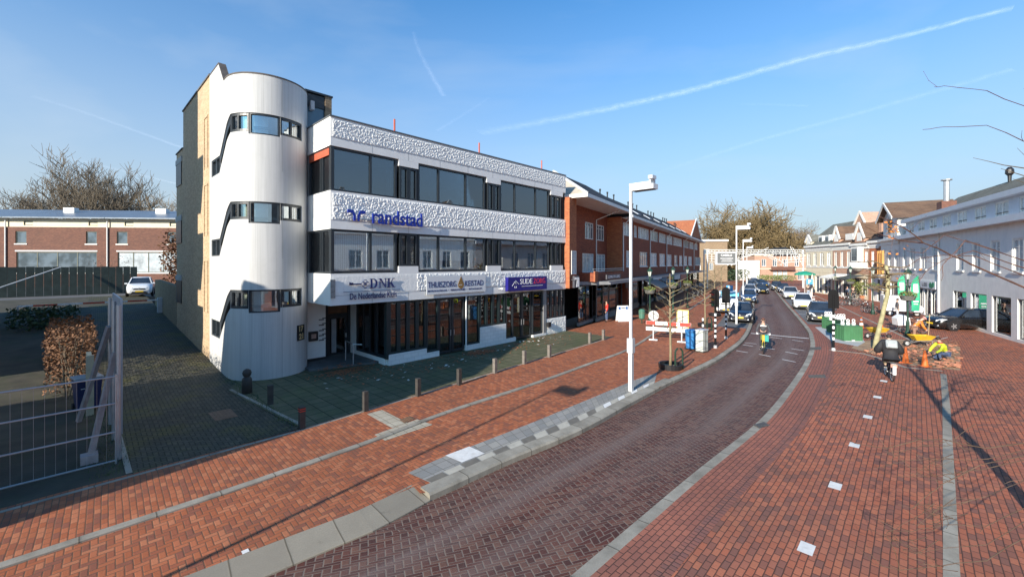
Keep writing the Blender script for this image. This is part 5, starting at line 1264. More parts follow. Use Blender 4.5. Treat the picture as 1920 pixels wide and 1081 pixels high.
tree('bare_tree', 'smaller bare brown tree left of the huge olive brown tree', at(1345, 150), 13, 3, 8, 4, 4, (m_bark, m_olive), .8, .1, .25, .04, 'bare trees at the end of the street', 7, 1.1)
tree('bare_tree', 'tall bare tree behind the terrace, the nearest to the left edge', at(168, 84, 2), 20.5, 7, 12, 4, 4, (m_bark, m_bark), .6, .2, .42, .05, 'bare trees behind the terrace', 8, .9)
tree('bare_tree', 'bare spreading tree behind the terrace, right of the tall one', at(216, 86, 2), 18, 6, 15, 4, 4, (m_bark, m_bark), .62, .18, .4, .05, 'bare trees behind the terrace', 8, .95)
tree('bare_tree', 'brownish bare tree between the end of the terrace and the brick block', at(322, 70, 2), 14.2, 4, 17, 4, 4, (m_bark, m_twig), .7, .15, .3, .03, 'bare trees behind the terrace', 7, .9)
tree('bare_tree', 'low bare tree behind the terrace chimney', at(258, 88, 2), 13.5, 4, 18, 3, 4, (m_bark, m_twig), .7, .15, .3, .035, 'bare trees behind the terrace', 7, .9)
tree('bare_tree', 'bare tree behind the terrace at the far left', at(70, 90, 2), 18, 6, 19, 4, 4, (m_bark, m_bark), .62, .18, .4, .05, 'bare trees behind the terrace', 8, .95)

# young street trees with upswept pruned branches
def young_tree(label, base, h, seed, r=.055, zb=1.5, reach=1.35, n=22, group='young street trees on the left pavement'):
    o = thing('street_tree', label, 'tree', base, 0, group); rnd = random.Random(seed)
    tr = MB(); tr.tube([(0, 0, -.1), (0.01, 0, .8), (.0, .02, 1.8), (-.02, 0, h)], [r * 1.25, r, r * .85, r * .3], 9); tr.build('trunk', m_young, o, smooth=True)
    br = MB()
    for k in range(n):
        z = zb + (h - zb - .5) * k / n; a = k * 2.4 + rnd.uniform(-.4, .4); L = reach * rnd.uniform(.6, 1.05) * (1 - .3 * k / n)
        c, s_ = math.cos(a), math.sin(a); rise_ = rnd.uniform(.25, .6) * L
        pts = [Vector((c * L * f, s_ * L * f, z + rise_ * (f ** .6) + (.10 * L * f * f))) for f in (0, .12, .35, .65, 1)]
        br.tube(pts, [r*.42, r*.36, r*.28, r*.2, r*.08], 5)
        for q in range(4):
            f = rnd.uniform(.35, 1); p0 = pts[2].lerp(pts[4], (f - .35) / .65); d = Vector((c + rnd.uniform(-.9, .9), s_ + rnd.uniform(-.9, .9), rnd.uniform(-.1, .9))).normalized()
            br.tube([p0, p0 + d * .2 * rnd.uniform(.6, 1.6), p0 + d * .42 * rnd.uniform(.5, 1.4) + Vector((0, 0, .08))], [r*.14, r*.1, r*.05], 3)
    br.build('branches', m_young, o, smooth=True); return o
t1b = G(1257, 690)
young_tree('young street tree in a black planter ring in front of the red and white barrier', t1b, 4.25, 3)
young_tree('young street tree behind the pale street cabinet', G(1322, 612), 4.4, 9)
young_tree('young street tree with black planter ring just behind the left striped signal pole', G(1340, 592), 4.6, 10)
young_tree('young street tree further back, left of the parked white van', G(1353, 578), 4.8, 13)
for px, py, lab in ((1257, 690, 'black planter ring around the foot of the nearest young street tree'), (1322, 612, 'black planter ring behind the pale street cabinet'), (1340, 592, 'black planter ring at the young tree behind the left striped signal pole')):
    b = G(px, py); ring = MB()
    ring.lathe([(.44, 0), (.5, .0), (.52, .22), (.49, .24), (.45, .22), (.44, .05)], (0, 0, 0), 20)
    o = ring.build('planter_ring', m_black); o.location = b; tag(o, lab, 'planter ring', 'planter rings around street trees')
    sl = MB(); sl.lathe([(.0, .1), (.3, .11), (.43, .09)], (0, 0, 0), 14); sl.build('soil', m_soil, o)
for px, py, lab in ((1273, 692, 'dark green steel tree guard hoop beside the nearest planter ring'), (1330, 620, 'dark green hoop post behind the pale street cabinet')):
    b = G(px, py); hp = MB(); hp.tube([(-.19, 0, -.05), (-.19, 0, .72)] + [(-.19 * math.cos(R(18*i)), 0, .72 + .22 * math.sin(R(18*i))) for i in range(1, 10)] + [(.19, 0, .72), (.19, 0, -.05)], .04, 8)
    o = hp.build('tree_guard', pm('dark_green_steel', (.015, .04, .025), .5)); o.location = b; o.rotation_euler.z = R(15); tag(o, lab, 'hoop', 'green tree guard hoops')

# leaning plane tree in the dug-up bed
lb0 = G(1640, 656); o = thing('plane_tree', 'leaning pale barked plane tree with a knobbly pruned head in the dug-up bed', 'tree', lb0)
tr = MB(); tr.tube([(0, 0, -.2), (.08, 0, .5), (.42, .05, 1.7), (.78, .1, 3.0), (.82, .1, 4.0), (.7, .1, 4.6)], [.15, .12, .105, .10, .10, .07], 10); tr.build('trunk', pm('plane_bark', (.34, .31, .17), .85, .35, 5, .3, 30, dirt=(.2, .19, .09), damt=.6), o, smooth=True)
rnd = random.Random(8); br = MB(); lv = MB()
for k in range(26):
    z = 3.0 + 1.6 * rnd.random(); a = rnd.uniform(0, 6.28); p = Vector((.8, .1, z)); L = rnd.uniform(.7, 1.7)
    q = p + Vector((math.cos(a), math.sin(a), rnd.uniform(-.35, .5))) * L * .5; e = q + Vector((math.cos(a + .6), math.sin(a + .6), rnd.uniform(-.3, .6))) * L * .5
    br.tube([p, q, e], [.05, .03, .012], 5)
    for m_ in range(5):
        s_ = q.lerp(e, rnd.random()); br.tube([s_, s_ + Vector((rnd.uniform(-1, 1), rnd.uniform(-1, 1), rnd.uniform(-.6, .8))) * .35], [.012, .004], 3)
br.build('branches', m_twig, o)
rnd = random.Random(4)
for k in range(14):
    p = Vector((.8 + rnd.uniform(-.5, 1.2), .1 + rnd.uniform(-1, 1), 3.9 + rnd.uniform(-.5, 1.9))); u = Vector((rnd.uniform(-1, 1), rnd.uniform(-1, 1), rnd.uniform(-1, 1))).normalized() * .09; v = u.orthogonal().normalized() * .06
    lv.add([p - u, p + v, p + u, p - v], [(0, 1, 2, 3)])
lv.build('leaves', pm('orange_leaf', (.50, .17, .03), .7, .4, 8), o, fix=False)

# tree whose bare twigs reach in from the right
ft = Vector((8.6, 6.2, 0)); o = thing('near_tree', 'bare twigged tree just past the right edge whose reddish branches hang over the plaza', 'tree', ft)
tr = MB(); tr.tube([(0, 0, -.2), (.05, 0, 1.5), (.0, .1, 3.2), (.1, 0, 5.0), (.2, .1, 7.2)], [.15, .12, .10, .08, .03], 10); tr.build('trunk', m_bark, o, smooth=True)
br = MB(); rnd = random.Random(21)
def px3(px, py, Y): return Vector(((px - CX) / F * Y, Y, H + (HY - py) * Y / F)) - ft
def twig(pl, Y0, Y1, r0, r1, root=None, sub=4, mbx=None, curl=.22):
    mbx = mbx or br; n = len(pl); pts = [px3(x, y, Y0 + (Y1 - Y0) * i / max(1, n - 1)) for i, (x, y) in enumerate(pl)]
    if root is not None: pts = [Vector((0.02, 0, root)), (pts[0] + Vector((0, 0, root))) * .5] + pts
    P = []
    for i in range(len(pts) - 1):
        for k in range(3):
            f = k / 3; P.append(pts[i].lerp(pts[i+1], f) + (Vector((rnd.uniform(-1, 1), rnd.uniform(-1, 1), rnd.uniform(-1, 1))) * .009 if k else Vector()))
    P.append(pts[-1]); m = len(P); mbx.tube(P, [(r0 + (r1 - r0) * (i / (m - 1)) ** .7) * .8 * rnd.uniform(.85, 1.15) for i in range(m)], 6)
    for k in range(sub):
        i = rnd.randint(m // 3, m - 2); d = (P[i+1] - P[i]).normalized(); s_ = (d + Vector((rnd.uniform(-1, 1), rnd.uniform(-1, 1), rnd.uniform(-.7, 1))) * .9).normalized(); L = curl * rnd.uniform(.6, 1.6)
        a = P[i]; b = a + s_ * L * .5; c = b + (s_ + Vector((rnd.uniform(-.6, .6), rnd.uniform(-.6, .6), rnd.uniform(-.4, .7)))).normalized() * L * .5
        mbx.tube([a, b, c], [.003, .0024, .0014], 4); mbx.ball(c, .0045, 6, 4); mbx.ball(b, .004, 6, 4)
twig([(1820, 495), (1770, 471), (1731, 455), (1691, 424), (1649, 406)], 6.0, 5.4, .022, .006, 3.9, 5)
twig([(1731, 455), (1686, 450), (1656, 441), (1622, 425)], 5.75, 5.5, .012, .004, None, 3)
twig([(1830, 480), (1770, 478), (1726, 484), (1691, 505)], 6.2, 5.8, .013, .004, 4.1, 4)
twig([(1825, 470), (1770, 487), (1743, 503), (1722, 528)], 5.8, 5.6, .012, .004, 4.3, 3)
twig([(1810, 450), (1768, 496), (1765, 526)], 5.6, 5.5, .010, .004, 4.4, 2)
twig([(1820, 455), (1770, 440), (1730, 474), (1700, 470)], 6.3, 6.1, .010, .004, 4.4, 3)
twig([(1850, 170), (1770, 161), (1752, 163)], 5.8, 5.7, .008, .004, 6.6, 1)
twig([(1850, 235), (1770, 238), (1730, 243)], 5.8, 5.7, .009, .004, 6.1, 1)
lv = MB(); rl_ = random.Random(12)
for k in range(34):
    q = px3(1671 + rl_.gauss(0, 6), 427 + rl_.gauss(0, 9), 5.5 + rl_.uniform(-.1, .1)); u = Vector((rl_.uniform(-1, 1), rl_.uniform(-1, 1), rl_.uniform(-1, 1))).normalized() * .022; v = u.orthogonal().normalized() * .014
    lv.add([q - u, q + v, q + u, q - v], [(0, 1, 2, 3)])
lv.build('leaves', pm('orange_leaf', (.50, .17, .03), .7, .4, 8), o, fix=False)
br.build('branches', m_redtwig, o); br2 = MB()
twig([(1850, 840), (1769, 823), (1724, 823), (1679, 795), (1651, 770)], 5.8, 5.2, .014, .004, 2.2, 5, br2)
twig([(1724, 823), (1663, 840), (1602, 830), (1553, 795)], 5.5, 5.2, .009, .003, None, 5, br2)
twig([(1840, 880), (1769, 889), (1720, 893), (1675, 893)], 5.6, 5.3, .010, .003, 2.0, 4, br2)
twig([(1840, 870), (1769, 905), (1735, 930), (1708, 954)], 5.2, 5.0, .010, .004, 2.1, 6, br2)
twig([(1850, 1050), (1765, 1060), (1687, 1068), (1638, 1056), (1602, 1019)], 5.2, 4.8, .010, .003, 1.3, 5, br2)
twig([(1687, 1068), (1680, 1040), (1671, 1019)], 4.9, 4.8, .006, .003, None, 2, br2)
twig([(1850, 985), (1765, 983), (1710, 996), (1663, 995)], 5.4, 5.1, .009, .003, 1.6, 4, br2)
twig([(1850, 1020), (1765, 1027), (1722, 1036)], 5.2, 5.1, .008, .003, 1.5, 3, br2)
twig([(1850, 930), (1760, 950), (1720, 985)], 5.0, 4.9, .008, .003, 1.9, 5, br2)
twig([(1850, 860), (1769, 860), (1700, 862), (1640, 878)], 5.5, 5.3, .008, .003, 2.2, 4, br2)
for k in range(16):
    a = rnd.uniform(1690, 1790); b = rnd.uniform(800, 1070); twig([(a + 40, b - rnd.uniform(-20, 30)), (a, b), (a - rnd.uniform(20, 60), b + rnd.uniform(-40, 30))], 5.4, 5.1, .006, .002, None, 3, br2)
br2.build('low_branches', m_paletwig, o)
rnd2 = random.Random(77); tr = MB(); tw_ = MB()
for k in range(7): grow(tr, tw_, Vector((.05, 0, 3.2 + .55 * k)), Vector((rnd2.uniform(.3, 1), rnd2.uniform(-.8, .8), .55)).normalized(), 2.0, .05, 2, rnd2, .1, .7, 4, 5, .006)
tw_.build('far_branches', m_twig, o)

# beech hedge and shrubs by the drive
def leaves(mb, n, fn, size, rnd):
    for k in range(n):
        p = fn(rnd); u = Vector((rnd.uniform(-1, 1), rnd.uniform(-1, 1), rnd.uniform(-1, 1))).normalized(); v = u.orthogonal().normalized(); v.rotate(Matrix.Rotation(rnd.uniform(0, 6.28), 3, u)); w_ = u.cross(v); s_ = size * rnd.uniform(.6, 1.4)
        mb.add([p - v*s_, p + w_*s_*.6, p + v*s_, p - w_*s_*.6], [(0, 1, 2, 3)])
m_beech = pm('rusty_beech_leaf', (.15, .07, .032), .8, .45, 3); m_ivy = pm('dark_evergreen_leaf', (.03, .06, .02), .6, .4, 3); m_yg = pm('yellow_green_leaf', (.16, .19, .05), .7, .4, 3)
rnd = random.Random(31); hg = MB()
leaves(hg, 5200, lambda r: Vector((r.uniform(-.7, .7) * (1 - .1 * r.random()), r.uniform(0, 8.0), rise(4) + 2.15 * r.random() ** .7)), .055, rnd)
o = thing('beech_hedge', 'rusty brown clipped beech hedge beside the driveway behind the hoarding', 'hedge', W(-7.35, 3.4), OB.rot); hg.build('leaves', m_beech, o, fix=False)
st = MB()
for k in range(40): y = .2 * k + .05; st.tube([(rnd.uniform(-.2, .2), y, 0), (rnd.uniform(-.4, .4), y + rnd.uniform(-.2, .2), 2.1)], [.02, .008], 4)
st.build('stems', m_bark, o)
rnd = random.Random(36); hb = MB()
leaves(hb, 5000, lambda r: Vector((r.uniform(0, 7), r.uniform(-1.5, 1.5), 6.6 * r.random() ** .8 * (.75 + .25 * r.random()))), .16, rnd)
o = thing('beech_hedge', 'tall rusty brown hedge between the terrace and the brick block', 'hedge', at(318, 46, 1.9)); hb.build('leaves', m_beech, o, fix=False)
def shrub(name, label, loc, h, w, mat, seed, n=500, size=.06, cat='shrub', pot=None, group=None):
    o = thing(name, label, cat, loc, 0, group); rnd = random.Random(seed); mb = MB(); st = MB(); z0 = .45 if pot else 0
    leaves(mb, n, lambda r: (lambda a, q: Vector((q * math.cos(a) * w * .5, q * math.sin(a) * w * .5, z0 + h * (.15 + .85 * r.random() ** .8) )))(r.uniform(0, 6.28), math.sqrt(r.random())), size, rnd); mb.build('leaves', mat, o, fix=False)
    for k in range(7): st.tube([(0, 0, z0 - .1), (rnd.uniform(-.3, .3) * w, rnd.uniform(-.3, .3) * w, z0 + h * .8)], [.02, .006], 4)
    st.build('stems', m_bark, o)
    if pot: p = MB(); p.lathe([(.25, 0), (.36, .45), (.4, .5), (.36, .5), (.33, .42)], (0, 0, 0), 16); p.build('pot', pot, o)
    return o
m_terra = pm('terracotta', (.45, .18, .08), .8, .15)
shrub('bare_shrub', 'thin dark shrub in front of the terrace windows', at(205, 44, 1.9), 3.6, 4.5, m_bark, 3, 500, .05)
shrub('evergreen_shrub', 'low dark evergreen in the yard left of the driveway', at(85, 24, .6), 1.6, 3.0, m_ivy, 4, 1400, .09)
shrub('evergreen_shrub', 'green hedge plant in front of the curved white wall at the street end', at(1385, 104), 3.2, 5.0, m_ivy, 5, 900, .16)
shrub('potted_shrub', 'yellow green bush in a terracotta pot on the right pavement', G(1617, 561), 1.9, 2.0, m_yg, 6, 600, .09, 'plant', m_terra, 'potted shrubs on the right pavement')
shrub('potted_shrub', 'small reddish bush in a terracotta pot by the cafe front', G(1581, 550), 1.6, 1.5, m_redtwig, 7, 500, .08, 'plant', m_terra, 'potted shrubs on the right pavement')
shrub('potted_shrub', 'small green bush in a terracotta pot right of the reddish one', G(1596, 556), 2.4, .9, m_ivy, 8, 500, .08, 'plant', m_terra, 'potted shrubs on the right pavement')
shrub('low_hedge', 'low yellow green hedge in front of the pink brick corner building', at(1455, 112), 1.6, 9.0, m_yg, 9, 1200, .16)
# fallen leaves and litter
rnd = random.Random(51); lf = MB()
def flat_leaf(mb, p, s_, rnd):
    a = rnd.uniform(0, 6.28); u = Vector((math.cos(a), math.sin(a), rnd.uniform(-.25, .25))) * s_; v = Vector((-math.sin(a), math.cos(a), rnd.uniform(-.25, .25))) * s_ * .6; mb.add([p - u, p + v, p + u, p - v], [(0, 1, 2, 3)])
for k in range(1500):
    if k % 3 == 0: s_, t_ = rnd.gauss(7.6, .45), rnd.gauss(-.75, .22)
    elif k % 3 == 1: s_, t_ = rnd.gauss(.9, .6), rnd.gauss(.6, .4)
    else: s_, t_ = rnd.uniform(0, 15), rnd.gauss(-.9, .8)
    if t_ > .0 and s_ > 2.6: t_ = -.1 - abs(t_) * .3
    if t_ < -3.4: continue
    flat_leaf(lf, W(s_, t_, .02 + .01 * rnd.random() + (.1 if t_ > .9 else 0)), .055, rnd)
o = lf.build('leaf_litter', pm('fallen_leaf', (.36, .12, .05), .8, .45, 6), fix=False); tag(o, 'dry fallen leaves scattered on the mossy forecourt tiles', 'leaves', kind='stuff')
lp = MB()
for k in range(90):
    s_, t_ = rnd.uniform(-1, 15), rnd.gauss(-1.0, .7)
    if t_ > -.1: t_ = -.3
    flat_leaf(lp, W(s_, t_, .022), rnd.uniform(.03, .11), rnd)
o = lp.build('paper_litter', pm('pale_scrap', (.62, .6, .55), .8, .2), fix=False); tag(o, 'pale scraps of paper scattered on the forecourt tiles', 'litter', kind='stuff')
lb_ = MB(); rnd = random.Random(52)
for k in range(2300):
    x = rnd.uniform(1600, 1800); y = rnd.uniform(640, 692)
    if y < 660 - (x - 1600) * .2 or y > 662 + (x - 1620) * .2: continue
    p = G(x, y); flat_leaf(lb_, p + Vector((0, 0, .03 + .05 * rnd.random())), .07, rnd)
o = lb_.build('leaf_litter', pm('brown_leaf', (.46, .25, .14), .85, .5, 5), fix=False); tag(o, 'brown leaves and rubble heaped over the dug-up bed', 'leaves', kind='stuff')
rb2 = MB(); rnd = random.Random(54)
for k in range(160):
    x = rnd.uniform(1605, 1800); y = rnd.uniform(643, 690)
    if y < 660 - (x - 1600) * .2 or y > 661 + (x - 1620) * .2: continue
    rb2.obox(G(x, y) + Vector((0, 0, .05)), (.2, .1, .07), Matrix.Rotation(rnd.uniform(0, 3), 3, 'Z') @ Matrix.Rotation(rnd.uniform(-.5, .5), 3, 'X'))
o = rb2.build('brick_rubble', pm('rubble_brick', (.42, .18, .11), .85, .4, 3)); tag(o, 'loose lifted paving bricks lying in the dug-up bed', 'rubble', kind='stuff')
gt = MB(); rnd = random.Random(53)
for k in range(900):
    s_ = rnd.choice((-6.62, -6.62, -6.9, -2.95)) + rnd.gauss(0, .12); t_ = rnd.uniform(-4.5, 3)
    p = W(s_, t_, rise(t_)); gt.add([p + Vector((-.008, 0, 0)), p + Vector((.008, 0, 0)), p + Vector((rnd.uniform(-.05, .05), rnd.uniform(-.05, .05), rnd.uniform(.03, .12)))], [(0, 1, 2)])
o = gt.build('grass_tufts', pm('moss_grass', (.07, .10, .025), .8, .4, 4), fix=False); tag(o, 'tufts of grass and moss along the driveway edges', 'grass', kind='stuff')

# ------------------------------------------------------------------ street furniture
m_lamp = pm('lamp_white_paint', (.60, .61, .62), .45, .04, 2, dirt=(.45, .45, .43), damt=.3)
m_lampg = pm('lamp_grey_foot', (.50, .51, .52), .5, .08, 3, dirt=(.3, .3, .28), damt=.4)
m_dgreen = pm('dark_green_paint', (.012, .048, .032), .45, .12, 4)
m_red = pm('signal_red', (.55, .04, .02), .5, .08); m_oran = pm('cone_orange', (.72, .16, .03), .55, .08, 4, dirt=(.4, .14, .06))
m_yel = pm('barrow_yellow', (.62, .38, .02), .5, .1, 4, dirt=(.3, .22, .08), damt=.4)
m_rub = pm('rubber', (.02, .02, .021), .8, .2); m_post = pm('post_dark', (.05, .045, .04), .7, .3, 5)
RD = Vector((.72, -.69, 0))           # towards the road
def lamp_post():
    o = thing('street_lamp', 'white box section street lamp standing alone on the near stop platform', 'lamp', (0, 0, 0), 0, 'white street lamps along the road')
    mb = MB(); mb.box(-.043, .043, -.043, .043, 1.5, 7.55); mb.box(-.068, .068, -.068, .068, 0, 1.5); mb.build('pole', m_lamp, o)
    mb = MB(); mb.box(-.072, .072, -.072, .072, 0, 1.3); mb.build('pole_foot', m_lampg, o)
    mb = MB(); mb.box(-.05, .92, -.045, .045, 7.551, 7.64); mb.box(.74, .90, -.07, .07, 7.64, 7.82); mb.build('arm', m_lamp, o)
    mb = MB(); mb.box(.08, .95, -.19, .19, 7.34, 7.52); hd = mb.build('lamp_head', m_lamp, o)
    mb = MB(); mb.box(.13, .90, -.15, .15, 7.325, 7.339); mb.build('lens', pm('dark_lens', (.03, .03, .03), .3), hd)
    mb = MB(); mb.box(.84, 1.0, -.36, -.05, 7.66, 7.78); mb.build('sensor', m_lgrey, o)
    mb = MB(); mb.box(-.11, .11, -.10, .10, 1.42, 1.95); mb.build('switch_box', m_lampg, o); return o
lamp = lamp_post(); rl = math.atan2(RD.y, RD.x)
for k, (p, lab) in enumerate(((G(1183, 733), None), (G(1381, 607), 'white street lamp carrying the grey advertising board, beside the black hatchback'), (G(1393.5, 566), 'white street lamp behind the one with the advertising board'), (G(1400.5, 544.7), 'farthest white street lamp on the left side of the road'), (Vector((-9.7, .1, 0)), 'white street lamp behind the viewpoint whose shadow crosses the near pavement'))):
    if k == 0: lamp.location = p; lamp.rotation_euler.z = rl
    else: dup(lamp, p, rl + (R(8) if k < 4 else 0), lab)
# advertising board on the second lamp
p2 = G(1381, 607); Yb = p2.y
ab = thing('advertising_board', 'grey advertising board in a white frame hung on the second street lamp', 'sign', at(1341, Yb, 0) + Vector((0, 0, H + (HY - 496) * Yb / F)))
w = 40 * Yb / F; h_ = 24 * Yb / F
mb = MB(); mb.box(0, w, -.09, .09, 0, .10); mb.box(0, w, -.09, .09, h_ - .10, h_); mb.box(0, .13, -.09, .09, .10, h_ - .10); mb.box(w - .12, w - .06, -.09, .09, .10, h_ - .10); mb.build('frame', m_lamp, ab)
mb = MB(); mb.box(.13, w - .12, -.06, .06, .10, h_ - .10); mb.build('panel', pm('board_grey', (.16, .165, .165), .5, .1), ab)
text_mb('CASELLI', w * .52, .16, .01, .03).moved(Matrix.Translation((w * .24, -.062, h_ * .66))).build('lettering', m_swh, ab)
for i, (a, b, z) in enumerate(((.22, .82, .46), (.30, .76, .33), (.26, .80, .24))):
    mb = MB(); mb.box(w * a, w * b, -.07, -.061, h_ * z, h_ * z + (.055 if i == 0 else .03)); mb.build('text_line', m_swh, ab)
# green classic lanterns with flower baskets
def lantern():
    o = thing('lantern', 'green classic lantern with flower basket, left pavement, nearest', 'lantern', (0, 0, 0), 0, 'green classic lanterns with flower baskets')
    mb = MB(); mb.lathe([(.15, 0), (.16, .25), (.10, .4), (.09, .95), (.06, 1.05), (.045, 1.2), (.04, 3.6), (.06, 3.65), (.03, 3.7)], (0, 0, 0), 12); mb.tube([(-.3, 0, 3.45), (.3, 0, 3.45)], .016, 6); mb.build('pole', m_dgreen, o)
    mb = MB(); mb.lathe([(.09, 3.7), (.17, 4.1)], (0, 0, 0), 6); hd = mb.build('lantern_glass', pm('lantern_glass', (.55, .6, .55), .2), o)
    mb = MB(); mb.lathe([(.25, 4.1), (.23, 4.13), (.10, 4.3), (.05, 4.33), (.03, 4.45), (.0, 4.5)], (0, 0, 0), 8)
    for a in range(6): t = R(60 * a); mb.tube([(.09*math.cos(t), .09*math.sin(t), 3.7), (.17*math.cos(t), .17*math.sin(t), 4.1)], .012, 4)
    mb.build('lantern_roof', m_dgreen, o)
    mb = MB(); mb.lathe([(.10, 2.3), (.34, 2.36), (.42, 2.62), (.40, 2.64), (.36, 2.6)], (0, 0, 0), 14); bk = mb.build('basket', pm('basket_grey', (.12, .12, .11), .7, .3, 6), o)
    mb = MB(); rnd = random.Random(61); leaves(mb, 160, lambda r: (lambda a, q: Vector((q*math.cos(a), q*math.sin(a), 2.6 + .34 * r.random() * (1.1 - q))))(r.uniform(0, 6.28), .45 * math.sqrt(r.random())), .06, rnd); mb.build('plants', m_yg, bk, fix=False); return o
lan = lantern()
LN = [(1218.5, 606, None), (1262, 586, 'green classic lantern with flower basket, left pavement, behind the young tree'), (1289, 577, 'green classic lantern with flower basket, left pavement, farthest from the tall lamp'),
      (1702, 631, 'green classic lantern with flower basket in front of the green feather flags'), (1636.5, 589, 'green classic lantern with flower basket above the two parked black bikes'), (1594.5, 570, 'green classic lantern with flower basket beside the cafe bikes'), (1566, 557, 'green classic lantern with flower basket behind the right signal head'), (1538, 549, 'green classic lantern with flower basket, farthest on the right pavement')]
for k, (x, y, lab) in enumerate(LN):
    if k == 0: lan.location = G(x, y)
    else: dup(lan, G(x, y), R(25 * k), lab)
# bollards along the forecourt edge, with one odd stone one
def bollard():
    o = thing('bollard', 'dark square bollard with two red bands where driveway and forecourt meet', 'bollard', (0, 0, 0), 0, 'bollards along the forecourt edge')
    mb = MB(); mb.box(-.075, .075, -.075, .075, 0, .62); mb.prism([(-.075, -.075), (.075, -.075), (.075, .075), (-.075, .075)], .621, .63); mb.build('post', m_post, o, bevel=.012); return o
bo = bollard(); mb = MB()
for z in (.5, .56): mb.box(-.079, .079, -.079, .079, z, z + .02)
band_m = mb.build('red_band', m_red, None); 
m_bsun = pm('sunlit_post', (.17, .15, .13), .8, .3, 6, .2)  # paler post colour with the sunlight painted in, for bollards out of the shade
BP = [(566, 803), (507, 757), (685, 770), (784, 742), (861, 721), (928, 699), (983, 682), (1030, 669.5), (1106, 643), (1131.5, 637)]
BLB = ['', 'dark bollard standing back from the row, nearest the rounded tower', 'dark square bollard beside the ribbed guide tiles', 'black round topped bollard between two square wooden ones', 'square bollard at the end of the shaded part of the forecourt', 'fourth square bollard from the right end, with a metal cap', 'third from the right of the pale sunlit bollards', 'pale sunlit bollard in front of the blue sign shop door', 'pale bollard second from the right end of the row', 'last pale bollard at the right end of the row']
for k, (x, y) in enumerate(BP):
    p = G(x, y)
    if k == 0: bo.location = p; bo.rotation_euler.z = OB.rot
    else: dup(bo, p, OB.rot, BLB[k], mats={'post': m_bsun} if k > 4 else None)
band_m.parent = bo
mb = MB(); mb.lathe([(.17, 0), (.16, .5), (.13, .56), (.08, .58), (.13, .64), (.15, .73), (.12, .82), (.05, .87), (0, .88)], (0, 0, 0), 14); o = mb.build('stone_bollard', m_post, smooth=True); o.location = G(463, 736); tag(o, 'dark stone guard post with a ball top at the foot of the tower', 'bollard')
# red and white barrier with its signs
pb = G(1224.7, 637.5); pe = G(1278, 641.7); u = (pe - pb).normalized(); rb_ = math.atan2(u.y, u.x); Lb_ = (pe - pb).length
ba = thing('road_barrier', 'red and white plank barrier on two posts closing the pavement', 'barrier', pb, rb_)
for k, nm in enumerate(('post', 'post')):
    mb = MB(); mb.tube([(k * Lb_, .04, 0), (k * Lb_, .04, 1.28)], .035, 8); mb.box(k*Lb_-.25, k*Lb_+.25, -.05, .13, .0, .07); mb.build(nm, m_lamp, ba)
x0, x1 = -.42, Lb_ + .52
for z in (.96, .60):
    mb = MB(); mb.box(x0, x1, -.03, 0, z, z + .22); pk = mb.build('plank', m_swh, ba)
    if z > .8:
        for a, b in ((x0 + .01, x0 + .55), (x0 + 1.25, x0 + 1.75), (x1 - .62, x1 - .01)): mb = MB(); mb.box(a, b, -.034, -.0305, z + .005, z + .215); mb.build('red_block', m_red, pk)
sg = thing('round_sign', 'round sign seen from its grey back on the left barrier post', 'sign', pb + Vector((0, .1, 0)), rb_)
mb = MB(); mb.disc((.05, .03, 1.50), .31, .02, 'y', 28); mb.build('disc', pm('sign_back', (.55, .55, .53), .5), sg); mb = MB(); mb.tube([(.05, 0, 1.0), (.05, 0, 1.8)], .03); mb.build('post', m_metal, sg)
yb_ = G(1280, 632); ys = thing('route_sign', 'tall yellow edged sign board seen from behind the right end of the barrier', 'sign', yb_, rb_ - R(6))
mb = MB(); mb.box(-.36, .36, 0, .02, .35, 1.75); mb.build('board', pm('sign_yellow', (.62, .52, .16), .5), ys); mb = MB(); mb.box(-.30, .30, -.012, -.001, .42, 1.68); mb.build('back_panel', pm('sign_back_pale', (.60, .60, .50), .5), ys)
mb = MB(); mb.tube([(0, -.04, 0), (0, -.04, 1.7)], .03); mb.build('post', m_metal, ys)
# sandwich board, litter bin, blue bin, cabinet
sb = thing('sandwich_board', 'white pavement board with a blue headed panel outside the first brick shop', 'board', G(1168, 602), R(14))
mb = MB(); mb.prism([(-.16, 0), (-.12, 0), (.02, 1.28), (-.02, 1.28)], -.5, .5, 'yz'); mb.prism([(.32, 0), (.28, 0), (.021, 1.26), (.05, 1.28)], -.5, .5, 'yz'); mb.build('panel', pm('board_white', (.8, .8, .8), .4, .02), sb, bevel=.01)
mb = MB()
for a, b in ((-.42, -.22), (.22, .42)): mb.prism([(-.056, .98), (-.05, .98), (-.028, 1.18), (-.034, 1.18)], a, b, 'yz')
mb.build('blue_corner', pm('board_blue', (.03, .14, .40), .4), sb)
mb = MB(); mb.prism([(-.052, 1.05), (-.045, 1.05), (-.038, 1.11), (-.046, 1.11)], -.17, .17, 'yz'); mb.build('name_bar', m_sgrey, sb)
lb2 = thing('litter_bin', 'green litter bin on a post beside the white pavement board', 'bin', G(1203.5, 606), R(20))
mb = MB(); mb.tube([(0, 0, 0), (0, 0, .5)], .04); mb.build('post', m_dgreen, lb2); mb = MB(); mb.lathe([(.16, .35), (.22, .4), (.24, .95), (.25, 1.0), (.16, 1.12), (.05, 1.14)], (0, 0, 0), 12); mb.build('bin', pm('bin_green', (.06, .17, .12), .5), lb2, smooth=False)
bb = thing('blue_bin', 'bright blue plastic bin beside the pale street cabinet', 'bin', G(1296, 655), R(35))
mb = MB(); mb.lathe([(.25, .08), (.27, .1), (.31, .92), (.33, .95), (.33, 1.0)], (0, 0, 0), 20); mb.build('body', pm('bin_blue', (.04, .22, .52), .4, .06), bb, smooth=False)
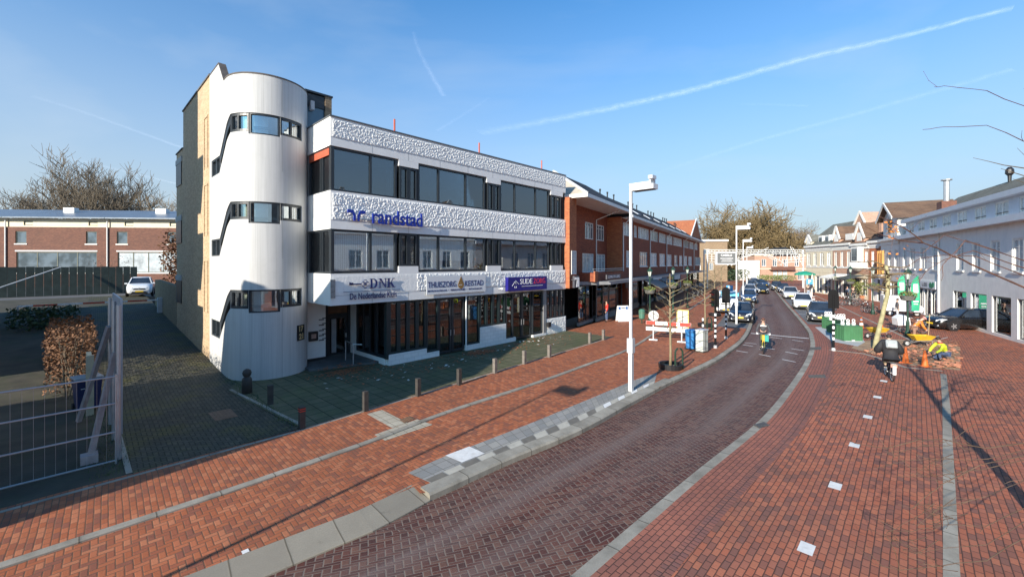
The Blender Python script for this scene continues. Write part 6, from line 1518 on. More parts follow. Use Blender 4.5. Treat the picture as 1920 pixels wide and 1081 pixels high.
mb = MB(); mb.lathe([(.34, 1.0), (.34, 1.04), (.28, 1.1), (.1, 1.13), (0, 1.13)], (0, 0, 0), 20); mb.build('lid', pm('bin_lid_blue', (.05, .20, .45), .45), bb)
mb = MB(); mb.tube([(-.22, .2, .08), (.22, .2, .08)], .08, 10); mb.build('wheel', m_rub, bb)
cb = thing('street_cabinet', 'pale grey street cabinet next to the bright blue bin', 'cabinet', G(1316, 659), R(38))
mb = MB(); mb.box(-.27, .27, -.20, .20, .06, 1.15); mb.build('body', pm('cabinet_grey', (.52, .55, .50), .5, .06, 3, dirt=(.3, .3, .26), damt=.4), cb, bevel=.01); mb = MB(); mb.box(-.30, .30, -.23, .23, 1.151, 1.20); mb.build('cap', m_lampg, cb)
mb = MB(); mb.box(-.012, .012, -.212, -.201, .1, 1.1); mb.box(-.29, .29, -.22, .22, 0, .06); mb.build('door_seam', m_post, cb)
for px, py, lab in ((1318, 628, 'white topped striped marker post behind the pale street cabinet'),):
    mb = MB(); mb.tube([(0, 0, 0), (0, 0, 1.1)], .06, 10); o = mb.build('marker_post', m_black); o.location = G(px, py); tag(o, lab, 'post'); 
    for z in (.95, .55): mb = MB(); mb.tube([(0, 0, z), (0, 0, z + .17)], .064, 10); mb.build('white_band', m_swh, o)
# traffic signals on striped poles
m_matte = pm('matte_black', (.012, .012, .013), .85, .1); m_matte.node_tree.nodes['Principled BSDF'].inputs['Specular IOR Level'].default_value = .15
def signal():
    o = thing('traffic_signal', 'traffic signal on a striped pole nearest the street cabinet, head seen edge on', 'traffic light', (0, 0, 0), 0, 'traffic signals on striped poles')
    mb = MB(); mb.tube([(0, 0, 0), (0, 0, 3.0)], .055, 12); mb.build('pole', m_matte, o)
    mb = MB(); mb.lathe([(.10, 0), (.09, .12), (.06, .16)], (0, 0, 0), 12); mb.build('pole_base', m_lampg, o)
    for k in range(5): mb = MB(); z = .58 + .30 * k; mb.tube([(0, 0, z), (0, 0, z + .15)], .0585, 12); mb.build('white_band', m_swh, o)
    mb = MB(); pts = [(-.24, 2.30), (.24, 2.30)] + [(.24 * math.cos(R(a)), 3.06 + .24 * math.sin(R(a))) for a in range(0, 181, 20)]
    mb.prism([(x, z - .02 if z < 2.5 else z) for x, z in pts], -.02, .01, 'xz'); mb.build('back_board', m_matte, o)
    mb = MB(); mb.box(-.12, .12, -.20, -.021, 2.32, 3.2); hd = mb.build('signal_head', m_matte, o, bevel=.01)
    for k in range(3):
        z = 2.48 + .28 * k; mb = MB(); mb.disc((0, -.205, z), .095, .01, 'y', 18); mb.build('lens', pm(('lens_green', 'lens_amber', 'lens_red')[k], ((.01, .06, .04), (.12, .06, .01), (.10, .01, .01))[k], .25), hd)
        mb = MB(); pr = [(.105 * math.cos(R(a)), z + .105 * math.sin(R(a))) for a in range(0, 181, 20)]; 
        for (a, b), (c, d) in zip(pr, pr[1:]): mb.add([(a, -.2, b), (c, -.2, d), (c, -.40, d - .02), (a, -.40, b - .02)], [(0, 1, 2, 3)])
        mb.build('hood', m_matte, hd, fix=False)
    return o
sg0 = signal(); sg0.location = G(1341.3, 652); sg0.rotation_euler.z = R(-62)
dup(sg0, G(1361.2, 634.5), R(168), 'traffic signal on a striped pole in front of the parked black hatchback', scale=.98)
dup(sg0, G(1562.8, 657), R(158), 'traffic signal on a striped pole right of the road, by the green containers')
# parking signs
def psign(label, px, py, zt, wide, board):
    o = thing('parking_sign', label, 'sign', G(px, py), R(-32)); mb = MB(); mb.tube([(0, 0, 0), (0, 0, zt)], .04, 8); mb.build('post', m_metal, o)
    mb = MB(); mb.box(-wide/2, wide/2, -.06, -.03, zt - wide, zt); mb.build('panel', pm('sign_blue', (.03, .28, .58), .4), o)
    mb = MB(); mb.box(-wide*.22, -wide*.06, -.068, -.061, zt - wide*.85, zt - wide*.15); mb.ring((wide*.02, -.064, zt - wide*.36), wide*.17, wide*.06, 'y', 16, 4); mb.build('symbol', m_swh, o)
    if board: mb = MB(); mb.box(-.75, .75, -.05, -.02, zt - wide - .42, zt - wide - .08); mb.build('name_board', pm('sign_sky_blue', (.10, .45, .65), .4), o)
    return o
psign('blue parking sign above a wide sky blue board beside the white van', 1368, 590, 2.7, .55, True)
psign('blue square sign on a post beside the parked white hatchback', 1518, 557, 2.55, .75, False)
for px, py, w, lab in ((1516, 556, .22, 'low white post left of the blue square sign'), (1520.5, 557, .22, 'low white post right of the blue square sign')):
    o = MB().box(-.08, .08, -.08, .08, 0, 1.1).box(-.10, .10, -.10, .10, 1.101, 1.16).build('white_post', m_wht); o.location = G(px, py); tag(o, lab, 'post')
# parasols
def parasol(label, p, r, zt, m, closed=False):
    o = thing('parasol', label, 'parasol', p); mb = MB(); mb.tube([(0, 0, 0), (0, 0, zt)], .035, 8); mb.build('pole', m_wht, o)
    mb = MB(); mb.lathe([(.12, zt - 1.9), (.3, zt - 1.7), (.10, zt - .2), (.02, zt)] if closed else [(r, zt - .55), (r * .98, zt - .35), (r * .55, zt - .12), (.04, zt + .05)], (0, 0, 0), 8); mb.build('canopy', m, o)
    mb = MB(); mb.lathe([(.35, 0), (.35, .08), (.1, .1)], (0, 0, 0), 12); mb.build('foot', m_lampg, o); return o
m_pgreen = pm('parasol_green', (.01, .27, .17), .7); parasol('bright green open parasol near the far parked cars', G(1509, 553), 1.35, 3.55, m_pgreen)
parasol('closed cream parasol right of the bright green one', G(1523, 556), .5, 3.2, m_cream, True)
# feather flags
def flag(label, px, py, ht, seed):
    o = thing('feather_flag', label, 'flag', G(px, py), R(-25), 'green feather flags by the grey shop'); mb = MB(); mb.tube([(0, 0, 0), (0, 0, ht * .75), (-.06, 0, ht * .95), (-.25, 0, ht)], .02, 6); mb.build('pole', m_black, o)
    mb = MB(); n = 16
    def P(a, b):
        z = .75 + (ht - .75) * b; w = .52 * (1 - max(0, (b - .72) / .28) ** 2 * .85); return (-.03 - w * a - .16 * max(0, b - .7), .05 * math.sin(b * 7 + a * 2 + seed), z)
    mb.grid(P, 4, n); f = mb.build('cloth', pm('flag_green', (.03, .36, .20), .7), o, smooth=True, fix=False)
    mb = MB(); mb.grid(lambda a, b: (-.12 - .30 * a, .05 * math.sin((.5 + .25*b) * 7 + (.25+.5*a) * 2 + seed) - .02, .75 + (ht - .75) * (.52 + .24 * b)), 4, 4); mb.build('emblem', m_swh, f, fix=False)
    mb = MB(); mb.box(-.45, -.12, -.09, -.085, 1.5, 1.6); mb.box(-.42, -.16, -.09, -.085, 1.3, 1.38); mb.build('text_line', m_swh, f)
    mb = MB(); mb.lathe([(.22, 0), (.22, .05), (.05, .08)], (0, 0, 0), 10); mb.build('foot', m_lampg, o); return o
flag('green feather flag next to the white delivery trike', 1698, 592, 3.7, 0); flag('green feather flag closest to the glazed shop door', 1725, 600, 3.7, 2)
# green containers with white lifting eyes
m_cgreen = pm('container_green', (.06, .185, .085), .55, .1, 3, dirt=(.05, .1, .05), damt=.4)
def container(label, px, py, w, d, h, rz, mat):
    o = thing('waste_container', label, 'container', G(px, py), rz, 'green containers on the concrete pad'); mb = MB(); mb.box(-w/2, w/2, -d/2, d/2, .03, h)
    for k in range(7):
        x = -w/2 + w * (k + .5) / 7; mb.box(x - .02, x + .02, -d/2 - .015, -d/2 - .0005, .08, h - .06)
    for k in range(4): y = -d/2 + d * (k + .5) / 4; mb.box(-w/2 - .015, -w/2 - .0005, y - .02, y + .02, .08, h - .06)
    mb.box(-w/2 - .02, w/2 + .02, -d/2 - .03, d/2 + .02, h, h + .03); mb.build('body', mat, o)
    for k in range(3):
        x = -w * .3 + w * .3 * k; e = MB(); e.ring((x, .0, h + .30), .075, .025, 'y', 14, 5); e.box(x - .09, x + .09, -.03, .03, h + .031, h + .20); e.build('lifting_eye', m_swh, o)
    mb = MB(); mb.box(-w*.45, w*.45, -d/2 - .05, d/2 - .1, 0, .03); mb.box(-.12, .05, -d/2 - .06, -d/2 - .02, .03, .10); mb.build('skid', m_lampg, o); return o
container('largest green container, nearest the dug-up bed', 1590, 637, 1.05, .95, .90, R(-6), m_cgreen)
container('green container at the back of the concrete pad by the parked dark grey car', 1553, 616, .52, .6, .85, R(-6), m_cgreen)
container('narrow green container between the other two, half behind the striped pole', 1562, 624, .45, .6, .85, R(-6), m_cgreen)
o = container('very dark green container behind the largest green one', 1577, 626, .55, .6, .95, R(-6), m_dgreen)
# cones, wheelbarrows
def cone(label, p, h, stripes, group):
    o = thing('traffic_cone', label, 'cone', p, R(20), group); mb = MB(); mb.lathe([(h*.20, .03), (h*.17, .05), (h*.05, h), (h*.035, h)], (0, 0, 0), 18); mb.build('cone', m_oran, o, smooth=False)
    mb = MB(); mb.box(-h*.25, h*.25, -h*.25, h*.25, 0, .03); mb.build('foot', m_oran, o)
    for a, b in stripes: 
        r = lambda f: h * (.175 - .125 * f) + .004; mb = MB(); mb.lathe([(r(a), a * h), (r(b), b * h)], (0, 0, 0), 18); mb.build('white_band', m_swh, o)
    return o
cone('orange traffic cone right behind the cyclist with the grey backpack', G(1698, 680), .74, (), 'plain orange cones at the dug-up bed'); cone('orange traffic cone nearest the worker in the yellow vest', G(1734, 686), .74, (), 'plain orange cones at the dug-up bed')
cone('red and white striped cone beyond the green containers', G(1615, 615), .85, ((.28, .48), (.66, .82)), None)
cone('orange traffic cone half hidden behind the leaning plane tree', G(1652, 622), .95, (), 'plain orange cones at the dug-up bed')
def barrow(label, p, rz):
    o = thing('wheelbarrow', label, 'wheelbarrow', p, rz, 'yellow wheelbarrows'); mb = MB(); lo = [(-.30, -.20), (.34, -.17), (.34, .17), (-.30, .20)]; hi = [(-.48, -.34), (.56, -.30), (.56, .30), (-.48, .34)]
    vs = [(a, b, .38) for a, b in lo] + [(a, b, .66) for a, b in hi] + [(a*.95, b*.94, .66) for a, b in hi] + [(a*.95, b*.94, .40) for a, b in lo]
    mb.add(vs, [(3, 2, 1, 0)] + [(i, (i+1) % 4, 4+(i+1) % 4, 4+i) for i in range(4)] + [(4+i, 4+(i+1) % 4, 8+(i+1) % 4, 8+i) for i in range(4)] + [(8+i, 8+(i+1) % 4, 12+(i+1) % 4, 12+i) for i in range(4)] + [(12, 13, 14, 15)]); mb.build('tray', m_yel, o)
    for s_ in (-1, 1):
        mb = MB(); mb.tube([(.72, s_*.06, .2), (.2, s_*.16, .36), (-.5, s_*.24, .42), (-1.05, s_*.28, .62)], .018, 6); mb.build('handle', m_metal, o)
        mb = MB(); mb.tube([(-.35, s_*.22, .4), (-.45, s_*.22, 0), (-.25, s_*.22, 0)], .016, 6); mb.build('stand', m_metal, o)
    mb = MB(); mb.ring((.72, 0, .19), .14, .05, 'y', 18, 8); wh = mb.build('wheel', m_rub, o, smooth=True); mb = MB(); mb.disc((.72, 0, .19), .10, .05, 'y', 14); mb.build('rim', m_lampg, wh); return o
barrow('yellow wheelbarrow standing behind the leaning plane tree', G(1646, 634), R(185)); bw = barrow('yellow wheelbarrow in front of the worker in orange', G(1728, 650), R(170))
# hoarding with timber braces, site fence, bin and wall at the left
ho = thing('hoarding', 'tall thin hoarding seen edge on with timber braces beside the driveway', 'hoarding', (OB.o.x, OB.o.y, 0), OB.rot)
m_hb = pm('hoarding_panel', (.40, .42, .44), .6, .1, 2, dirt=(.2, .2, .2)); m_wood = pm('weathered_timber', (.40, .33, .31), .85, .25, 4, .3, 30)
mb = MB(); mb.box(-6.52, -6.48, -3.35, -.35, .55, 3.84); mb.build('panel', m_hb, ho)
for t_ in (-3.5, -1.9, -.3): mb = MB(); mb.tube([(-6.56, t_, 0), (-6.56, t_, 3.7)], .05, 8); mb.build('post', m_metal, ho)
for a, b in (((-6.6, -3.0, 2.5), (-7.05, -3.15, .0)), ((-6.6, -.6, 2.9), (-7.2, .5, .05))): mb = MB(); mb.beam(a, b, .10, .10); mb.build('brace', m_wood, ho)
mb = MB(); mb.box(-7.2, -6.9, -3.3, -3.0, -.02, .18); mb.build('brace_foot', m_wood, ho)
fe = thing('site_fence', 'galvanised site fence panels along the pavement at the left', 'fence', (OB.o.x, OB.o.y, 0), OB.rot)
for k in range(6):
    a, b = -6.62 - 2.3 * k, -6.62 - 2.3 * (k + 1) + .06; mb = MB()
    for z in (.08, .75, 1.42, 2.05): mb.tube([(a, -3.75, z), (b, -3.75, z)], .02, 6)
    for x in (a, b): mb.tube([(x, -3.75, .0), (x, -3.75, 2.1)], .022, 6)
    for i in range(1, 14): x = a + (b - a) * i / 14; mb.tube([(x, -3.75, .08), (x, -3.75, 2.05)], .0025, 3)
    mb.build('panel', m_metal, fe)
    mb = MB(); mb.box(b - .25, b + .25, -3.9, -3.6, 0, .13); mb.build('foot', m_rub, fe)
wb = thing('wheelie_bin', 'dark blue wheelie bin in the yard behind the site fence', 'bin', W(-7.0, 2.1, 0), OB.rot + R(10))
mb = MB(); mb.add([(-.24, -.26, .06), (.24, -.26, .06), (.24, .24, .06), (-.24, .24, .06), (-.31, -.34, 1.0), (.31, -.34, 1.0), (.31, .34, 1.0), (-.31, .34, 1.0)], [(0, 3, 2, 1), (4, 5, 6, 7), (0, 1, 5, 4), (1, 2, 6, 5), (2, 3, 7, 6), (3, 0, 4, 7)]); bdy = mb.build('body', pm('bin_navy', (.015, .025, .10), .5), wb, bevel=.02)
mb = MB(); mb.ring((0, -.325, .72), .07, .012, 'y', 16, 4); mb.box(-.2, -.1, -.33, -.32, .71, .73); mb.build('emblem', m_swh, bdy)
mb = MB(); mb.box(-.33, .33, -.37, .36, 1.0, 1.06); mb.build('lid', pm('bin_lid_pale', (.35, .36, .38), .5), wb, bevel=.015); 
for s_ in (-1, 1): mb = MB(); mb.disc((s_ * .27, .26, .1), .1, .05, 'x', 14); mb.build('wheel', m_rub, wb)
o = MB().box(-.06, .06, 0, 1.5, 0, 1.75).box(-.09, .09, -.08, -.001, 0, 1.85).build('timber_screen', pm('pale_timber', (.48, .42, .28), .8, .2, 3, .2, 30)); o.location = W(-6.95, 1.2, 0); o.rotation_euler.z = OB.rot; tag(o, 'pale timber screen panel between the blue wheelie bin and the driveway', 'screen')
df = thing('board_fence', 'dark green timber fence at the back of the driveway', 'fence', W(0, 36.5, 1.9), OB.rot)
mb = MB()
for k in range(46): mb.box(-26 + .5 * k, -26 + .5 * k + .485, 0, .05, 0, 2.5 + .02 * (k % 3))
mb.build('boards', pm('dark_green_boards', (.03, .045, .04), .8, .3, 2), df)
o = MB().tube([W(-12.5, 34.5, 2.2), W(-8.0, 36.2, 4.4)], .05, 6).build('ramp_rail', m_lampg); tag(o, 'sloping pale rail against the dark green fence', 'rail')
bm_ = thing('barrier_boom', 'thin red and white barrier boom across the driveway', 'barrier', W(-2.95, 21.0, rise(21)), OB.rot)
mb = MB(); mb.box(-6.6, 0, -.04, .04, .86, .95); pl_ = mb.build('boom', m_swh, bm_)
for k in range(3): mb = MB(); mb.box(-6.0 + 2.1 * k, -5.0 + 2.1 * k, -.043, .043, .857, .953); mb.build('red_band', m_red, pl_)
mb = MB(); mb.box(-.25, .2, -.2, .2, 0, 1.05); mb.build('drive_box', m_lampg, bm_); mb = MB(); mb.tube([(-6.6, 0, 0), (-6.6, 0, .9)], .05); mb.build('rest_post', m_metal, bm_)
# contrails, real ribbons of vapour high in the sky
ct = NT('vapour_trail'); ct.t.nodes.remove(ct.b); tr_ = ct.n('ShaderNodeBsdfTransparent'); df_ = ct.n('ShaderNodeBsdfTranslucent'); df_.inputs[0].default_value = (.95, .96, 1, 1)
di_ = ct.n('ShaderNodeBsdfDiffuse'); di_.inputs[0].default_value = (.95, .96, 1, 1); ad_ = ct.n('ShaderNodeAddShader'); ct.l(df_.outputs[0], ad_.inputs[0]); ct.l(di_.outputs[0], ad_.inputs[1])
uv_ = ct.sep(ct.uv); ed = ct.math('SUBTRACT', 1.0, ct.math('POWER', ct.math('ABSOLUTE', ct.math('ADD', ct.math('MULTIPLY', uv_[1], 2.0), ct.rng(ct.noise(ct.mapv(ct.uv, (.01, .0, 1)), 1.0, 4, .6), 0, 1, -.45, .45))), .8), clamp=True)
nz_ = ct.rng(ct.noise(ct.mapv(ct.uv, (.012, 2.5, 1)), 1.0, 6, .65), .35, .75); al = ct.math('MULTIPLY', ct.math('MULTIPLY', ct.math('MULTIPLY', ed, ct.rng(uv_[0], 0, 2600, .22, 1)), ct.math('ADD', .35, nz_)), ct.n('ShaderNodeObjectInfo').outputs['Alpha'])
mx_ = ct.n('ShaderNodeMixShader'); ct.l(al, mx_.inputs[0]); ct.l(tr_.outputs[0], mx_.inputs[1]); ct.l(ad_.outputs[0], mx_.inputs[2]); ct.l(mx_.outputs[0], ct.out.inputs['Surface']); ct.m.use_transparent_shadow = True
def trail(label, pl, w0, w1, alpha, ALT=1800.0):
    c = resample(spline([at(x, (ALT - H) * F / (HY - y)).xy for x, y in pl]), 60); mb = MB(); mb.uvs = []; L = arclen(c)
    for i, p in enumerate(c):
        n = normal(c, i); w = w0 + (w1 - w0) * i / 60
        for f in (-.5, -.25, 0, .25, .5): q = p + n * f * w; mb.v.append((q.x, q.y, ALT)); mb.uvs.append((L[i], f))
    for i in range(60):
        for k in range(4): mb.f.append((i*5+k, i*5+k+1, (i+1)*5+k+1, (i+1)*5+k))
    o = mb.build('contrail', ct.m); o.color = (1, 1, 1, alpha); o.visible_shadow = True; tag(o, label, 'contrail', 'contrails in the sky', 'stuff' if False else None)
trail('long bright contrail rising across the right half of the sky', [(900, 250), (1100, 212), (1300, 168), (1500, 112), (1650, 78), (1900, 15)], 330, 110, .25)
trail('wide faint contrail below the long bright one', [(1230, 325), (1400, 270), (1600, 215), (1900, 130)], 260, 200, .07)
trail('short thin contrail above the stair tower, sloping down right', [(775, 60), (790, 105), (832, 180)], 40, 80, .20)
trail('small faint contrail slanting over the white roof', [(918, 183), (880, 208), (820, 245)], 60, 90, .09)
trail('upper contrail at the left edge of the sky', [(60, 180), (150, 208), (240, 240), (350, 280)], 130, 130, .15)
trail('lower contrail at the left edge of the sky', [(60, 285), (150, 301), (250, 325), (335, 345)], 200, 200, .14)
trail('tiny faint contrail under the bright one at the right', [(1390, 195), (1450, 196), (1515, 199)], 90, 90, .10)

# ------------------------------------------------------------------ vehicles
m_cglass = opaque_glass('car_glass', (.015, .02, .028), .04)
m_plate = pm('yellow_plate', (.72, .48, .02), .5, .03); m_hl = pm('headlight_glass', (.62, .66, .70), .15, .1); m_chrome = pm('chrome_trim', (.6, .6, .6), .25, .05, metal=.8)
def paint(name, c): return pm(name, c, .28, .03, 2, coat=.8, fine=.01)
def car(name, label, cat, p, rz, mat, L=4.1, Wd=1.76, Hh=1.5, kind='hatch', group=None, grille='dark'):
    o = thing(name, label, cat, p, rz, group); hw = Wd / 2; k = L / 4.1; belt = Hh * .64
    if kind == 'van':
        st = [(2.05, .42, .80, .74, .0), (1.98, .25, 1.02, .90, 0), (1.5, .22, 1.12, .98, 0), (1.0, .22, 1.16, 1.0, 0), (-1.9, .25, 1.16, 1.0, 0), (-2.05, .35, 1.12, .96, 0)]
    else:
        st = [(2.05, .36, .60, .70, 0), (1.98, .24, .74, .86, 0), (1.7, .2, .86, .95, 0), (1.3, .19, .93, .985, 0), (.95, .19, .97, 1.0, 0), (0, .19, .985, 1.0, 0), (-1.1, .2, 1.0, 1.0, 0), (-1.7, .23, 1.01, .965, 0), (-1.97, .3, .98, .88, 0), (-2.05, .42, .88, .80, 0)]
        if kind == 'suv': st = [(x, zb + .04, zt * 1.06, w, q) for x, zb, zt, w, q in st]
    zs = belt / .97
    mb = MB(); R_ = []
    for x, zb, zt, w, q in st:
        zt *= zs; h = hw * w; zm = zb + (zt - zb) * .55
        half = [(0, zb), (h * .80, zb), (h * .96, zb + .10), (h, zm), (h * .985, zt - .12 * zs), (h * .90, zt - .015), (h * .5, zt + .012), (0, zt + .02)]
        R_.append([(x * k, y, z) for y, z in half] + [(x * k, -y, z) for y, z in half[-2:0:-1]])
    n = len(R_[0])
    for i, r in enumerate(R_):
        mb.v += r
        if i: mb.f += [((i-1)*n + j, (i-1)*n + (j+1) % n, i*n + (j+1) % n, i*n + j) for j in range(n)]
    mb.f += [tuple(range(n)), tuple(range((len(R_)-1)*n, len(R_)*n))[::-1]]
    body = mb.build('body', mat, o, smooth=True)
    # glasshouse and roof
    if kind == 'van': b = [(1.35, .86, belt), (-2.0, .92, belt)]; t = [(.75, .78, Hh), (-1.95, .84, Hh)]
    elif kind == 'saloon': b = [(.85, .86, belt), (-1.55, .86, belt)]; t = [(.15, .64, Hh), (-.85, .64, Hh - .03)]
    else: b = [(.92, .87, belt), (-1.93, .84, belt)]; t = [(.22, .66, Hh - .02), (-1.45, .64, Hh - .05)]
    if kind == 'van': belt_ = 1.12 * zs
    (fx, fw, _), (rx, rw, _) = b; (tx, tw, tz), (ux, uw, uz) = t; zb = belt * 1.0 - .01
    if kind == 'van': zb = 1.13 * zs
    B = [(fx*k, hw*fw), (fx*k, -hw*fw), (rx*k, -hw*rw), (rx*k, hw*rw)]; T = [(tx*k, hw*tw, tz), (tx*k, -hw*tw, tz), (ux*k, -hw*uw, uz), (ux*k, hw*uw, uz)]
    mid = lambda a, c: ((a[0] + c[0]) / 2, (a[1] + c[1]) / 2)
    g = MB(); g.add([(x, y, zb) for x, y in B] + [(x, y, z - .03) for x, y, z in T], [(0, 1, 5, 4), (1, 2, 6, 5), (2, 3, 7, 6), (3, 0, 4, 7), (4, 5, 6, 7)])
    g.build('windows', m_cglass if kind != 'van' else mat, o)
    if kind == 'van':
        w_ = MB(); w_.add([(fx*k + .012, hw*fw*.92, zb + .04), (fx*k + .012, -hw*fw*.92, zb + .04), (tx*k + .07, -hw*tw*.92, tz - .22), (tx*k + .07, hw*tw*.92, tz - .22)], [(0, 1, 2, 3)]); w_.build('windscreen', m_cglass, o)
        for s_ in (-1, 1): w_ = MB(); w_.add([(fx*k - .15, s_*(hw*fw + .012), zb + .06), (.2*k, s_*(hw*fw + .014), zb + .06), (.2*k, s_*(hw*tw + .045), tz - .3), (tx*k + .0, s_*(hw*tw + .045), tz - .3)], [(0, 1, 2, 3)]); w_.build('side_window', m_cglass, o)
    rf = MB(); rr = [(x, y, z - .025) for x, y, z in T]; cx_ = sum(p_[0] for p_ in rr) / 4
    up = [(cx_ + (x - cx_) * .86, y * .82, z + .05) for x, y, z in T]; rf.add(rr + up, [(0, 1, 5, 4), (1, 2, 6, 5), (2, 3, 7, 6), (3, 0, 4, 7), (4, 5, 6, 7)]); 
    rf.build('roof', mat, o, smooth=True)
    if kind != 'van':
        for i in (0, 1, 2, 3): mb = MB(); mb.beam((B[i][0], B[i][1]*1.004, zb), (T[i][0], T[i][1]*1.01, T[i][2] - .015), .06, .07); mb.build('pillar', mat, o)
        for s_ in (-1, 1): mb = MB(); mb.beam(((fx*.35 + rx*.65 + .25)*k*1, s_*hw*.865, zb), ((tx + ux)/2*k, s_*hw*.665, Hh - .05), .05, .07); mb.build('pillar', m_black, o)
    # wheels
    r = .325 * (1.08 if kind == 'suv' else 1)
    for x in (1.30, -1.27):
        for s_ in (-1, 1):
            a = MB(); a.disc((x*k, s_*hw*.955, r + .03), r + .075, .12, 'y', 22); a.build('wheel_arch', m_black, o)
            w_ = MB(); w_.ring((x*k, s_*(hw - .085), r), r - .075, .085, 'y', 22, 8); wh = w_.build('wheel', m_rub, o, smooth=True)
            w_ = MB(); w_.disc((x*k, s_*(hw - .04), r), r - .12, .10, 'y', 18)
            for q in range(5): aa = R(72 * q); w_.beam((x*k, s_*(hw + .012), r), (x*k + (r-.13)*math.cos(aa), s_*(hw + .012), r + (r-.13)*math.sin(aa)), .02, .07)
            w_.build('rim', m_metal, wh)
    # face
    zf = .62 * zs if kind != 'van' else .95
    for s_ in (-1, 1):
        mb = MB(); hz = zf + .04; mb.add([(2.035*k, s_*hw*.50, hz-.06), (1.93*k, s_*hw*.86, hz-.01), (1.62*k, s_*hw*.955, hz+.13), (1.86*k, s_*hw*.80, hz+.15), (2.02*k, s_*hw*.52, hz+.06)], [(0, 1, 2, 3, 4)]); 
        mb.v = [(x + .022, y * 1.012, z + .008) for x, y, z in mb.v]; mb.build('headlight', m_hl, o, fix=False)
        mb = MB(); mb.obox((fx*k - .12, s_*(hw*.93 + .10), belt + .06), (.12, .2, .13)); mb.build('mirror', mat if kind != 'van' else m_black, o, bevel=.03)
        mb = MB(); mb.disc((2.0*k, s_*hw*.66, .34), .055, .06, 'x', 12); mb.build('fog_light', m_hl, o)
        mb = MB(); mb.box(-2.07*k, -1.96*k, s_*hw*.76 - .09, s_*hw*.76 + .09, .72*zs, .92*zs); mb.build('tail_light', pm('tail_light_red', (.35, .01, .01), .3), o)
    mb = MB(); mb.prism([(-hw*.62, .24), (hw*.62, .24), (hw*.5, .44), (-hw*.5, .44)], 2.0*k, 2.065*k, 'yz'); mb.build('grille', m_black, o)
    if grille == 'dark': mb = MB(); mb.prism([(-hw*.45, zf - .06), (hw*.45, zf - .06), (hw*.42, zf + .05), (-hw*.42, zf + .05)], 1.97*k, 2.06*k, 'yz'); mb.build('grille', m_black, o)
    mb = MB(); mb.disc((2.062*k, 0, zf + .03), .065, .02, 'x', 14); mb.build('badge', m_chrome, o)
    mb = MB(); mb.box(2.066*k, 2.078*k, -.26, .26, .40, .51); mb.build('number_plate', m_plate, o)
    return o
FWD = Vector((-.50, -.866, 0)); RZ = math.atan2(FWD.y, FWD.x)
def park(label, px, py, mat, z=0.0, da=0.0, fwd=None, **kw):
    L = kw.get('L', 4.1); f = Vector((math.cos(RZ + da), math.sin(RZ + da), 0)); p = G(px, py, z) - f * L / 2
    return car('parked_car', label, 'car', p, RZ + da, mat, group='cars parked and driving along the street', **kw)
park('black hatchback parked at the left bay nearest the street lamp', 1387, 606, paint('paint_blue_black', (.012, .016, .03)), L=4.0, Wd=1.72, Hh=1.50, da=R(-3))
park('dark blue hatchback parked behind the black one on the left', 1403, 567.5, paint('paint_dark_blue', (.02, .05, .12)), L=4.2)
park('pale silver car parked on the left beyond the dark blue hatchback', 1406, 553, paint('paint_silver', (.42, .44, .46)), L=4.2)
park('grey blue car, farthest of those parked along the left bay', 1410, 541, paint('paint_grey_blue', (.16, .2, .25)), L=4.3)
park('silver car parked at the very end of the left side', 1413, 533.5, paint('paint_silver', (.42, .44, .46)), L=4.3)
park('dark grey car parked nearest on the right, beside the green containers', 1541, 606, paint('paint_dark_grey', (.035, .037, .042)), L=4.4, Wd=1.8, da=R(-4))
park('white hatchback parked on the right with a yellow front plate', 1507, 581, paint('paint_white', (.78, .78, .77)), L=4.1, Wd=1.76, Hh=1.56, grille='none', da=R(-2))
park('silver grey hatchback parked behind the white one', 1484, 561, paint('paint_pale_silver', (.46, .47, .47)), L=4.3, Wd=1.8, Hh=1.56, grille='none')
park('dark blue saloon parked behind the silver grey hatchback', 1470, 549, paint('paint_night_blue', (.02, .028, .05)), L=4.6, kind='saloon', Hh=1.46)
park('black car, farthest of those parked on the right bay', 1457, 544, paint('paint_black', (.012, .012, .013)), L=4.3)
park('dark car driving towards the viewer in the road', 1430.5, 551, paint('paint_black', (.012, .012, .013)), -.12, R(6), L=4.3)
park('tall black car waiting at the far bend of the road', 1421, 540, paint('paint_black', (.012, .012, .013)), -.12, R(14), L=4.6, kind='suv', Hh=1.75, Wd=1.85)
park('dark blue car at the far bend, right of the tall black one', 1436, 538, paint('paint_dark_blue', (.02, .05, .12)), -.12, R(25), L=4.6)
v = car('parked_van', 'white delivery van parked left of the black hatchback', 'van', G(1361, 589) - FWD * 2.4, RZ, paint('paint_white', (.78, .78, .77)), L=4.9, Wd=1.9, Hh=2.0, kind='van')
car('parked_car', 'white car parked at the top of the driveway behind the barrier boom', 'car', W(-3.1, 32.2, 1.9), OB.rot - R(98), paint('paint_white', (.78, .78, .77)), L=4.3, Hh=1.6, kind='suv')
o_ = car('parked_car', 'black estate car at the right edge beside the men working', 'car', at(1806, 30), R(176), paint('paint_black', (.012, .012, .013)), L=4.5)
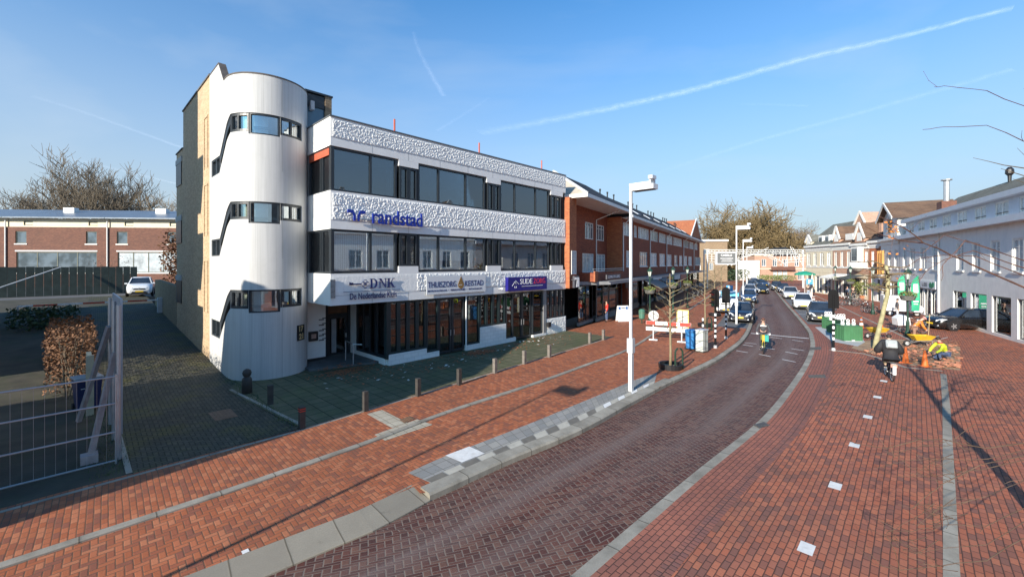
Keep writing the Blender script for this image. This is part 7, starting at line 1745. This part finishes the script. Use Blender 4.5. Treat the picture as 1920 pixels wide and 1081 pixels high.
# white delivery trike
tk = thing('delivery_trike', 'small white delivery trike with a box body by the green flags', 'trike', G(1694, 592), R(-28)); m_tw = paint('trike_white', (.74, .75, .75))
mb = MB(); mb.box(-1.5, .25, -.55, .55, .45, 1.85); mb.build('box', m_tw, tk, bevel=.03)
mb = MB(); mb.prism([(.27, .4), (1.15, .4), (1.25, .8), (1.0, 1.05), (.75, 1.7), (.27, 1.75)], -.5, .5, 'xz'); mb.build('cab', m_tw, tk, bevel=.03)
mb = MB(); mb.add([(1.02, -.43, 1.08), (1.02, .43, 1.08), (.80, .40, 1.62), (.80, -.40, 1.62)], [(0, 1, 2, 3)]); mb.add([(.35, -.512, 1.02), (.88, -.512, 1.02), (.72, -.512, 1.6), (.35, -.512, 1.62)], [(0, 1, 2, 3)]); mb.build('windows', m_cglass, tk, fix=False)
mb = MB(); mb.box(-1.3, -.2, -.56, -.551, .8, 1.5); mb.build('side_panel', m_lgrey, tk)
for x, y in ((-1.0, -.5), (-1.0, .5), (.9, 0)): mb = MB(); mb.ring((x, y, .26), .2, .06, 'y', 18, 6); wh = mb.build('wheel', m_rub, tk, smooth=True); mb = MB(); mb.disc((x, y, .26), .15, .05, 'y', 14); mb.build('rim', m_lampg, wh)

# ------------------------------------------------------------------ bicycles
def bike(name, label, p, rz, mat, group=None, basket=None, cat='bicycle'):
    o = thing(name, label, cat, p, rz, group)
    for x, nm in ((-.53, 'wheel'), (.55, 'wheel')):
        w_ = MB(); w_.ring((x, 0, .345), .325, .022, 'y', 26, 6); wo = w_.build(nm, m_rub, o, smooth=True)
        w_ = MB(); w_.ring((x, 0, .345), .30, .010, 'y', 26, 4)
        for k in range(12): a = R(30 * k); w_.tube([(x, .02 * (-1) ** k, .345), (x + .3*math.cos(a), 0, .345 + .3*math.sin(a))], .0025, 3)
        w_.tube([(x, -.05, .345), (x, .05, .345)], .025, 8); w_.build('rim', m_metal, wo)
    f = MB(); bbk = (-.05, 0, .30); st_ = (-.22, 0, .78); hd0 = (.36, 0, .62); hd1 = (.32, 0, .84)
    for a, b, r in ((bbk, st_, .018), (bbk, hd0, .02), ((-.18, 0, .66), hd1, .016), (hd0, (.33, 0, .98), .018)): f.tube([a, b], r, 6)
    for s_ in (-1, 1):
        f.tube([(-.53, s_*.06, .345), (-.05, s_*.03, .30)], .011, 5); f.tube([(-.53, s_*.06, .345), (-.2, s_*.03, .70)], .010, 5); f.tube([(.36, s_*.05, .60), (.42, s_*.055, .5), (.55, s_*.055, .345)], .013, 5)
    f.build('frame', mat, o)
    mb = MB(); mb.tube([(-.27, 0, .95), (-.22, 0, .78)], .014, 6); mb.build('seat_post', m_metal, o)
    mb = MB(); mb.ball((-.28, 0, .97), (.14, .085, .04), 12, 6); mb.ball((-.14, 0, .965), (.1, .035, .03), 10, 6); mb.build('saddle', m_black, o, smooth=True)
    mb = MB(); mb.tube([(.12, -.29, 1.04), (.26, -.22, 1.06), (.33, 0, 1.0), (.26, .22, 1.06), (.12, .29, 1.04)], .013, 6); mb.build('handlebar', m_metal, o)
    for s_ in (-1, 1): mb = MB(); mb.tube([(.17, s_*.266, 1.047), (.07, s_*.30, 1.03)], .02, 6); mb.build('grip', m_black, o)
    mb = MB(); mb.disc((-.05, -.05, .30), .09, .012, 'y', 18); mb.tube([(-.05, -.07, .30), (-.05, -.07, .14)], .011, 4); mb.tube([(-.05, .07, .30), (-.05, .07, .46)], .011, 4); mb.box(-.1, 0, -.17, -.07, .12, .145); mb.box(-.1, 0, .07, .17, .45, .475); mb.tube([(-.05, -.07, .3), (-.05, .07, .3)], .012, 5); mb.build('crank', m_metal, o)
    mb = MB()
    for i in range(9):
        a0, a1 = R(20 + 15*i), R(35 + 15*i); mb.add([(-.53 + .375*math.cos(a0), -.03, .345 + .375*math.sin(a0)), (-.53 + .375*math.cos(a1), -.03, .345 + .375*math.sin(a1)), (-.53 + .375*math.cos(a1), .03, .345 + .375*math.sin(a1)), (-.53 + .375*math.cos(a0), .03, .345 + .375*math.sin(a0))], [(0, 1, 2, 3)])
    mb.build('mudguard', m_black, o, fix=False)
    mb = MB(); mb.box(-.78, -.3, -.07, .07, .74, .755); mb.tube([(-.72, -.06, .74), (-.53, -.07, .35)], .007, 4); mb.tube([(-.72, .06, .74), (-.53, .07, .35)], .007, 4); mb.build('carrier', m_metal, o)
    mb = MB(); mb.disc((.40, 0, .88), .05, .06, 'x', 12); mb.build('lamp', m_hl, o)
    if basket: mb = MB(); mb.box(.38, .68, -.2, .2, .82, 1.1); mb.build('basket', basket, o, bevel=.02)
    return o
m_bkb = pm('bike_black', (.02, .02, .022), .35, .1); m_bkg = pm('bike_grey', (.3, .31, .32), .35, .1)
b0 = bike('parked_bicycle', 'black bicycle in the cafe rack, leftmost of the pale group', G(1586, 571), R(150), m_bkb, 'bicycles parked on the right pavement')
for px, py, rz, lab in ((1592, 573, 140, 'black bicycle in the middle of the cafe rack'), (1599, 572, 155, 'black bicycle right of the middle one in the cafe rack'), (1606, 570, 120, 'black bicycle at the right end of the cafe rack'),
                        (1623, 586, 75, 'left one of the two black bicycles beside the slim lantern post'), (1633, 588, 85, 'right one of the two black bicycles beside the slim lantern post'),
                        (1538, 547, 100, 'black bicycle standing alone far up the right pavement'), (1697, 622, 20, 'black bicycle leaning at the lantern in front of the flags')):
    dup(b0, G(px, py), R(rz), lab)
for k, (px, py, rz, lab) in enumerate(((1301, 562, 60, 'dark bicycle in the shade by the far shops'), (1309, 558, 66, 'second dark bicycle in the shade by the far shops'), (1316, 555, 70, 'dark bicycle in the shade nearest the young trees'))):
    dup(b0, G(px, py), R(rz), lab, 'bicycles parked in the shade on the left')
cg = bike('cargo_bicycle', 'cargo bicycle with a white cloth covered box beside the lantern', G(1712, 624), R(165), m_bkb, None, pm('cargo_cloth', (.75, .76, .76), .7, .1))
mb = MB(); mb.prism([(.3, .55), (1.0, .5), (1.05, 1.0), (.7, 1.25), (.35, 1.05)], -.35, .35, 'xz'); mb.build('cargo_box', pm('cargo_white', (.74, .75, .75), .6, .1), cg, bevel=.03)

# ------------------------------------------------------------------ people
m_skin = pm('skin', (.55, .34, .25), .55, .06, 20); m_hair = pm('dark_hair', (.03, .022, .018), .6, .2, 20); m_hairr = pm('red_brown_hair', (.12, .045, .03), .6, .2, 20)
def skinned(name, joints, edges, mat, parent, root=0, sub=1):       # one smooth surface grown round a skeleton
    names = list(joints); me = bpy.data.meshes.new(name); me.from_pydata([joints[n][0] for n in names], [(names.index(a), names.index(b)) for a, b in edges], [])
    o = bpy.data.objects.new(name, me); COL.objects.link(o); o.parent = parent
    md = o.modifiers.new('skin', 'SKIN'); md.use_smooth_shade = True
    if not me.skin_vertices:
        bm = bmesh.new(); bm.from_mesh(me); bm.verts.layers.skin.verify(); bm.to_mesh(me); bm.free()
    for i, n in enumerate(names):
        r = joints[n][1]; sv = me.skin_vertices[0].data[i]; sv.radius = r if hasattr(r, '__len__') else (r, r); sv.use_root = (i == root)
    if sub: s_ = o.modifiers.new('sub', 'SUBSURF'); s_.levels = sub; s_.render_levels = sub
    me.materials.append(mat); return o
def hand(mb, p, d, palmn, s=1.0, curl=.6, side=1):                   # palm, four bent fingers of different length, thumb from the side
    p, d, n = Vector(p), Vector(d).normalized(), Vector(palmn).normalized(); w = d.cross(n).normalized() * side
    m = Matrix((d, w, n)).transposed(); mb.obox(p + d * .045 * s, (.09 * s, .08 * s, .028 * s), m)
    for k, L in enumerate((.070, .080, .074, .058)):
        a = p + d * .09 * s + w * (-.03 + .02 * k) * s; b = a + (d * math.cos(curl) + n * math.sin(curl)) * L * .5 * s; c = b + (d * math.cos(curl * 2.2) + n * math.sin(curl * 2.2)) * L * .5 * s
        mb.tube([a - d * .01, a, b, c], [.010 * s, .0098 * s, .0088 * s, .007 * s], 6)
    a = p + d * .02 * s - w * .04 * s; b = a + (d * .5 - w * .8 + n * .3).normalized() * .035 * s; c = b + (d * .7 + n * .7).normalized() * .03 * s; mb.tube([p + d * .02 * s, a, b, c], [.013 * s, .012 * s, .0105 * s, .008 * s], 6)
def person(label, p, rz, J, top, legs, shoe, hair=None, gloves=None, extra=None, group=None, coat=0.0, helmet=None, hscale=1.0):
    o = thing('person', label, 'person', p, rz, group); V = {k: Vector(v) for k, v in J.items() if hasattr(v, '__len__')}
    neck = V['neck']; head = V['head']; hd = (head - neck).normalized(); fwd = Vector(J.get('face', (1, 0, 0))).normalized()
    B = {'pelvis': (V['pelvis'], (.135, .115)), 'waist': (V['pelvis'].lerp(neck, .38), (.125, .10)), 'chest': (V['pelvis'].lerp(neck, .75), (.15, .11)), 'neck': (neck, .055), 'skull0': (head - hd * .05, (.072, .078)), 'skull': (head + hd * .05, (.078, .088)), 'crown': (head + hd * .11, .05)}
    E = [('pelvis', 'waist'), ('waist', 'chest'), ('chest', 'neck'), ('neck', 'skull0'), ('skull0', 'skull'), ('skull', 'crown')]
    for s_ in 'lr':
        B['sh' + s_] = (V['sh' + s_], .058); B['el' + s_] = (V['el' + s_], .043); B['wr' + s_] = (V['wr' + s_], .030); E += [('chest', 'sh' + s_), ('sh' + s_, 'el' + s_), ('el' + s_, 'wr' + s_)]
        B['hip' + s_] = (V['hip' + s_], .088); B['kn' + s_] = (V['kn' + s_], .058); B['an' + s_] = (V['an' + s_], .040); E += [('pelvis', 'hip' + s_), ('hip' + s_, 'kn' + s_), ('kn' + s_, 'an' + s_)]
    skinned('body', B, E, m_skin, o)
    T = {k: (v[0], tuple(x + .022 + coat * .5 for x in (v[1] if hasattr(v[1], '__len__') else (v[1], v[1])))) for k, v in B.items() if k in ('pelvis', 'waist', 'chest', 'shl', 'shr', 'ell', 'elr', 'wrl', 'wrr')}
    nk = neck.lerp(V['pelvis'], .08); T['collar'] = (nk, (.075, .07)); TE = [('pelvis', 'waist'), ('waist', 'chest'), ('chest', 'collar')] + [(a + s_, b + s_) for s_ in 'lr' for a, b in (('sh', 'el'), ('el', 'wr'))] + [('chest', 'shl'), ('chest', 'shr')]
    if coat: T['hem'] = (V['pelvis'] + (V['pelvis'] - neck).normalized() * .22, (.17 + coat * .35, .16 + coat * .3)); TE.append(('pelvis', 'hem'))
    skinned('jacket', T, TE, top, o)
    Lg = {'pelvis': (V['pelvis'], (.145, .125))}; LE = []
    for s_ in 'lr':
        Lg['hip' + s_] = (V['hip' + s_], .102); Lg['kn' + s_] = (V['kn' + s_], .074); Lg['an' + s_] = (V['an' + s_].lerp(V['kn' + s_], .1), .058); LE += [('pelvis', 'hip' + s_), ('hip' + s_, 'kn' + s_), ('kn' + s_, 'an' + s_)]
    skinned('trousers', Lg, LE, legs, o)
    for s_ in 'lr':
        a = V['an' + s_]; f = Vector(J.get('foot', (1, 0, 0))).normalized(); sk = {'a': (a + Vector((0, 0, -.01)), .045), 'b': (a + f * .05 + Vector((0, 0, -.055)), (.048, .042)), 'c': (a + f * .17 + Vector((0, 0, -.07)), (.045, .03))}
        skinned('shoe', sk, [('a', 'b'), ('b', 'c')], shoe, o)
    # face: eyes, nose, mouth, ears
    up = hd; side = up.cross(fwd).normalized(); fw = side.cross(up).normalized(); c = head + up * .03; fc = MB()
    fc.tube([c + fw * .085 + up * .02, c + fw * .108 - up * .02, c + fw * .085 - up * .03], [.008, .013, .008], 6)
    for s_ in (-1, 1): fc.ball(c + side * s_ * .083 - up * .005, (.014, .014, .028), 8, 6)
    fc.build('face', m_skin, o, smooth=True); ey = MB()
    for s_ in (-1, 1): ey.ball(c + fw * .082 + side * s_ * .031 + up * .018, .0105, 8, 6); ey.tube([c + fw * .086 + side * s_ * .015 + up * .04, c + fw * .082 + side * s_ * .05 + up * .04], .005, 4)
    ey.build('eyes', m_hair, o); mo = MB(); mo.tube([c + fw * .085 + side * .025 - up * .055, c + fw * .09 - up * .057, c + fw * .085 - side * .025 - up * .055], .006, 4); mo.build('mouth', pm('lip', (.35, .13, .11), .5), o)
    if hair:
        h = MB(); n_, m_ = 16, 9; base = len(h.v)
        def P(a, b):
            th = 2 * math.pi * a; ph = (.62 if math.cos(th) > -.2 else .80) * math.pi * b; q = side * math.sin(th) * math.sin(ph) * .092 + fw * math.cos(th) * math.sin(ph) * .100 + up * math.cos(ph) * .102
            if math.cos(th) > .3 and b > .62: q *= .86
            return c + up * .035 + q - fw * .012
        h.grid(P, n_, m_); h.build('hair', hair, o, smooth=True, fix=False)
    if helmet:
        h = MB(); h.grid(lambda a, b: c + up * .055 + (side * math.sin(2*math.pi*a) * .115 + fw * math.cos(2*math.pi*a) * .13) * math.sin(.5*math.pi*b) + up * math.cos(.5*math.pi*b) * .105, 16, 6); h.build('helmet', helmet, o, smooth=True, fix=False)
    for s_, sd in (('l', 1), ('r', -1)):
        hm = MB(); d = (V['wr' + s_] - V['el' + s_]).normalized(); hd_ = Vector(J.get('hand' + s_, d)); pn = Vector(J.get('palm' + s_, (0, -sd, 0))); pn = (pn - hd_.normalized() * pn.dot(hd_.normalized())).normalized()
        hand(hm, V['wr' + s_] + d * .01, hd_, pn, 1.1 if gloves else 1.0, J.get('curl', .5), sd); hm.build('hand', gloves or m_skin, o, smooth=True, fix=False)
    return o
def standing(step=.0, lean=0.0, arm=.05):
    return {'pelvis': (0, 0, .95), 'neck': (lean, 0, 1.47), 'head': (lean + .03, 0, 1.60), 'shl': (lean, .19, 1.40), 'shr': (lean, -.19, 1.40), 'ell': (lean + arm, .24, 1.12), 'elr': (lean - arm, -.24, 1.12), 'wrl': (lean + arm * 2.4 + .06, .23, .88), 'wrr': (lean - arm + .06, -.23, .88),
            'hipl': (0, .09, .90), 'hipr': (0, -.09, .90), 'knl': (step * .55 + .02, .09, .49), 'knr': (-step * .35 + .02, -.09, .49), 'anl': (step, .09, .09), 'anr': (-step, -.09, .09 + step * .15), 'curl': .5}
def riding(lean, back=0.0, hands=((.10, .30, 1.06), (.10, -.30, 1.06)), low=0):
    hp = Vector((-.27, 0, 1.02))
    nk = Vector((-.27 + .52 * math.sin(lean), 0, 1.05 + .52 * math.cos(lean))); J = {'pelvis': tuple(hp), 'neck': tuple(nk), 'head': (nk.x + .05, 0, nk.z + .13)}
    for s_, sd, hnd in (('l', 1, hands[0]), ('r', -1, hands[1])):
        sh = nk + Vector((-.01, sd * .19, -.07)); w = Vector(hnd); el = sh.lerp(w, .5) + Vector((-.08, sd * .06, -.09)); J['sh' + s_] = tuple(sh); J['el' + s_] = tuple(el); J['wr' + s_] = tuple(w)
        J['hip' + s_] = (-.25, sd * .09, .98)
    J.update(knl=(.13, .11, .78), knr=(-.02, -.11, .60), anl=(-.09, .12, .55), anr=(-.09, -.12, .22), curl=1.1, handl=(.8, -.1, -.35), handr=(.8, .1, -.35), palml=(-.3, 0, -1), palmr=(-.3, 0, -1)); return J
m_jblk = pm('jacket_black', (.022, .022, .026), .8, .25, 6, .2, 60); m_jgry = pm('sleeve_dark_grey', (.06, .06, .068), .8, .2, 6, .2, 60); m_tro = pm('trouser_dark', (.035, .034, .04), .85, .2, 6); m_khaki = pm('trouser_khaki', (.15, .12, .075), .85, .2, 6)
m_jean = pm('jeans_blue', (.06, .09, .17), .85, .2, 6); m_shoe = pm('shoe_dark', (.02, .02, .02), .6, .2); m_glove = pm('white_glove', (.75, .75, .74), .7, .08)
# cyclist coming towards us
f1 = Vector((-.50, -.866, 0)); p1 = G(1431.5, 663, -.12) - f1 * .55; r1 = math.atan2(f1.y, f1.x); k1 = bike('ridden_bicycle', 'bicycle with a green and yellow front fork ridden towards the viewer', p1, r1, pm('bike_yellow_green', (.35, .36, .06), .4, .1))
mb = MB(); mb.box(.36, .46, -.13, -.03, .72, 1.0); mb.build('front_bag', pm('bag_olive', (.13, .16, .03), .7), k1); mb = MB(); mb.box(.34, .5, .06, .24, .66, 1.0); mb.build('pannier', pm('bag_teal', (.02, .32, .26), .6), k1); mb = MB(); mb.box(.47, .50, -.05, .05, .6, 1.0); mb.build('front_plate', m_yel, k1)
J1 = riding(.18); c1 = person('cyclist in a dark jacket with white gloves and sunglasses riding towards the viewer', p1, r1, J1, m_jgry, m_tro, m_shoe, m_hairr, m_glove)
mb = MB(); nk = Vector(J1['neck']); mb.obox(nk + Vector((.105, 0, -.15)), (.035, .30, .055)); mb.build('chest_stripe', m_swh, c1, bevel=.01); mb = MB(); hc = Vector(J1['head']); mb.obox(hc + Vector((.092, 0, .05)), (.015, .15, .04)); mb.build('sunglasses', m_black, c1)
# cyclist riding away with a backpack
f2 = Vector((.52, .855, 0)); p2_ = G(1677, 719) + f2 * .87; r2 = math.atan2(f2.y, f2.x); k2 = bike('ridden_bicycle', 'bicycle ridden away from the viewer over the plaza', p2_, r2, m_bkb)
mb = MB(); mb.box(-.82, -.76, -.10, .10, .62, .74); mb.build('rear_light', pm('rear_panel', (.5, .25, .18), .5), k2); mb = MB(); mb.box(-.90, -.83, -.05, .05, .35, .68); mb.build('white_mudguard', m_swh, k2)
J2 = riding(.42, 0, ((.10, .36, 1.06), (.10, -.36, 1.06))); J2['ell'] = (J2['ell'][0], .36, J2['ell'][2]); J2['elr'] = (J2['elr'][0], -.36, J2['elr'][2]); c2 = person('cyclist in a wide black coat and khaki trousers riding away from the viewer', p2_, r2, J2, m_jblk, m_khaki, m_shoe, m_hair, None, None, None, .19)
bp = thing('backpack', 'grey roll top backpack on the back of the cyclist in black', 'backpack', p2_, r2); nk = Vector(J2['neck']); pv = Vector(J2['pelvis']); dirn = (nk - pv).normalized(); bk_ = Vector((-dirn.z, 0, dirn.x)); mtx = Matrix((dirn, Vector((0, 1, 0)), bk_)).transposed()
mb = MB(); mb.obox(pv + dirn * .36 + bk_ * .31, (.34, .36, .16), mtx); mb.build('bag', pm('bag_grey', (.30, .33, .34), .8, .15, 8), bp, bevel=.045)
mb = MB(); mb.obox(pv + dirn * .29 + bk_ * .40, (.16, .28, .04), mtx); mb.build('pocket', pm('bag_pale_grey', (.38, .41, .42), .8, .15, 8), bp, bevel=.015); mb = MB()
for s_ in (-1, 1): mb.beam(pv + dirn * .5 + bk_ * .24 + Vector((0, s_ * .12, 0)), pv + dirn * .54 - bk_ * .03 + Vector((0, s_ * .13, 0)), .04, .02)
mb.build('strap', m_jgry, bp)
# worker in orange bending over the barrow, worker in yellow kneeling
m_wor = pm('work_orange', (.72, .22, .03), .7, .12, 6); m_wyel = pm('hi_vis_yellow', (.70, .80, .04), .6, .08, 5); m_hatp = pm('pink_cap', (.62, .28, .25), .6)
JB = {'pelvis': (0, 0, .90), 'neck': (.30, 0, 1.30), 'head': (.41, 0, 1.39), 'shl': (.27, .19, 1.24), 'shr': (.27, -.19, 1.24), 'ell': (.33, .25, .98), 'elr': (.36, -.25, .98), 'wrl': (.47, .19, .78), 'wrr': (.50, -.19, .80), 'hipl': (0, .1, .88), 'hipr': (0, -.1, .88), 'knl': (.10, .12, .48), 'knr': (.0, -.12, .48), 'anl': (.02, .13, .09), 'anr': (-.12, -.13, .09), 'face': (.8, 0, -.6), 'curl': .9}
pw = G(1713, 641); person('road worker in orange overalls bending forward over the yellow wheelbarrow', pw, R(-25), JB, m_wor, pm('work_trousers', (.30, .17, .12), .8, .25, 4), m_shoe, None, None, helmet=m_hatp)
JK = {'pelvis': (-.15, 0, .38), 'neck': (.12, 0, .88), 'head': (.18, 0, 1.0), 'shl': (.12, .19, .80), 'shr': (.12, -.19, .80), 'ell': (.28, .24, .58), 'elr': (.28, -.24, .58), 'wrl': (.46, .16, .42), 'wrr': (.46, -.16, .42), 'hipl': (-.12, .1, .36), 'hipr': (-.12, -.1, .36), 'knl': (.28, .14, .36), 'knr': (.30, -.14, .12), 'anl': (.22, .14, .09), 'anr': (-.12, -.14, .09), 'curl': .7}
wk = person('road worker in a bright yellow jacket kneeling at the edge of the bed', G(1767, 676), R(178), JK, m_wyel, m_jean, m_shoe, m_hair); mb = MB(); mb.ring((.115, 0, .87), .075, .03, 'z', 14, 6); mb.build('collar', m_red, wk, smooth=True)
sp = thing('shovel', 'long wooden handled shovel standing beside the worker in orange', 'shovel', G(1741, 636), R(30)); mb = MB(); mb.tube([(0, 0, .25), (.18, 0, 1.55)], .018, 8); mb.build('handle', pm('ash_handle', (.5, .36, .2), .7), sp); mb = MB(); mb.prism([(-.11, .0), (.07, -.02), (.12, .26), (-.08, .30)], -.012, .012, 'xz'); mb.build('blade', m_metal, sp)
# people on foot
WALK = [('person in a red jacket and jeans standing in the first shop doorway', 1137.5, 603, 200, standing(.02), pm('jacket_red', (.5, .03, .02), .8), m_jean, m_hair),
        ('person in a dark coat and pale jeans walking by the far white pillars', 1515.5, 557, 240, standing(.18, .03), m_jblk, pm('jeans_pale', (.3, .36, .45), .8), m_hairr),
        ('person in a dark jacket standing at the side of the white delivery trike', 1682, 598, 330, standing(.03), m_jgry, pm('trousers_white', (.6, .6, .6), .8), m_hair),
        ('person in a blue grey coat beside the cafe bicycle rack', 1589, 561, 190, standing(.1), pm('coat_blue_grey', (.10, .14, .2), .8), m_tro, m_hair),
        ('person in a black coat right of the cafe bicycle rack', 1600, 562, 260, standing(.12), m_jblk, m_tro, m_hairr)]
for lab, px, py, rz, J, tp_, lg, hr_ in WALK: person(lab, G(px, py), R(rz), J, tp_, lg, m_shoe, hr_, None, None, 'people on foot')
